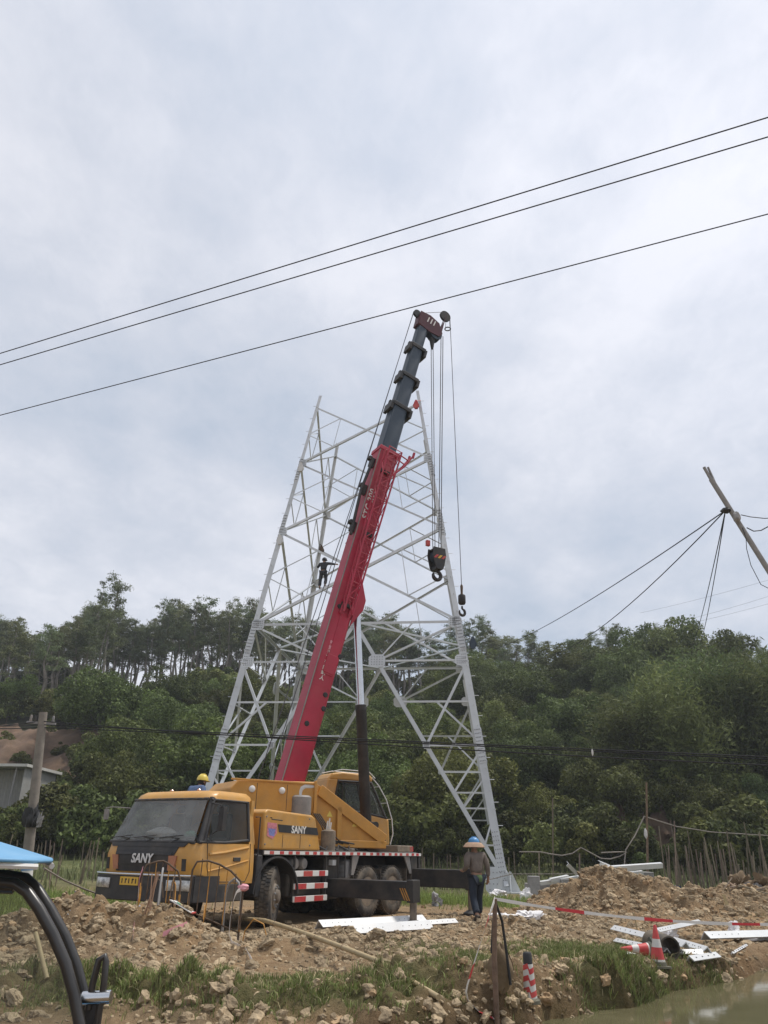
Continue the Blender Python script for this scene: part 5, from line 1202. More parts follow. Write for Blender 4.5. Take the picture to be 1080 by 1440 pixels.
# fallen warning sign and its pole
p0, p1 = on_ground(268, 1295, 0.10), on_ground(304, 1290, 0.16); sg_ = thing('fallen_sign', p0, 'white warning board with yellow triangle fallen on the mound', 'sign')
ex = (p1-p0).normalized(); ey = V(-ex.y*0.9, ex.x*0.9, 0.45).normalized(); ez = ex.cross(ey)
def sgp(a, b, o=0.0): return p0+ex*a+ey*b+ez*o
m = MB(); m.prism([sgp(-0.12, -0.02), sgp(0.56, -0.02), sgp(0.60, 0.34), sgp(-0.02, 0.38)], ez*0.012); m.build('board', 'white_paint', sg_)
m = MB(); m.prism([sgp(-0.12, -0.03), sgp(0.56, -0.03), sgp(0.56, -0.005), sgp(-0.12, -0.005)], ez*0.02); m.build('red_edge', 'red_paint', sg_)
m = MB(); m.prism([sgp(0.36, 0.12, 0.013), sgp(0.55, 0.12, 0.013), sgp(0.46, 0.27, 0.013)], ez*0.003); m.build('yellow_triangle', 'helmet_yellow', sg_)
m = MB(); m.tube([sgp(0.06, 0.08, 0.014), sgp(0.20, 0.28, 0.014), sgp(0.28, 0.09, 0.014), sgp(0.06, 0.08, 0.014)], 0.012, 5); m.build('black_triangle', 'green_cloth', sg_)
for k in range(3):
    m = MB(); m.prism([sgp(-0.05+0.035*k, 0.06, 0.013), sgp(-0.035+0.035*k, 0.06, 0.013), sgp(0.0+0.035*k, 0.32, 0.013), sgp(-0.015+0.035*k, 0.32, 0.013)], ez*0.003); m.build('printed_line', 'black_mark', sg_)
m = MB(); m.tube([on_ground(222, 1270, 0.08), on_ground(274, 1290, 0.14)], 0.05, 10); tag(m.build('wooden_pole', 'bamboo_pole', None, smooth=True), 'short thick pole lying behind the barriers beside fallen sign', 'pole')
# long bamboo pole lying over the mound
a, b = on_ground(333, 1300, 0.08), on_ground(617, 1421, 0.05); mm = (a+b)/2; mm.z = max(mm.z, gz(mm.x, mm.y)+0.16)+0.05
fr = np.linspace(0, 1, 25); lx, ly = a.x+(b.x-a.x)*fr, a.y+(b.y-a.y)*fr; lift = float(np.percentile(ground_z(lx, ly)-(a.z+(b.z-a.z)*fr)+0.05*np.sin(fr*3.1), 92))
pts = [V(lx[i], ly[i], a.z+(b.z-a.z)*fr[i]+max(0.0, lift)*min(1, 4*fr[i], 6*(1-fr[i]))+0.05*math.sin(fr[i]*3.1)+0.03) for i in range(25)]
bp_ = thing('bamboo_pole', a, 'long bamboo pole lying across the clods in front of the crane', 'pole')
m = MB(); m.tube(pts, [0.038-0.012*i/24 for i in range(25)], 10); m.build('culm', 'bamboo_pole', bp_, smooth=True)
for i in range(2, 24, 3):
    m = MB(); d_ = (pts[i+1 if i < 24 else i]-pts[i-1]).normalized(); m.lathe(pts[i]-d_*0.008, d_, [(0.036-0.012*i/24, 0), (0.044-0.012*i/24, 0.008), (0.036-0.012*i/24, 0.016)], 10); m.build('node', 'wood', bp_)
# small stuff sticking out of the barriers: dry stems
m = MB()
for k in range(9):
    q = on_ground(206+random.uniform(-5, 5), 1290); m.tube([q, at_y(218+random.uniform(-6, 8), 1222+random.uniform(0, 12), q.y)], 0.006, 4)
tag(m.build('dry_stems', 'bamboo_pole'), 'bundle of dry stems standing behind the arched barrier', 'stems')

# ------------------------------------------------------------------ galvanized steel lying about
def steel(pa, pb, w, label, h=0.03, mat='galv_new', group=None, roll=0.0, grounded=True):
    a, b = (on_ground(*q_, h) if len(q_) == 2 else V(*at_y(*q_).xy, gz(*at_y(*q_).xy)+h) for q_ in (pa, pb))
    d = (b-a).normalized(); n = 12
    lift = max(0, max(gz(*(a+(b-a)*(i/n)).xy)-(a+(b-a)*(i/n)).z for i in range(n+1)))*0.75+0.02; a.z += lift; b.z += lift
    t = thing('steel_angle', a, label, 'steel bar', group)
    side = d.cross(UZ).normalized(); m = MB(); r0 = 0.62+roll; w *= 0.62; a = a+UZ*(w*0.4); b = b+UZ*(w*0.4); m.angle(a, b, w, 0.014, side*math.cos(r0)-UZ*math.sin(r0), -side*math.cos(r0)-UZ*math.sin(r0)); m.build('bar', mat, t)
    m = MB(); L_ = (b-a).length; k = 0
    while 0.12+k*0.16 < L_-0.1 and k < 5:
        for e_ in (0.12+k*0.16, L_-0.12-k*0.16): nn_ = (side*math.sin(r0)+UZ*math.cos(r0)).normalized(); m.lathe(a+d*e_+(side*math.cos(r0)-UZ*math.sin(r0))*(w*0.5)+nn_*0.001, nn_, [(0.009, 0), (0.009, 0.003)], 8)
        k += 1
    bh = m.build('bolt_holes', 'black_mark', t); bh['kind'] = 'stuff'
    return t
steel((447, 1312, 16.5), (594, 1297, 18.4), 0.30, 'longest pale steel angle lying in front of outrigger jack', 0.10)
steel((490, 1318, 15.9), (604, 1306, 17.2), 0.30, 'pale steel angle with bolt holes lying nearest the clods', 0.08, roll=0.2)
steel((560, 1304, 17.5), (640, 1297, 18.6), 0.2, 'short dull steel angle beside the outrigger jack', 0.05)
steel((598, 1300, 18.1), (630, 1296, 18.7), 0.24, 'stubby bright steel plate end near the worker', 0.03)
steel((866, 1322), (968, 1350), 0.17, 'bright steel angle slanting behind standing traffic cone', 0.16); steel((868, 1332), (940, 1348), 0.13, 'bright steel angle under the slanting one behind cone', 0.08)
steel((925, 1333), (985, 1316), 0.14, 'dark edged steel angle propped over the black pipe', 0.22); steel((970, 1356), (1008, 1350), 0.16, 'short white steel piece in front of black pipe', 0.04)
steel((882, 1352, 12.9), (990, 1353, 12.7), 0.14, 'white steel bar lying under the fallen cone', 0.05); steel((950, 1336), (998, 1352), 0.16, 'white steel piece slanting beside black pipe', 0.12)
steel((992, 1327), (1150, 1322), 0.26, 'long grey galvanized beam lying at the edge of right mound', 0.10, mat='galv'); steel((1030, 1346), (1050, 1334), 0.06, 'short bent white strip below the long grey beam', 0.03)
# black pipe
pc = on_ground(944, 1352, 0.15); pp = thing('drain_pipe', pc, 'short black ribbed pipe lying open behind the traffic cone', 'pipe')
ax = V(-0.12, 0.98, 0.06).normalized(); m = MB(); n = 28
m.lathe(pc, ax, [(r_*0.82, h_) for r_, h_ in ((0.165, 0.0), (0.19, 0.0), (0.20, 0.05), (0.19, 0.10), (0.20, 0.16), (0.19, 0.22), (0.20, 0.3), (0.19, 0.4), (0.19, 0.55), (0.165, 0.55), (0.165, 0.0))], n)
m.f = [f for f in m.f if len(f) == 4]; m.build('shell', 'pipe_dark', pp, smooth=True)
# cones and post
def cone(base, up, label, hgt=0.56):
    up = V(up).normalized(); t = thing('traffic_cone', base, label, 'traffic cone')
    ref = V(1, 0.2, 0); ref = (ref-up*ref.dot(up)).normalized(); b2 = up.cross(ref); k = hgt/0.7; o = V(base)
    m = MB(); m.prism([o+(ref*x+b2*y)*0.19*k for x, y in ((-1, -.8), (-.8, -1), (.8, -1), (1, -.8), (1, .8), (.8, 1), (-.8, 1), (-1, .8))], up*0.035*k); m.lathe(o, up, [(0.16*k, 0.035*k), (0.15*k, 0.10*k), (0.145*k, 0.105*k)], 24); m.build('base', 'cone_base', t)
    rr = lambda h: (0.135-0.105*(h-0.1)/0.6)*k
    for h0, h1, mt, nm in ((0.10, 0.14, 'cone_white', 'white_ring'), (0.14, 0.34, 'cone_red', 'red_band'), (0.34, 0.48, 'cone_white', 'white_band'), (0.48, 0.70, 'cone_red', 'red_tip')):
        m = MB(); m.lathe(o, up, [(rr(h0), h0*k), (rr(h1), h1*k)]+([(0.02*k, h1*k+0.012)] if h1 > 0.69 else []), 24); m.build(nm, mt, t, smooth=True)
    return t
cb = next(q for q in (at_y(927, 1371, y_) for y_ in np.arange(11.4, 13.5, 0.05)) if gz_min(q.x, q.y, 0.15) > -0.06); cb.z = gz_min(cb.x, cb.y, 0.1)+0.02; cone(cb, (0.03, 0, 1), 'red and white traffic cone standing at the grassy bank', 0.50)
cb2 = at_y(919, 1352, 12.3); cb2.z = gz(cb2.x, cb2.y)+0.13; cone(cb2, (-0.95, -0.15, 0.03), 'traffic cone fallen on its side behind the standing one', 0.45)
wb = on_ground(747, 1419, 0.04); wp = thing('warning_post', wb, 'short warning post with red and white chevrons and black cap', 'warning post')
upw = V(-0.03, 0, 1).normalized()
m = MB(); m.lathe(wb, upw, [(0.10, 0.0), (0.10, 0.03), (0.075, 0.05)], 20); m.build('base', 'cone_base', wp, smooth=True)
m = MB(); m.lathe(wb, upw, [(0.072, 0.03), (0.052, 0.36)], 24); m.build('white_tube', 'cone_white', wp, smooth=True)
m = MB(); m.lathe(wb, upw, [(0.050, 0.35), (0.048, 0.455), (0.036, 0.47)], 20); m.build('black_cap', 'black_mark', wp, smooth=True)
for k in range(3):
    z0 = 0.055+0.105*k; m = MB(); vs = []
    for i in range(25):
        an = -math.pi+2*math.pi*i/24; zz = z0+0.06*abs(((an+math.pi/2+math.pi) % math.pi)/math.pi-0.0)*1.0
        for dz in (0, 0.05):
            h = zz+dz; rr = 0.0735-0.02*(h-0.03)/0.33; vs.append(wb+upw*h+V(math.cos(an), math.sin(an), 0)*rr)
    m.add(vs, [(2*i, 2*i+1, 2*i+3, 2*i+2) for i in range(24)]); m.build('red_chevron', 'cone_red', wp, smooth=True)
# white bags, cloth and debris
def crumple(name, c, rx, ry, rz, mat, seed, peaks=3, parent=None, sharp=1.0):
    rs = np.random.default_rng(seed); bm = bmesh.new(); bmesh.ops.create_icosphere(bm, subdivisions=4, radius=1.0)
    ks = [(rs.normal(0, 1.6*1.7**i, 3), rs.random()*6.28, 0.22/1.45**i) for i in range(6)]
    pk = [rs.normal(0, 1, 3) for _ in range(peaks)]; pk = [p/np.linalg.norm(p) for p in pk]
    base = BASE.get(parent.name) if parent else Vector((0, 0, 0))
    for v in bm.verts:
        p = np.array(v.co[:]); k = 0.8
        for w, ph, a in ks: k += a*(1-2*abs(math.sin(float(p@w)+ph)))*sharp
        for q in pk: k += 0.45*max(0.0, float(p@q)-0.72)/0.28*(1 if q[2] > -0.2 else 0)
        z = p[2]*rz*k
        v.co = V(c)+V(p[0]*rx*k, p[1]*ry*k, max(z, -rz*0.45))-base
    me = bpy.data.meshes.new(name); bm.to_mesh(me); bm.free(); return finish(me, name, mat, parent, smooth=True, base=base)
for k, (px, py, rx, rz, lab) in enumerate(((740, 1266, 0.30, 0.34, 'bulging white sack standing by the pylon foot'), (700, 1262, 0.40, 0.22, 'low white sack slumped in front of the pylon foot'),
        (744, 1292, 0.26, 0.12, 'torn white bag lying under the stretched tape'), (938, 1326, 0.28, 0.20, 'pale plastic sheet heaped behind the steel angles'),
        (1034, 1316, 0.13, 0.20, 'white plastic rag upright beside the long grey beam'), (1050, 1322, 0.20, 0.14, 'pointed white plastic rag on the long grey beam'), (712, 1290, 0.28, 0.07, 'flat white plastic scrap near the worker'),
        (1079, 1322, 0.10, 0.10, 'small white rag at the end of the grey beam'), (614, 1274, 0.22, 0.26, 'pale boulder of concrete beside rear outrigger'))):
    p = on_ground(px, py); p.z += rz*0.30
    tag(crumple('plastic_bag' if k < 8 else 'concrete_rubble', p, rx, rx*0.7, rz, 'bag_white' if k < 8 else 'old_wood_grey', 30+k), lab, 'bag' if k < 8 else 'rubble')
crumple('black_wrap', at_y(45, 1152, 22.9), 0.20, 0.20, 0.46, 'black_mark', 5, parent=pole); crumple('cloth_rag', at_y(55, 1156, 22.7), 0.08, 0.08, 0.30, 'old_wood_grey', 6, parent=pole)
# stack of lattice steel and slabs in the middle distance
pl0 = V(at_y(745, 1245, 29).x, 29, 0)
def slab(px0, py0, px1, py1, y0, y1, dep, nm, mat, lab, cat='slab'):
    a, b = at_y(px0, py1, y0), at_y(px1, py1, y1); top = at_y((px0+px1)/2, py0, (y0+y1)/2).z
    g0 = min(gz(a.x, a.y), gz(b.x, b.y))-0.05
    m = MB(); m.prism([V(a.x, a.y, g0), V(b.x, b.y, g0), V(b.x, b.y+dep, g0), V(a.x, a.y+dep, g0)], UZ*(top-g0)); o = m.build(nm, mat, None, bevel=0.02); return tag(o, lab, cat)
slab(746, 1243, 800, 1250, 29.5, 30.5, 1.2, 'formwork_panel', 'concrete_slab', 'grey panel stack end lying beyond the white sack')
slab(790, 1236, 850, 1250, 29.0, 30.0, 1.6, 'formwork_panel', 'concrete_slab', 'grey panel stack middle lying beyond the mound'); slab(846, 1226, 922, 1250, 29.0, 29.5, 2.0, 'formwork_panel', 'concrete_slab', 'tallest grey panel stack beside the blue tarp')
slab(745, 1232, 760, 1250, 28.8, 28.9, 0.4, 'white_crate', 'old_wood_grey', 'small pale box standing on the grey panels', 'box')
i_ = 0
for (x0, y0, x1, y1, w, lab) in ((842, 1220, 932, 1214, 0.16, 'long pale bar resting on top of tallest panel stack'), (845, 1212, 862, 1219, 0.14, 'short pale bar tilted on the panel stack'), (800, 1214, 814, 1228, 0.12, 'pale bar sticking up from panel stack'),
        (872, 1240, 902, 1236, 0.20, 'bright white bar in the tallest panel stack'), (865, 1230, 905, 1225, 0.14, 'grey bar laid over the tallest panel stack'), (760, 1240, 815, 1232, 0.12, 'thin pale bar along the middle panels'), (775, 1236, 800, 1231, 0.12, 'short white bar upon the middle panels')):
    a, b = at_y(x0, y0, 28.9), at_y(x1, y1, 29.3); d = (b-a).normalized(); m = MB(); m.angle(a, b, w, 0.02, V(0, 0.9, 0.2), UZ*-1); tag(m.build('steel_angle', 'galv_new'), lab, 'steel bar')
tp = at_y(935, 1232, 29.5); tag(crumple('tarpaulin', V(tp.x, 29.8, gz(tp.x, 29.8)+0.30), 0.75, 0.6, 0.52, 'tarp_blue', 51), 'dark blue tarpaulin heap at the end of the panels', 'tarpaulin')
# heap of rags and sticks at right
for k, (px, py, y, r, mt) in enumerate(((1040, 1232, 21.0, 0.36, 'bag_brown'), (1026, 1238, 20.6, 0.22, 'wood'), (1056, 1240, 20.7, 0.22, 'old_wood_grey'), (1072, 1242, 20.8, 0.30, 'bag_brown'))):
    p = at_y(px, py, y); tag(crumple('rag_heap', V(p.x, y, gz(p.x, y)+r*0.35), r, r, r*0.85, mt, 60+k, 4, sharp=1.4), ['tall tangle of brown sacking on the far right mound', 'brown rag bundle beside the tall sacking tangle', 'grey rag bundle on the far right mound', 'rounded brown bundle at the end of far right mound'][k], 'rag heap')
for k in range(9):
    p = on_ground(1020+k*8, 1245+random.uniform(-4, 12), 0.05); d_ = V(random.uniform(-1, 1), random.uniform(-.4, .4), random.uniform(-.1, 0.5)).normalized()*random.uniform(0.3, 0.7)
    m = MB(); m.tube([p-d_*0.5, p+d_*0.5], 0.016, 5); tag(m.build('stick', 'stake'), 'broken stick on the far right mound', 'stick', 'sticks on the far right mound')
m = MB(); q = on_ground(900, 1318); m.tube([q-UZ*0.1, at_y(891, 1284, q.y)], 0.012, 5); tag(m.build('thin_stick', 'bamboo_pole'), 'thin upright stick holding up the stretched tape', 'stick')
m = MB(); q = on_ground(1022, 1277); m.prism([q-UZ*0.05, q+V(0.1, 0, -0.05), at_y(1017, 1258, q.y)+V(0.03, 0, 0), at_y(1016, 1258, q.y)], V(0, 0.02, 0)); tag(m.build('wood_splinter', 'bamboo_pole'), 'pale wooden splinter stuck in the right mound', 'stick')
m = MB(); q = on_ground(66, 1378); m.tube([q, at_y(50, 1312, q.y+0.3)], 0.022, 8); tag(m.build('leaning_stick', 'bamboo_pole', None, smooth=True), 'pale stick leaning behind the clear windscreen', 'stick')
# bare pole and ropes behind the panels
pm = at_y(905, 1215, 31); pm.z = gz(pm.x, 31); pt_ = at_y(909, 1100, 31)
bpole = thing('bare_pole', pm, 'thin bare pole with ropes rising behind panel stack', 'pole'); MB().tube([pm-UZ*0.2, pt_], [0.05, 0.035], 8).build('post', 'wood', bpole)
k1 = at_y(906, 1148, 31)
for pts in ([k1, at_y(893, 1175, 30.6), at_y(880, 1195, 30.3), V(*at_y(868, 1214, 30).xy, gz(at_y(868, 1214, 30).x, 30))], [k1, at_y(950, 1162, 33), at_y(1000, 1170, 34), at_y(1095, 1176, 35)]): MB().tube(pts, 0.022, 6).build('rope', 'concrete_pole', bpole, smooth=True)
lump('rag', at_y(908, 1172, 30.9), 0.06, 0.05, 0.16, 'white_cloth', bpole, 71)
sw = [at_y(x, y, 30.4) for x, y in ((730, 1198), (760, 1198), (775, 1201), (790, 1203), (805, 1200), (817, 1192), (832, 1200), (845, 1207), (858, 1208), (872, 1204), (882, 1198), (872, 1198), (845, 1199))]
wire('slack_rope', sw, 0.022, 'pale rope sagging between stakes behind the panel stack', 'rope', mat='concrete_pole')
for k, (px, pt, pbm, y) in enumerate(((777, 1122, 1215, 34), (815, 1200, 1245, 31), (758, 1198, 1225, 30.5))):
    b_ = at_y(px-2, pbm, y); b_.z = gz(b_.x, y); tag(MB().tube([b_-UZ*0.2, at_y(px, pt, y)], 0.03, 6).build('stake', 'stake'), ['tall dark stake behind the pylon foot', 'stake beside the panel stack carrying slack rope', 'slanted stake carrying slack rope near the pylon'][k], 'stake')
wire('boundary_cord', [at_y(x, y, 30) for x, y in ((600, 1246), (660, 1244), (720, 1229), (800, 1229), (850, 1228))], 0.014, 'pale cord strung low behind the worker and pylon foot', 'cord', mat='concrete_pole')
wire('field_rope', [at_y(x, y, yy) for x, y, yy in ((62, 1221, 16), (90, 1238, 16.5), (118, 1250, 17), (140, 1258, 17.5))], 0.018, 'pale striped rope slanting through grass beside the truck', 'rope', mat='concrete_pole')
# fence stakes: field at left, palisade at right
n_ = 0
for k in range(34):
    px = random.uniform(2, 150); y = random.uniform(25, 36); x = at_y(px, 1200, y).x
    if px > 120 and y < 26: continue
    h = random.uniform(0.7, 1.5); g0 = gz(x, y); d_ = V(random.uniform(-.14, .14), random.uniform(-.1, .1), 1)
    tag(MB().tube([(x, y, g0-0.2), V(x, y, g0)+d_*h], 0.020, 5).build('bean_stake', 'stake'), 'thin bean stake standing in the left crop field', 'stake', 'stakes in the left crop field')
for k in range(74):
    px = 932+k*2.25+random.uniform(-1, 1); y = random.uniform(31.5, 33.5); x = at_y(px, 1200, y).x; g0 = gz(x, y)
    h = random.uniform(0.9, 1.9) if k % 5 else random.uniform(1.9, 2.8); d_ = V(random.uniform(-.1, .1), random.uniform(-.05, .05), 1)
    tag(MB().tube([(x, y, g0-0.2), V(x, y, g0)+d_*h], [0.034, 0.022], 5).build('palisade_stake', 'stake'), 'weathered stake of the crooked palisade behind right mound', 'stake', 'stakes of the right palisade')
for k in range(16):
    px = 590+k*9+random.uniform(-3, 3); y = 36+random.uniform(-1, 1.5); x = at_y(px, 1200, y).x; g0 = gz(x, y)
    tag(MB().tube([(x, y, g0-0.2), (x+random.uniform(-.05, .05), y, g0+random.uniform(0.9, 1.6))], 0.025, 5).build('field_post', 'stake'), 'thin fence post in the weeds behind the pylon foot', 'post', 'fence posts behind the pylon foot')

# ------------------------------------------------------------------ scooter with rain canopy at the left edge
SD = 2.3
sroot = V(at_y(60, 1440, SD).x-0.05, SD+0.15, 0); sroot.z = gz(sroot.x, sroot.y)
sco = thing('canopy_scooter', sroot, 'scooter with blue rain canopy and curved black struts, clear windscreen', 'scooter')
cl = lambda px, py, dy=0.0: at_y(px, py, SD+dy)
m = MB()
def can(a, c):                      # canopy: front tip at right, spreading left and away
    tip = cl(62, 1223); x = tip.x-a*1.5; half = 0.05+0.62*min(1, a*2.2)**0.7
    return V(x, SD+0.45*min(1, a*2)*1.0+(c-0.5)*2*half, tip.z+0.02+0.10*math.sin(min(1, a*1.2)*1.5)*(1-(2*c-1)**2)*1.0+0.035*min(1, a*3)-0.02*abs(2*c-1)*min(1, a*2))
m.grid(can, 24, 14); m.build('canopy', 'canopy_blue', sco, smooth=True, solid=0.008)
m = MB(); m.tube([can(a, 0.0)-UZ*0.012 for a in np.linspace(0, 1, 14)], 0.008, 6); m.tube([can(a, 1.0)-UZ*0.012 for a in np.linspace(0, 1, 14)], 0.008, 6); m.build('canopy_hem', 'white_paint', sco, smooth=True)
arc1 = [(-40, 1238), (-5, 1240), (22, 1243), (38, 1254), (55, 1278), (75, 1315), (92, 1355), (104, 1398), (112, 1440), (118, 1500), (121, 1600)]
arc2 = [(-40, 1228), (10, 1231), (36, 1235), (52, 1250), (70, 1278), (92, 1318), (108, 1360), (118, 1400), (124, 1440), (127, 1500), (128, 1600)]
for arc, dy in ((arc1, 0.0), (arc2, 0.10)):
    m = MB(); m.tube([cl(x, y, dy) for x, y in arc], 0.0145, 10); m.build('strut', 'strut_black', sco, smooth=True)
m = MB(); n = len(arc1)
m.tube([cl(-40, 1243, 0), cl(20, 1246, 0.02)], 0.02, 8); m.build('canopy_bracket', 'strut_black', sco, smooth=True)
m = MB(); vs = []
for (x, y) in arc1: p = cl(x, y, 0.02); vs += [p, V(p.x-0.9, p.y+0.15, p.z)]
m.add(vs[4:], [(2*i, 2*i+1, 2*i+3, 2*i+2) for i in range(n-3)]); m.build('clear_windscreen', 'clear_plastic', sco, smooth=True)
mr = MB(); pts = [cl(x, y, 0.03) for x, y in ((124, 1420), (130, 1385), (139, 1350), (148, 1345), (149, 1352), (146, 1385), (138, 1430), (132, 1470))]
mr.tube(pts, 0.009, 8); mir = mr.build('mirror_bracket', 'strut_black', sco, smooth=True)
m = MB(); m.tube([cl(116, 1404, 0.03), cl(156, 1402, 0.03)], 0.016, 12); m.build('chrome_clamp', 'chrome', sco, smooth=True)
m = MB(); m.box(cl(132, 1425, 0.05), V(0.018, 0, 0), V(0, 0.02, 0), UZ*0.04); m.build('clamp_block', 'black_plastic', sco, bevel=0.006)
# body of the scooter below the frame of the picture
hb_ = cl(126, 1600, 0.05); fx = hb_.x
m = MB(); m.tube([hb_+UZ*0.03, V(fx-0.02, SD+0.05, 0.72), V(fx+0.05, SD+0.05, 0.30)], 0.035, 10); m.tube([V(fx, SD-0.30, 0.82), V(fx-0.02, SD+0.05, 0.76), V(fx, SD+0.40, 0.82)], 0.014, 8); m.tube([cl(121, 1600), V(fx-0.02, SD+0.05, 0.74)], 0.0145, 8); m.tube([cl(128, 1600, 0.1), V(fx-0.02, SD+0.05, 0.70)], 0.0145, 8); m.build('steering_column', 'strut_black', sco, smooth=True)
m = MB(); m.grid(lambda a, c: V(fx-0.10-0.10*math.sin(c*3.1)+0.10*(1-(2*a-1)**2), SD+0.05+(a-0.5)*0.42, 0.25+0.5*c), 10, 8); m.grid(lambda a, c: V(fx-0.12-0.75*c, SD+0.05+(a-0.5)*0.34, 0.26), 4, 6); m.grid(lambda a, c: V(fx-0.85-0.75*c, SD+0.05+(a-0.5)*0.36, 0.30+0.42*math.sin(min(1, c*1.3)*1.6)), 8, 10); m.build('body', 'canopy_blue', sco, smooth=True, solid=0.02)
m = MB(); m.box(V(fx-1.15, SD+0.05, 0.76), V(0.33, 0, 0), V(0, 0.14, 0), UZ*0.05); m.build('seat', 'seat_cloth', sco, bevel=0.04, seg=3)
for xx in (fx+0.06, fx-1.3):
    m = MB(); m.lathe(V(xx, SD+0.0, 0.22+gz(xx, SD)), V(0, 1, 0), [(0.13, 0.01), (0.21, 0.0), (0.225, 0.03), (0.225, 0.07), (0.21, 0.10), (0.13, 0.09)], 28); w_ = m.build('wheel', 'rubber', sco, smooth=True)
    m = MB(); m.lathe(V(xx, SD+0.05, 0.22+gz(xx, SD)), V(0, 1, 0), [(0.13, -0.03), (0.05, -0.02), (0.05, 0.02), (0.13, 0.03)], 24); m.build('rim', 'silver_mark', w_, smooth=True)
m = MB(); m.tube([V(fx-1.3, SD+0.05, 0.22), V(fx-1.1, SD+0.05, 0.42), V(fx-0.8, SD+0.05, 0.30)], 0.03, 8); m.tube([V(fx-1.45, SD+0.3, 0.7), can(0.98, 0.75)], 0.014, 8); m.tube([V(fx-1.45, SD-0.1, 0.7), can(0.98, 0.25)], 0.014, 8); m.tube([V(fx-1.45, SD+0.3, 0.7), V(fx-1.45, SD-0.1, 0.7)], 0.014, 8); m.build('frame', 'strut_black', sco, smooth=True)
# ------------------------------------------------------------------ people
def skin(name, nodes, edges, mat, parent, o, ax, sub=2, root=0):
    """nodes: (x right, y forward, z up, radius)"""
    base = BASE[parent.name]; vs = [V(o)+ax[0]*n[0]+ax[1]*n[1]+ax[2]*n[2]-base for n in nodes]
    me = bpy.data.meshes.new(name); me.from_pydata([tuple(v) for v in vs], edges, [])
    ob = bpy.data.objects.new(name, me); COL.objects.link(ob); ob.parent = parent; BASE[ob.name] = base
    ob.modifiers.new('Skin', 'SKIN')
    if not me.skin_vertices: me.skin_vertices.new()
    for i, n in enumerate(nodes):
        r_ = n[3]; me.skin_vertices[0].data[i].radius = (r_, r_*(n[4] if len(n) > 4 else 1.0)); me.skin_vertices[0].data[i].use_root = (i == root)
    md = ob.modifiers['Skin']; md.use_smooth_shade = True; md.branch_smoothing = 0.4
    s = ob.modifiers.new('Subsurf', 'SUBSURF'); s.levels = sub; s.render_levels = sub
    me.materials.append(MATS[mat]); return ob
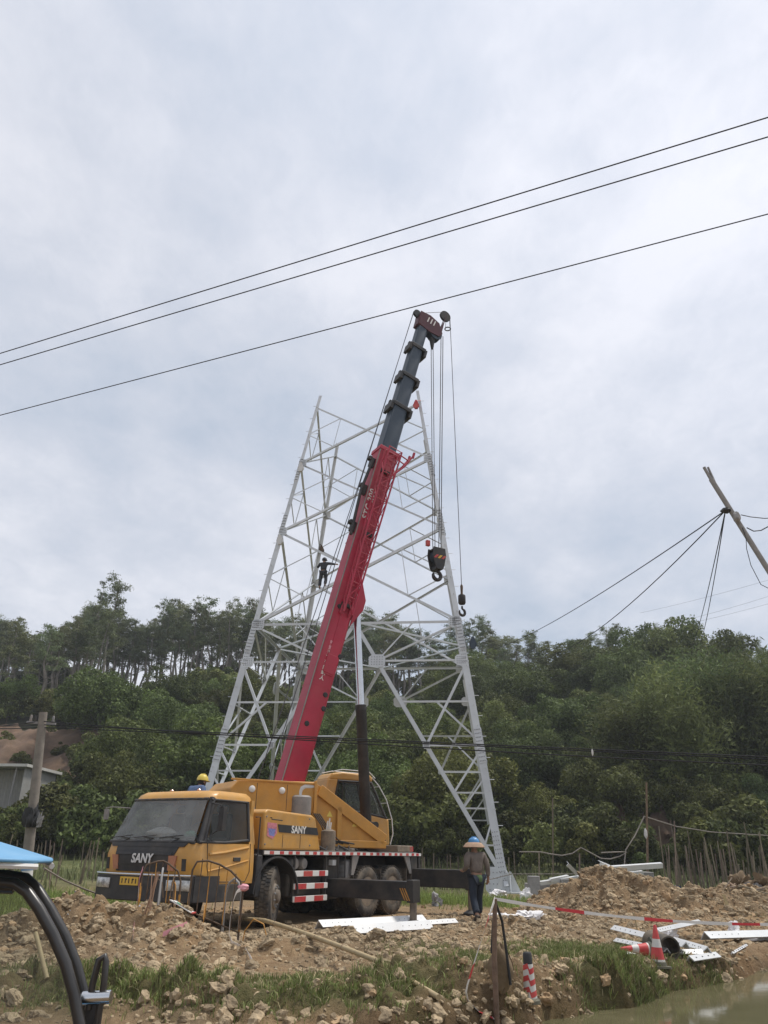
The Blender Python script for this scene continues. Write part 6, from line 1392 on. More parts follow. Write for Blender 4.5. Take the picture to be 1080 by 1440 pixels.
def person(base, fwd, H, J, label, top, trousers, helmet, hat=None, shirt=None, helm_r=0.135):
    t = thing('person', base, label, 'person')
    f = V(fwd).normalized(); r = f.cross(UZ).normalized(); ax = (r*H/1.7, f*H/1.7, UZ*H/1.7); o = V(base)
    j = J
    names = ['pelvis', 'spine', 'chest', 'neck', 'head', 'crown']
    nodes = [j['pelvis']+(0.10,), j['spine']+(0.10,), j['chest']+(0.125,), j['neck']+(0.055,), j['head']+(0.085,), j['crown']+(0.07,)]
    edges = [(i, i+1) for i in range(5)]
    def chain(start, pts, rads):
        k = start
        for p, q in zip(pts, rads): nodes.append(p+(q,)); edges.append((k, len(nodes)-1)); k = len(nodes)-1
        return k
    for s in ('l', 'r'):
        chain(0, [j['hip_'+s], j['knee_'+s], j['ankle_'+s], j['toe_'+s]], [0.095, 0.062, 0.045, 0.038])
        h = chain(2, [j['sho_'+s], j['elb_'+s], j['wri_'+s], j['hand_'+s]], [0.062, 0.045, 0.030, 0.036])
        w, hnd = V(*j['wri_'+s]), V(*j['hand_'+s]); d = (hnd-w).normalized(); sd = d.cross(V(0, 1, 0.2)).normalized(); cu = sd.cross(d)
        for k, ln in enumerate((0.070, 0.082, 0.078, 0.062)):
            b = hnd+sd*(0.027-0.018*k); p1 = b+d*(ln*0.6)+cu*0.012; p2 = b+d*ln*0.95+cu*0.035
            chain(h, [tuple(p1), tuple(p2)], [0.0095, 0.008])
        b = w*0.4+hnd*0.6+sd*0.035; chain(h, [tuple(b+d*0.02+sd*0.012), tuple(b+d*0.055+sd*0.012+cu*0.02)], [0.011, 0.009])
    skin('body', nodes, edges, 'skin', t, o, ax)
    # jacket
    nj = [j['chest']+(0.185, 0.80), j['spine']+(0.170, 0.85), (j['pelvis'][0], j['pelvis'][1], j['pelvis'][2]+0.02, 0.180, 0.85), j['neck'][:2]+(j['neck'][2]-0.035, 0.085)]; ej = [(0, 1), (1, 2), (0, 3)]
    for s in ('l', 'r'):
        k = len(nj); nj += [j['sho_'+s]+(0.088,), j['elb_'+s]+(0.066,), tuple(a*0.12+b*0.88 for a, b in zip(j['elb_'+s], j['wri_'+s]))+(0.052,)]; ej += [(0, k), (k, k+1), (k+1, k+2)]
    skin('jacket', nj, ej, top, t, o, ax)
    if shirt:
        p = j['pelvis']; nj = [(p[0], p[1], p[2]+0.06, 0.160, 0.85), (p[0], p[1], p[2]-0.08, 0.170, 0.85), (p[0], p[1], p[2]-0.15, 0.165, 0.85)]; skin('shirt_hem', nj, [(0, 1), (1, 2)], shirt, t, o, ax)
    np_ = [j['pelvis']+(0.150, 0.85)]; ep = []
    for s in ('l', 'r'):
        k = len(np_); h_, kn, an = j['hip_'+s], j['knee_'+s], j['ankle_'+s]
        np_ += [h_+(0.112,), tuple(a*0.5+b*0.5 for a, b in zip(h_, kn))+(0.102,), kn+(0.086,), tuple(a*0.5+b*0.5 for a, b in zip(kn, an))+(0.084,), tuple(a*0.1+b*0.9 for a, b in zip(kn, an))+(0.082,)]; ep += [(0, k), (k, k+1), (k+1, k+2), (k+2, k+3), (k+3, k+4)]
    skin('trousers', np_, ep, trousers, t, o, ax)
    for s in ('l', 'r'):
        a, b = j['ankle_'+s], j['toe_'+s]; back = (a[0]*1.25-b[0]*0.25, a[1]*1.25-b[1]*0.25, b[2]+0.008)
        skin('boot', [(a[0], a[1], a[2]+0.05, 0.058), (a[0], a[1], b[2]+0.02, 0.058), (b[0]*0.6+a[0]*0.4, b[1]*0.6+a[1]*0.4, b[2]+0.012, 0.052), (b[0], b[1], b[2], 0.045), back+(0.05,)], [(0, 1), (1, 2), (2, 3), (1, 4)], 'boot', t, o, ax, root=1)
    W = lambda p: o+ax[0]*p[0]+ax[1]*p[1]+ax[2]*p[2]
    hc = W(j['head']); hu = (W(j['crown'])-hc).normalized(); hf = (f-hu*f.dot(hu)).normalized(); hr = hf.cross(hu)
    k = H/1.7
    # face: nose, eyes, mouth, ears, hair
    m = MB(); m.prism([hc+hf*0.082*k+hu*0.02*k-hr*0.012*k, hc+hf*0.082*k+hu*0.02*k+hr*0.012*k, hc+hf*0.085*k-hu*0.03*k+hr*0.018*k, hc+hf*0.085*k-hu*0.03*k-hr*0.018*k], hf*0.022*k)
    for sg in (-1, 1): m.lathe(hc+hr*(0.083*sg*k)-hf*0.01*k, hr*sg, [(0.022*k, 0), (0.028*k, 0.012*k), (0.012*k, 0.016*k)], 10)
    m.build('nose_and_ears', 'skin', t, bevel=0.004)
    m = MB()
    for sg in (-1, 1): m.lathe(hc+hf*0.078*k+hr*(0.032*sg*k)+hu*0.018*k, hf, [(0.012*k, 0), (0.008*k, 0.008*k)], 8)
    m.box(hc+hf*0.082*k-hu*0.055*k, hr*0.022*k, hf*0.004*k, hu*0.004*k); m.build('eyes_and_mouth', 'hair', t)
    m = MB(); m.grid(lambda a, b: hc+hu*0.015*k+(hr*math.cos(R(180+180*a))-hf*-math.sin(R(180+180*a)))*(0.094*k*math.cos(R(-50+80*b)))+hu*(0.10*k*math.sin(R(-50+80*b))), 16, 6); m.build('hair', 'hair', t, smooth=True, solid=0.01)
    m = MB(); hb0 = hc+hu*0.035*k; R_ = helm_r*k
    m.lathe(hb0, hu, [(R_*1.02, 0.0), (R_, 0.02*k), (R_*0.97, 0.06*k), (R_*0.80, 0.105*k), (R_*0.5, 0.135*k), (R_*0.15, 0.148*k)], 24, ref=hf)
    m.prism([hb0+(hf*math.cos(R(a))+hr*math.sin(R(a)))*(R_*1.0+0.06*k*math.cos(R(a))) for a in range(-70, 71, 10)]+[hb0+(hf*math.cos(R(a))+hr*math.sin(R(a)))*R_*0.9 for a in range(70, -71, -10)], hu*0.008)
    for sg in (-0.04, 0, 0.04): m.tube([hb0+hr*sg*k+hf*R_*0.85*math.cos(R(a))+hu*(0.155*k*math.sin(R(a))) for a in range(20, 161, 20)], 0.008*k, 5)
    m.build('helmet', helmet, t, smooth=True)
    if hat:
        m = MB(); m.lathe(hb0-hu*0.01, hu, [(R_*1.0, 0.045*k), (R_*1.35, 0.03*k), (R_*1.65, -0.015*k), (R_*1.9, -0.055*k), (R_*1.87, -0.065*k), (R_*1.3, 0.015*k)], 28); m.build('hat_brim', hat, t, smooth=True)
    return t
walk = dict(pelvis=(0, 0, 0.92), spine=(0, 0.02, 1.10), chest=(0, 0.05, 1.30), neck=(0, 0.07, 1.45), head=(0, 0.10, 1.56), crown=(0, 0.10, 1.66),
            hip_l=(-0.10, 0.0, 0.86), knee_l=(-0.12, -0.02, 0.49), ankle_l=(-0.15, -0.27, 0.13), toe_l=(-0.16, -0.13, 0.05),
            hip_r=(0.10, 0.02, 0.86), knee_r=(0.11, 0.14, 0.49), ankle_r=(0.11, 0.14, 0.09), toe_r=(0.12, 0.29, 0.045),
            sho_l=(-0.20, 0.03, 1.38), elb_l=(-0.27, -0.05, 1.12), wri_l=(-0.26, 0.16, 1.02), hand_l=(-0.25, 0.23, 1.02),
            sho_r=(0.20, 0.03, 1.38), elb_r=(0.27, -0.03, 1.12), wri_r=(0.30, 0.02, 0.87), hand_r=(0.30, 0.05, 0.80))
wb_ = at_y(672, 1287, 19.4); wb_.z = gz(wb_.x, wb_.y)
person(wb_, (-0.35, 0.93, 0), 1.70, walk, 'worker in brown jacket and jeans, blue helmet over wide straw brim, walking', 'jacket_brown', 'jeans', 'helmet_blue', 'straw', 'shirt_green')
# climber standing on a brace of the near face of the pylon
a_, b_ = LP('A', H1), LP('B', H2); best = min((abs((lambda p: (540+FPX*p.x/(p.y*math.cos(CAM_TH)+(p.z-CAM_H)*math.sin(CAM_TH)))-455)(a_+(b_-a_)*f)), f) for f in np.linspace(0.1, 0.7, 200))[1]
cp = a_+(b_-a_)*best+TYD*0.12+UZ*0.10
climb = dict(walk); climb.update(hip_l=(-0.10, 0, 0.86), knee_l=(-0.17, 0.08, 0.47), ankle_l=(-0.17, 0.0, 0.08-0.04), toe_l=(-0.18, 0.15, 0.0), hip_r=(0.10, 0, 0.86), knee_r=(0.14, 0.10, 0.50), ankle_r=(0.12, 0.0, 0.15), toe_r=(0.13, 0.15, 0.10),
             elb_l=(-0.36, 0.10, 1.20), wri_l=(-0.38, 0.30, 1.32), hand_l=(-0.38, 0.37, 1.36), elb_r=(0.42, 0.12, 1.36), wri_r=(0.60, 0.24, 1.36), hand_r=(0.66, 0.27, 1.36))
person(cp, (0.25, 0.95, 0), 1.56, climb, 'climber in dark clothes and helmet standing on a pylon brace', 'dark_clothes', 'dark_clothes', 'black_metal')
dk = T(2.05, -0.98, 1.40); bend = dict(walk)
bend.update(spine=(0, 0.08, 1.06), chest=(0, 0.17, 1.22), neck=(0, 0.24, 1.34), head=(0, 0.28, 1.43), crown=(0, 0.29, 1.53), sho_l=(-0.2, 0.15, 1.30), sho_r=(0.2, 0.15, 1.30), elb_l=(-0.28, 0.12, 1.05), elb_r=(0.28, 0.12, 1.05), wri_l=(-0.22, 0.35, 1.0), hand_l=(-0.2, 0.42, 1.0), wri_r=(0.22, 0.35, 1.0), hand_r=(0.2, 0.42, 1.0),
            knee_l=(-0.12, 0.08, 0.48), ankle_l=(-0.12, 0.0, 0.09), toe_l=(-0.13, 0.14, 0.045), knee_r=(0.12, 0.08, 0.48), ankle_r=(0.12, 0.0, 0.09), toe_r=(0.13, 0.14, 0.045))
dk.z = 1.395
person(dk, (0.6, 0.8, 0), 1.62, bend, 'worker in yellow helmet standing on the truck deck behind cab', 'blue_work', 'jeans', 'helmet_yellow')
# ------------------------------------------------------------------ loose soil, gravel, grass
def ico(sub):
    bm = bmesh.new(); bmesh.ops.create_icosphere(bm, subdivisions=sub, radius=1.0)
    v = np.array([x.co[:] for x in bm.verts]); f = np.array([[q.index for q in p.verts] for p in bm.faces]); bm.free(); return v, f
ICO1, ICO2, ICO3 = ico(1), ico(2), ico(3)
def clods(name, pts, sizes, mat, big=0.035, flat=0.8, sink=0.75, huge=0.085):
    vs, fs, n = [], [], 0
    for (p, s) in zip(pts, sizes):
        v, f = ICO3 if s > huge else (ICO2 if s > big else ICO1)
        q = RNG.normal(0, 1, (3, 3)); q, _ = np.linalg.qr(q); rad = np.ones(len(v))
        for o_ in range(2 if s <= big else 5): rad += (0.26/1.5**o_)*(0.6-2*np.abs(np.sin(v@RNG.normal(0, 1.4*1.7**o_, 3)+RNG.random()*6))*0.6)
        rad += RNG.normal(0, 0.08 if s <= huge else 0.045, len(v))
        w = (v*rad[:, None]*(np.array([1, 0.85, 0.7])*RNG.uniform(0.7, 1.25, 3)))@q.T*s
        w[:, 2] *= flat; w += p; w[:, 2] += s*(1-sink)*0.35-s*0.12
        vs.append(w); fs.append(f+n); n += len(v)
    me = fast_mesh(name, np.concatenate(vs), None, np.concatenate(fs)); me.shade_flat(); return finish(me, name, mat, None)
pmat('clod_soil', (0.33, 0.255, 0.165), 0.95, var=0.38, scale=7, bump=0.8, bscale=24, island=0.22, spec=0.1)
pmat('clod_orange', (0.35, 0.242, 0.142), 0.95, var=0.35, scale=6, bump=0.8, bscale=24, island=0.22, spec=0.15)
def scatter(n, x0, x1, y0, y1, dens):
    x = RNG.uniform(x0, x1, n); y = RNG.uniform(y0, y1, n); k = RNG.random(n) < dens(x, y); return x[k], y[k]
def pv_out(x, y):
    pu = (x-TX)*math.sin(hd)+(y-TY)*math.cos(hd); pv = np.abs((x-TX)*math.cos(hd)-(y-TY)*math.sin(hd)); return ~((pu > -0.3) & (pu < 8.8) & (pv < 1.5))
def mdens(x, y):
    d1 = np.exp(-(segdist(x, y, MOUND1)/1.05)**2); d5 = np.exp(-(segdist(x, y, [(0.2, 8.6), (1.8, 9.3), (3.2, 10.4), (5.2, 12.0), (7.5, 13.2), (9.5, 14.2)])/0.85)**2); d6 = np.exp(-(segdist(x, y, [(-3.4, 8.6), (-1.6, 8.3), (-0.2, 8.2)])/0.6)**2)
    d2 = np.exp(-((x-5.6)/2.6)**2-((y-19.0)/2.2)**2); d3 = np.exp(-((x-2.9)/1.7)**2-((y-15.8)/2.6)**2); d4 = np.exp(-((x+3.5)/1.6)**2-((y-10.8)/1.6)**2)
    return np.clip(d1+0.75*d5+0.8*d6+0.8*d2+0.65*d3+0.4*d4+0.16, 0, 1)*(1-0.85*(grass_mask(x, y) > 0.45))*(pond_side(x, y) < 0.08)*pv_out(x, y)
x, y = scatter(60000, -6.0, 9.5, 7.3, 22, lambda a, b: mdens(a, b))
s = np.clip(0.030*(RNG.pareto(2.3, len(x))+0.6), 0.015, 0.115)*np.where(y < 10.5, 0.85, 1.0); far_ = y > 17; s[far_] = np.maximum(s[far_], 0.03)
z = ground_z(x, y)
c_ = clods('soil_clods', np.stack([x, y, z], 1), s, 'clod_soil'); tag(c_, 'loose grey brown soil clods heaped over the mounds', 'soil', kind='stuff')
x, y = scatter(15000, -6.0, 11.5, 8.0, 24, lambda a, b: np.clip(np.exp(-((a-5.6)/3)**2-((b-19.6)/2.2)**2)+np.exp(-((a-10.2)/2.6)**2-((b-20.6)/1.8)**2)+0.5*np.exp(-((a-1.5)/1.6)**2-((b-9.2)/1.2)**2)+0.16, 0, 1)*(pond_side(a, b) < -0.15)*pv_out(a, b)*(1-0.8*(grass_mask(a, b) > 0.45)))
s = np.clip(0.022*(RNG.pareto(2.2, len(x))+0.7), 0.014, 0.11)
c_ = clods('orange_clods', np.stack([x, y, ground_z(x, y)], 1), s, 'clod_orange'); tag(c_, 'loose orange brown soil clods around the right mound', 'soil', kind='stuff')
# big lumps one can tell apart
for k, (px, py, s_) in enumerate(((322, 1330, 0.26), (285, 1345, 0.22), (405, 1298, 0.26), (440, 1300, 0.20), (350, 1335, 0.20), (470, 1350, 0.18), (230, 1350, 0.20), (510, 1345, 0.18), (320, 1375, 0.16), (180, 1340, 0.18), (390, 1340, 0.20), (560, 1370, 0.17),
        (680, 1425, 0.17), (610, 1430, 0.16), (720, 1405, 0.15), (360, 1432, 0.20), (310, 1430, 0.18), (430, 1425, 0.14), (850, 1378, 0.17), (960, 1372, 0.17), (800, 1385, 0.14), (720, 1320, 0.2), (640, 1330, 0.2), (600, 1320, 0.18), (760, 1318, 0.2), (935, 1262, 0.26), (985, 1358, 0.15), (470, 1430, 0.14))):
    p = on_ground(px, py); o = clods('soil_lump', np.array([[0.0, 0.0, 0.0]]), [s_*0.6], 'clod_soil' if k < 18 else 'clod_orange', flat=0.85)
    o.location = (p.x, p.y, p.z-0.03)
    tag(o, 'big rough soil lump resting among the clods' if k < 18 else 'big orange brown soil lump along the bank and right mound', 'soil lump', 'big lumps among the grey clods' if k < 18 else 'big lumps along the bank')
# gravel patch left
gx_, gy_ = RNG.normal(0, 0.42, 1500), RNG.normal(0, 0.5, 1500); g0 = at_z(112, 1322, 0.05)
gx_ += g0.x; gy_ += g0.y
o = clods('gravel_heap', np.stack([gx_, gy_, ground_z(gx_, gy_)+0.10*np.exp(-((gx_-g0.x)/0.4)**2-((gy_-g0.y)/0.5)**2)], 1), RNG.uniform(0.012, 0.028, 1500), 'gravel'); tag(o, 'small patch of grey gravel beside the curved scooter struts', 'gravel', kind='stuff')
# straw litter on the bank
def blades(name, x, y, z, h, w, mat, lean=0.35, label=None, cat='grass'):
    n = len(x); an = RNG.uniform(0, 6.283, n); la = RNG.uniform(0, 6.283, n); lv = np.abs(RNG.normal(0, lean, n))
    ca, sa = np.cos(an)*w, np.sin(an)*w; lx, ly = np.cos(la)*lv*h, np.sin(la)*lv*h
    P0 = np.stack([x-ca, y-sa, z-0.02], 1); P1 = np.stack([x+ca, y+sa, z-0.02], 1)
    P2 = np.stack([x+ca*0.8+lx*0.35, y+sa*0.8+ly*0.35, z+h*0.55], 1); P3 = np.stack([x-ca*0.8+lx*0.35, y-sa*0.8+ly*0.35, z+h*0.55], 1); P4 = np.stack([x+lx, y+ly, z+h*(1-0.25*np.minimum(1, lv))], 1)
    v = np.stack([P0, P1, P2, P3, P4], 1).reshape(-1, 3); b = np.arange(n)*5
    me = fast_mesh(name, v, np.stack([b, b+1, b+2, b+3], 1), np.stack([b+3, b+2, b+4], 1)); o = finish(me, name, mat, None); return tag(o, label, cat, kind='stuff')
pmat('grass_blade', (0.19, 0.225, 0.075), 0.7, var=0.35, scale=1.5, island=0.4, spec=0.25, translucent=0.25)
pmat('grass_bright', (0.24, 0.30, 0.085), 0.7, var=0.35, scale=1.2, island=0.4, spec=0.25, translucent=0.25)
pmat('dry_grass', (0.30, 0.25, 0.13), 0.8, var=0.3, island=0.35)
pmat('weed', (0.17, 0.185, 0.08), 0.8, var=0.4, scale=0.6, island=0.45, translucent=0.2)
X, Y, Hh = [], [], []; X2, Y2, H2_ = [], [], []
for (a, b, rx, ry, h, d) in GPATCH:
    n = int(rx*ry*3.14*d*(2.6 if h < 0.2 else 1.5)); px_ = RNG.normal(a, rx*0.62, n); py_ = RNG.normal(b, ry*0.62, n); k = (fbm(px_, py_, 0.35, 3) > -0.12) & (pond_side(px_, py_) < 0.05); px_, py_ = px_[k], py_[k]
    hh = h*RNG.uniform(0.35, 1.25, len(px_))*(0.85 if h < 0.2 else 1.1)
    if h < 0.2: X.append(px_); Y.append(py_); Hh.append(hh)
    else: X2.append(px_); Y2.append(py_); H2_.append(hh)
X, Y, Hh = map(np.concatenate, (X, Y, Hh)); X2, Y2, H2_ = map(np.concatenate, (X2, Y2, H2_))
k = RNG.random(len(X)) < 0.22; blades('dead_grass', X[k], Y[k], ground_z(X[k], Y[k]), Hh[k]*1.15, 0.0042, 'dry_grass', 1.1, 'dead straw stalks mixed into the green strips')
blades('short_grass', X, Y, ground_z(X, Y), Hh, 0.0045, 'grass_blade', 0.85, 'short green grass growing in strips between the clods')
k = pv_out(X2, Y2); blades('tall_grass', X2[k], Y2[k], ground_z(X2[k], Y2[k]), H2_[k], 0.012, 'grass_bright', 0.5, 'bright green tall grass beside the truck front')
x, y = scatter(9000, -5, 8, 8, 16, lambda a, b: np.clip(np.exp(-(segdist(a, b, [(0.2, 9.0), (1.8, 9.6), (3.2, 10.6), (5.2, 12.0), (7.5, 13.2)])/0.7)**2)+0.06, 0, 1)*(pond_side(a, b) < 0)*0.8)
blades('dry_litter', x, y, ground_z(x, y)+0.02, RNG.uniform(0.04, 0.14, len(x)), 0.004, 'dry_grass', 1.5, 'dry straw litter strewn over the bank')
x, y = scatter(26000, -34, 34, 26, 50, lambda a, b: (np.abs(a) < 0.62*b)*np.clip(0.35+1.4*fbm(a, b, 4, 3)+0.3*(b > 33), 0.04, 1)*(((a < -6) | (b > 34) | (a > 9))))
blades('field_weeds', x, y, np.maximum(ground_z(x, y), np.where(y > 44, hill_z(x, y), -9)), RNG.uniform(0.25, 0.75, len(x))*np.where(x < -5, 0.7, 1.0), 0.028, 'weed', 0.5, 'rough weeds and crops growing over the field behind the site', 'weeds')

# ------------------------------------------------------------------ trees
pmat('bark', (0.13, 0.105, 0.08), 0.9, var=0.3, scale=3, bump=0.4, bscale=8)
pmat('bark_pale', (0.21, 0.185, 0.155), 0.85, var=0.3, scale=1.2)
pmat('culm', (0.13, 0.16, 0.06), 0.6, var=0.3)
pmat('leaf_round', (0.112, 0.140, 0.040), 0.6, var=0.45, scale=0.5, rnd=0.42, island=0.38, spec=0.15, translucent=0.22)
pmat('leaf_euca', (0.150, 0.178, 0.085), 0.65, var=0.3, scale=0.7, rnd=0.30, island=0.35, spec=0.15, translucent=0.25)
pmat('leaf_bamboo', (0.118, 0.152, 0.052), 0.65, var=0.4, scale=0.4, rnd=0.40, island=0.35, spec=0.15, translucent=0.3)
pmat('leaf_shrub', (0.120, 0.142, 0.046), 0.65, var=0.45, scale=0.7, rnd=0.45, island=0.40, spec=0.15, translucent=0.25)
def leaf_mesh(name, C, Nn, size, asp=0.5, jit=0.8):
    """one folded diamond leaf clump per point"""
    n = len(C); d = Nn+RNG.normal(0, jit, (n, 3)); d /= np.linalg.norm(d, axis=1)[:, None]+1e-9
    a = np.cross(d, RNG.normal(0, 1, (n, 3))); a /= np.linalg.norm(a, axis=1)[:, None]+1e-9; b = np.cross(d, a)
    s = (size*RNG.uniform(0.6, 1.4, n))[:, None]
    v = np.stack([C-a*s, C+b*s*asp, C+a*s, C-b*s*asp], 1).reshape(-1, 3); q = np.arange(n*4).reshape(n, 4)
    return fast_mesh(name, v, q)
def crown_round(seed, R_, hgt, nl, leaf, lobes=34, flat=0.8):
    rs = np.random.default_rng(seed); P, Nn = [], []
    ctr = np.array([0, 0, hgt-R_*flat])
    for i in range(lobes):
        u = rs.normal(0, 1, 3); u[2] = abs(u[2])*0.9-0.35 if i > 4 else u[2]; u /= np.linalg.norm(u)
        r = R_*rs.uniform(0.13, 0.40); c = ctr+u*np.array([R_, R_, R_*flat])*(rs.uniform(0.50, 0.95) if i % 4 else rs.uniform(0.9, 1.12))*(1+0.16*math.sin(3*math.atan2(u[1], u[0])+seed))
        n = int(nl/lobes*(r/(0.285*R_))**1.7); w = rs.normal(0, 1, (n, 3)); w += u*0.7; w /= np.linalg.norm(w, axis=1)[:, None]
        P.append(c+w*r*np.sqrt(rs.uniform(0.25, 1.05, n)+rs.exponential(0.12, n))[:, None]*np.array([1, 1, 0.8])); Nn.append(w)
    n = nl//6; w = rs.normal(0, 1, (n, 3)); w /= np.linalg.norm(w, axis=1)[:, None]
    P.append(ctr+w*np.array([R_, R_, R_*flat])*rs.uniform(0.2, 0.85, n)[:, None]); Nn.append(w)
    P, Nn = np.concatenate(P), np.concatenate(Nn); return leaf_mesh('crown', P, Nn*0.8+np.array([0, 0, 0.35]), leaf)
def trunk_mesh(seed, h, r, br, spread, lean=0.1, mode='round'):
    rs = np.random.default_rng(seed); m = MB(); top = V(rs.uniform(-lean, lean)*h, rs.uniform(-lean, lean)*h, h*0.75 if mode == 'round' else h)
    pts = [V(0, 0, -0.4)]+[top*f+V(rs.normal(0, 0.015)*h, rs.normal(0, 0.015)*h, 0) for f in (0.2, 0.4, 0.6, 0.8)]+[top]
    m.tube(pts, [r*1.15, r, r*0.85, r*0.65, r*0.45, r*0.15], 7)
    for i in range(br):
        f = rs.uniform(0.35, 0.9); k = min(4, int(f*5)); p = pts[k]+(pts[k+1]-pts[k])*(f*5-k); an = rs.uniform(0, 6.28); L_ = spread*rs.uniform(0.5, 1)*(1 if mode == 'round' else (1.15-f)*1.4)
        e = p+V(math.cos(an)*L_, math.sin(an)*L_, L_*rs.uniform(0.4, 0.9)); m.tube([p, p*0.45+e*0.55+V(0, 0, -0.08*L_), e], [r*0.42*(1.1-f), r*0.28*(1.1-f), r*0.10], 5)
    me = bpy.data.meshes.new('trunk'); me.from_pydata(m.v, [], m.f); me.polygons.foreach_set('use_smooth', [True]*len(me.polygons)); return me
def crown_euca(seed, h, nl, leaf, wid=1.5, lo=0.42):
    rs = np.random.default_rng(seed); P, Nn = [], []
    k = rs.integers(15, 22)
    for i in range(k):
        f = lo+(1-lo)*((i+rs.random())/k); rr = wid*(1.15-0.75*max(0, (f-lo)/(1-lo))**1.2)*rs.uniform(0.35, 1.0); an = rs.uniform(0, 6.28)
        c = np.array([math.cos(an)*rr, math.sin(an)*rr, h*f]); r = wid*rs.uniform(0.22, 0.46); n = int(nl/k*(r/(0.36*wid))**2)
        w = rs.normal(0, 1, (n, 3)); w /= np.linalg.norm(w, axis=1)[:, None]
        for _s in range(3):
            o_ = rs.normal(0, 0.62, 3)*r; g_ = rs.normal(0, 1, (n//3, 3)); P.append(c+o_+g_*r*np.array([0.52, 0.52, 0.30])*rs.uniform(0.6, 1.2)); Nn.append(g_/(np.linalg.norm(g_, axis=1)[:, None]+1e-6))
    return leaf_mesh('crown', np.concatenate(P), np.concatenate(Nn), leaf, 0.34)
def bamboo_meshes(seed, h, nc, nl, leaf):
    rs = np.random.default_rng(seed); m = MB(); P = []
    for i in range(nc):
        an = rs.uniform(0, 6.28); r0 = rs.uniform(0, 0.9); hh = h*rs.uniform(0.7, 1.05); sp = rs.uniform(0.6, 2.6); b = V(math.cos(an)*r0, math.sin(an)*r0, -0.3)
        pts = [b+V(math.cos(an)*sp*f**2.2, math.sin(an)*sp*f**2.2, hh*(f-0.10*f**4)) for f in np.linspace(0, 1, 7)]
        m.tube(pts, [0.05, 0.05, 0.045, 0.04, 0.03, 0.02, 0.006], 5)
        for k in range(nl//nc):
            f = rs.beta(2.2, 1.5); j = min(5, int(f*6)); p = pts[j]+(pts[j+1]-pts[j])*(f*6-j); o_ = rs.normal(0, 0.42, 3); P.append(np.array(p)+o_-np.array([0, 0, 0.25*abs(o_[0])]))
    me = bpy.data.meshes.new('culms'); me.from_pydata(m.v, [], m.f); P = np.array(P)
    return me, leaf_mesh('foliage', P, np.tile([0.2, 0.2, 0.9], (len(P), 1)), leaf, 0.22, 0.9)
def mats(me, mt): me.materials.append(MATS[mt]); return me
KINDS = {}
KINDS['round'] = [(mats(trunk_mesh(10+i, 5.0, 0.16, 8, 1.8), 'bark'), mats(crown_round(20+i, 2.9, 5.8, 16000, 0.105, 46+3*i, 0.80), 'leaf_round')) for i in range(5)]
KINDS['euca'] = [(mats(trunk_mesh(30+i, 12.5, 0.13, 12, 1.5, 0.03, 'euca'), 'bark_pale'), mats(crown_euca(40+i, 12.6, 3600, 0.12, 1.45, 0.44+0.06*(i % 3)), 'leaf_euca')) for i in range(6)]
KINDS['broad'] = [(mats(trunk_mesh(50+i, 8.0, 0.22, 9, 2.4), 'bark'), mats(crown_round(60+i, 3.6, 9.0, 18000, 0.125, 52, 1.05), 'leaf_bamboo')) for i in range(3)]
KINDS['shrub'] = [(mats(trunk_mesh(70+i, 1.6, 0.05, 8, 0.8), 'bark'), mats(crown_round(80+i, 1.25, 2.1, 4200, 0.085, 20, 0.75), 'leaf_shrub')) for i in range(4)]
KINDS['bamboo'] = [tuple(mats(a, b) for a, b in zip(bamboo_meshes(90+i, 10.0, 34, 13000, 0.19), ('culm', 'leaf_bamboo'))) for i in range(3)]
LAB = {'round': ('orchard_tree', 'tree', 'crown'), 'euca': ('eucalyptus_tree', 'tree', 'crown'), 'broad': ('broadleaf_tree', 'tree', 'crown'), 'shrub': ('shrub', 'shrub', 'crown'), 'bamboo': ('bamboo_clump', 'bamboo', 'foliage')}
def plant(kind, x, y, z, s, label, group, sz=None, var=None):
    nm, cat, cr = LAB[kind]; tr, cw = KINDS[kind][var if var is not None else random.randrange(len(KINDS[kind]))]
    e = bpy.data.objects.new(nm, None); COL.objects.link(e); e.location = (x, y, z); e.scale = (s, s, sz or s); e.rotation_euler = (0, 0, random.uniform(0, 6.28)); tag(e, label, cat, group)
    for n_, me_ in (('trunk' if kind != 'bamboo' else 'culms', tr), (cr, cw)):
        o = bpy.data.objects.new(n_, me_); COL.objects.link(o); o.parent = e
    return e
def pxof(x, y, z):
    d = y*math.cos(CAM_TH)+(z-CAM_H)*math.sin(CAM_TH); return 540+FPX*x/d
def topz(px, py, y): return at_y(px, py, y).z
def where(q, y):
    row = 'at the foot of the slope' if y < 60 else ('on the middle slope' if y < 74 else 'high on the slope')
    col = 'beside the red earth bank' if q < 170 else ('behind the crane cab' if q < 330 else ('behind the pylon' if q < 700 else 'between pylon and bamboo thicket'))
    return row, col
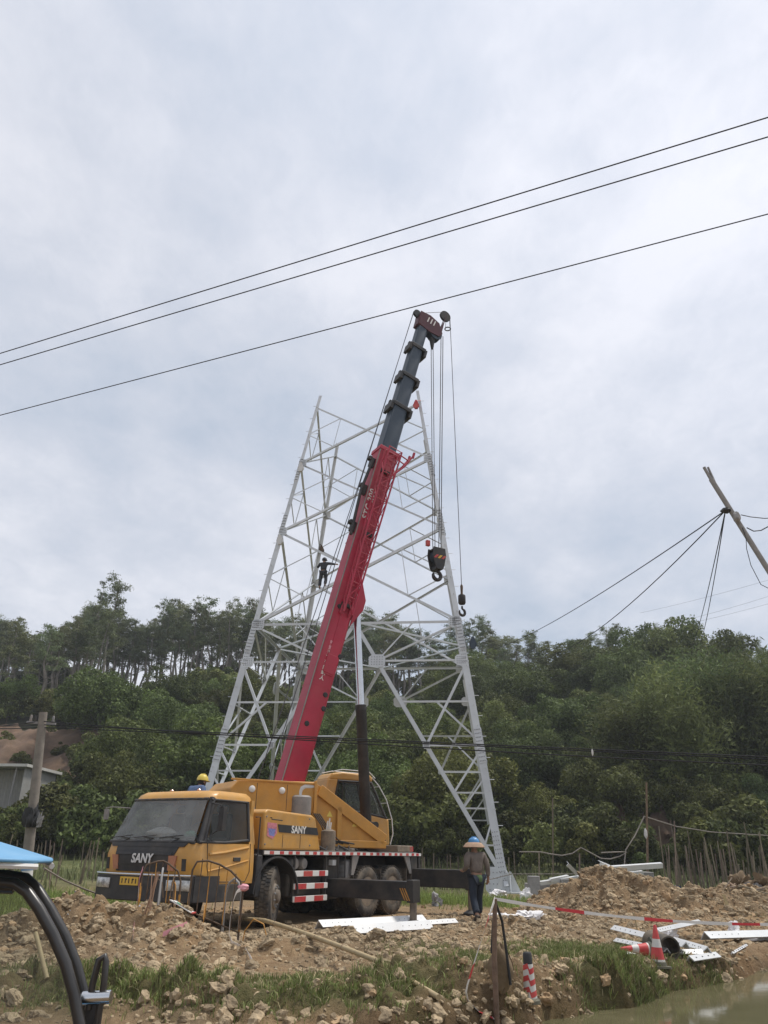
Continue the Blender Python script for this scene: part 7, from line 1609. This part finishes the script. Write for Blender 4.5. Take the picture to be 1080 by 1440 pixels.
# ridge of tall slender eucalyptus: skyline heights read off the photograph
SKY = [(-80, 875), (0, 868), (30, 885), (60, 890), (95, 868), (120, 850), (150, 845), (175, 872), (200, 856), (240, 846), (300, 845), (350, 846), (400, 862), (450, 868), (500, 866), (540, 862), (580, 885), (640, 880), (670, 866), (700, 884), (735, 884), (760, 900), (775, 915), (800, 905), (830, 890), (870, 884), (900, 882), (930, 880), (970, 880), (1000, 905), (1040, 900), (1080, 905), (1160, 900)]
def skyline(px): return float(np.interp(px, [a for a, _ in SKY], [b for _, b in SKY]))
px = -75.0; row = 0
while px < 1150:
    dens = 8.5 if px < 600 else 11
    for y in (random.uniform(99, 103), random.uniform(106, 112)):
        q = px+random.uniform(-4, 4)
        if (770 < q < 800) or (930 < q < 1000 and random.random() < 0.7) or (580 < q < 655 and random.random() < 0.5): continue
        X_ = at_y(q, 900, y).x; g0 = hz(X_, y); top = topz(q, skyline(q)+random.uniform(-6, 34)*(1 if q < 600 else 1.2), y); h = top-g0
        if h < 3: continue
        right = q > 650
        plant('euca', X_, y, g0, 1.0*random.uniform(0.85, 1.15)*(0.8 if right else 1), ('slender dark eucalyptus on the skyline right of the pylon' if right else 'slender tall eucalyptus in the %s row on the ridge %s' % ('front' if y < 104 else 'back', where(q, y)[1])), ('skyline eucalyptus right of the pylon' if right else 'ridge eucalyptus %s row %s' % ('front' if y < 104 else 'back', where(q, y)[1])), sz=h/12.7)
    px += dens*random.uniform(0.7, 1.3)
# the tall open-crowned one that stands above the rest, with a second beside it
for q, top, y in ((150, 812, 96), (133, 826, 97)):
    X_ = at_y(q, 900, y).x; g0 = hz(X_, y); plant('euca', X_, y, g0, 1.15, 'tallest open-crowned eucalyptus rising above the left ridge' if q == 150 else 'tall eucalyptus leaning beside the tallest one on left ridge', None, sz=(topz(q, top, y)-g0)/12.6)
# pale trunks on the mid slope at left
for q, yb, yt, y in ((55, 985, 880, 80), (135, 950, 850, 84), (8, 960, 868, 81), (30, 965, 895, 82), (75, 960, 885, 84), (100, 955, 872, 86), (118, 950, 880, 86)):
    X_ = at_y(q, yb, y).x; g0 = hz(X_, y); plant('euca', X_, y, g0, 1.0, 'pale-trunked eucalyptus standing above the red earth bank', 'eucalyptus above the red bank', sz=(topz(q, yt, y)-g0)/12.7)
# orchard trees on the slope
pts = []
def free(x, y, r): return all((x-a)**2+(y-b)**2 > (r+c)**2*0.55 for a, b, c in pts)
tries = 0
while len(pts) < 190 and tries < 12000:
    tries += 1; y = random.uniform(51, 94); x = random.uniform(-0.60*y-4, 0.60*y+4); q = pxof(x, y, hz(x, y))
    if q < 165 and y < 63: continue
    if q < 132 and y < 79: continue
    if q < 150 and y < 80 and random.random() < 0.6: continue
    if q < 620 and y > 83: continue
    if q > 800 and y < 66 and random.random() < 0.75: continue
    if 640 < q < 800 and y > 84 and random.random() < 0.5: continue
    s = random.choice((0.75, 0.9, 1.0, 1.2, 1.45))*random.uniform(0.9, 1.1)*(0.85+0.2*(y-50)/45)
    if not free(x, y, 2.9*s): continue
    pts.append((x, y, 2.9*s)); right = q > 640
    k = 'broad' if (right and random.random() < 0.45) else 'round'
    sky_ = skyline(q)+(100 if q < 620 else 42); zt_ = topz(q, sky_, y); g0 = hz(x, y); sc = s if k == 'round' else s*0.85; hk = 5.8 if k == 'round' else 9.2
    if g0+hk*sc > zt_: sc *= max(0.5, (zt_-g0)/(hk*sc) if zt_ > g0 else 0.5)
    row, col = where(q, y); big = 'large' if sc > 1.15 else 'small' if sc < 0.85 else 'middling'
    plant(k, x, y, g0-0.2, sc, (big+' dense round-crowned tree ' if k == 'round' else big+' tall-crowned broadleaf tree ')+row+' '+col, ('round trees ' if k == 'round' else 'broadleaf trees ')+row+' '+col+', '+big)
# large crowns on the right skyline
for q, top, y, s in ((815, 900, 84, 1.15), (850, 905, 80, 1.1), (960, 872, 76, 1.25), (930, 880, 78, 1.1), (990, 895, 74, 1.15), (900, 905, 72, 1.0)):
    X_ = at_y(q, 950, y).x; g0 = hz(X_, y); plant('broad', X_, y, g0, s, 'big rounded broadleaf tree topping the right skyline', 'big crowns on the right skyline', sz=(topz(q, top, y)-g0)/9.3)
# bamboo thicket on the right
for i in range(30):
    q = 880+i*8.5+random.uniform(-8, 8); y = random.uniform(53, 66); X_ = at_y(q, 1000, y).x; g0 = hz(X_, y)
    top = 985-85*min(1, max(0, (q-860)/110))+random.uniform(-8, 40); h = topz(q, top, y)-g0
    plant('bamboo', X_, y, g0, random.uniform(0.9, 1.2), 'feathery green bamboo clump in the thicket at the right', 'bamboo thicket at the right', sz=max(0.5, h/10.0))
# shrubs along the foot of the hill and on the slope
for i in range(170):
    if i < 105: y = random.uniform(44, 54); s = random.uniform(0.8, 1.8)
    else: y = random.uniform(54, 92); s = random.uniform(1.2, 2.2)
    x = random.uniform(-0.56*y, 0.58*y); g0 = max(gz(x, y), hz(x, y)); q = pxof(x, y, g0+1)
    if q < 150 and 50 < y < 79 : s *= 0.35
    if 870 < q < 970 and y < 49: s *= 0.5
    if q < 55 and y < 50: y = 46.5; s = min(s, 0.9); g0 = max(gz(x, y), hz(x, y))
    plant('shrub', x, y, g0-0.1, s, 'leafy shrub %s %s' % (('where field meets hill' if i < 105 else 'growing between trees'), where(q, y)[1]), 'shrubs %s %s' % (('at the field edge' if i < 105 else 'between trees'), where(q, y)[1]))
for q, y, s in ((95, 46, 1.3), (112, 47, 1.2), (20, 45, 1.1), (5, 44.5, 1.1), (745, 44, 1.2), (860, 44.5, 1.3), (890, 45, 1.0), (820, 45, 1.2), (700, 44, 1.0), (1000, 42, 1.3), (1050, 42, 1.5)):
    X_ = at_y(q, 1150, y).x; plant('shrub', X_, y, max(gz(X_, y), hz(X_, y))-0.1, s, 'bushy shrub at the edge of the field', 'bushes at the field edge')
for q, y, s in ((12, 79, 1.3), (35, 80, 1.5), (60, 80, 1.2), (85, 79, 1.6), (110, 79, 1.7), (130, 78, 1.8), (148, 74, 1.8), (140, 66, 1.4), (-15, 79, 1.5), (128, 61, 1.2), (150, 62, 1.5), (20, 70, 0.8), (95, 68, 0.7), (45, 66, 0.7), (70, 74, 0.7)):
    X_ = at_y(q, 1000, y).x
    plant('shrub', X_, y, hz(X_, y)+(0.6 if s < 1 else -0.1), s, 'shrub growing along the rim of the red earth bank' if s > 1 else 'small shrub clinging to the bare red bank', 'shrubs on the red bank rim' if s > 1 else 'shrubs on the bare bank')
for i in range(46):
    q = random.choice((random.uniform(-70, 170), random.uniform(270, 600), random.uniform(270, 600), random.uniform(640, 1100))); y = random.uniform(112, 116); X_ = at_y(q, 930, y).x
    plant('shrub', X_, y, hz(X_, y)-0.3, random.uniform(1.8, 3.2), 'undergrowth bush on the ridge crest %s' % where(q, y)[1], 'ridge bushes %s' % where(q, y)[1])
# ------------------------------------------------------------------ humid air
m = bpy.data.materials.new('haze'); m.use_nodes = True; N = m.node_tree.nodes; L = m.node_tree.links; N.clear()
o = N.new('ShaderNodeOutputMaterial'); v = N.new('ShaderNodeVolumePrincipled'); v.inputs['Color'].default_value = (0.86, 0.91, 0.97, 1); v.inputs['Density'].default_value = 0.0006; v.inputs['Anisotropy'].default_value = 0.2
L.new(v.outputs[0], o.inputs['Volume']); MATS['haze'] = m
mb = MB(); mb.box((0, 60, 22), V(430, 0, 0), V(0, 370, 0), UZ*30); hzb = mb.build('haze', 'haze'); hzb['kind'] = 'stuff'; hzb['label'] = 'thin pale humid haze over the whole site'; hzb['category'] = 'haze'
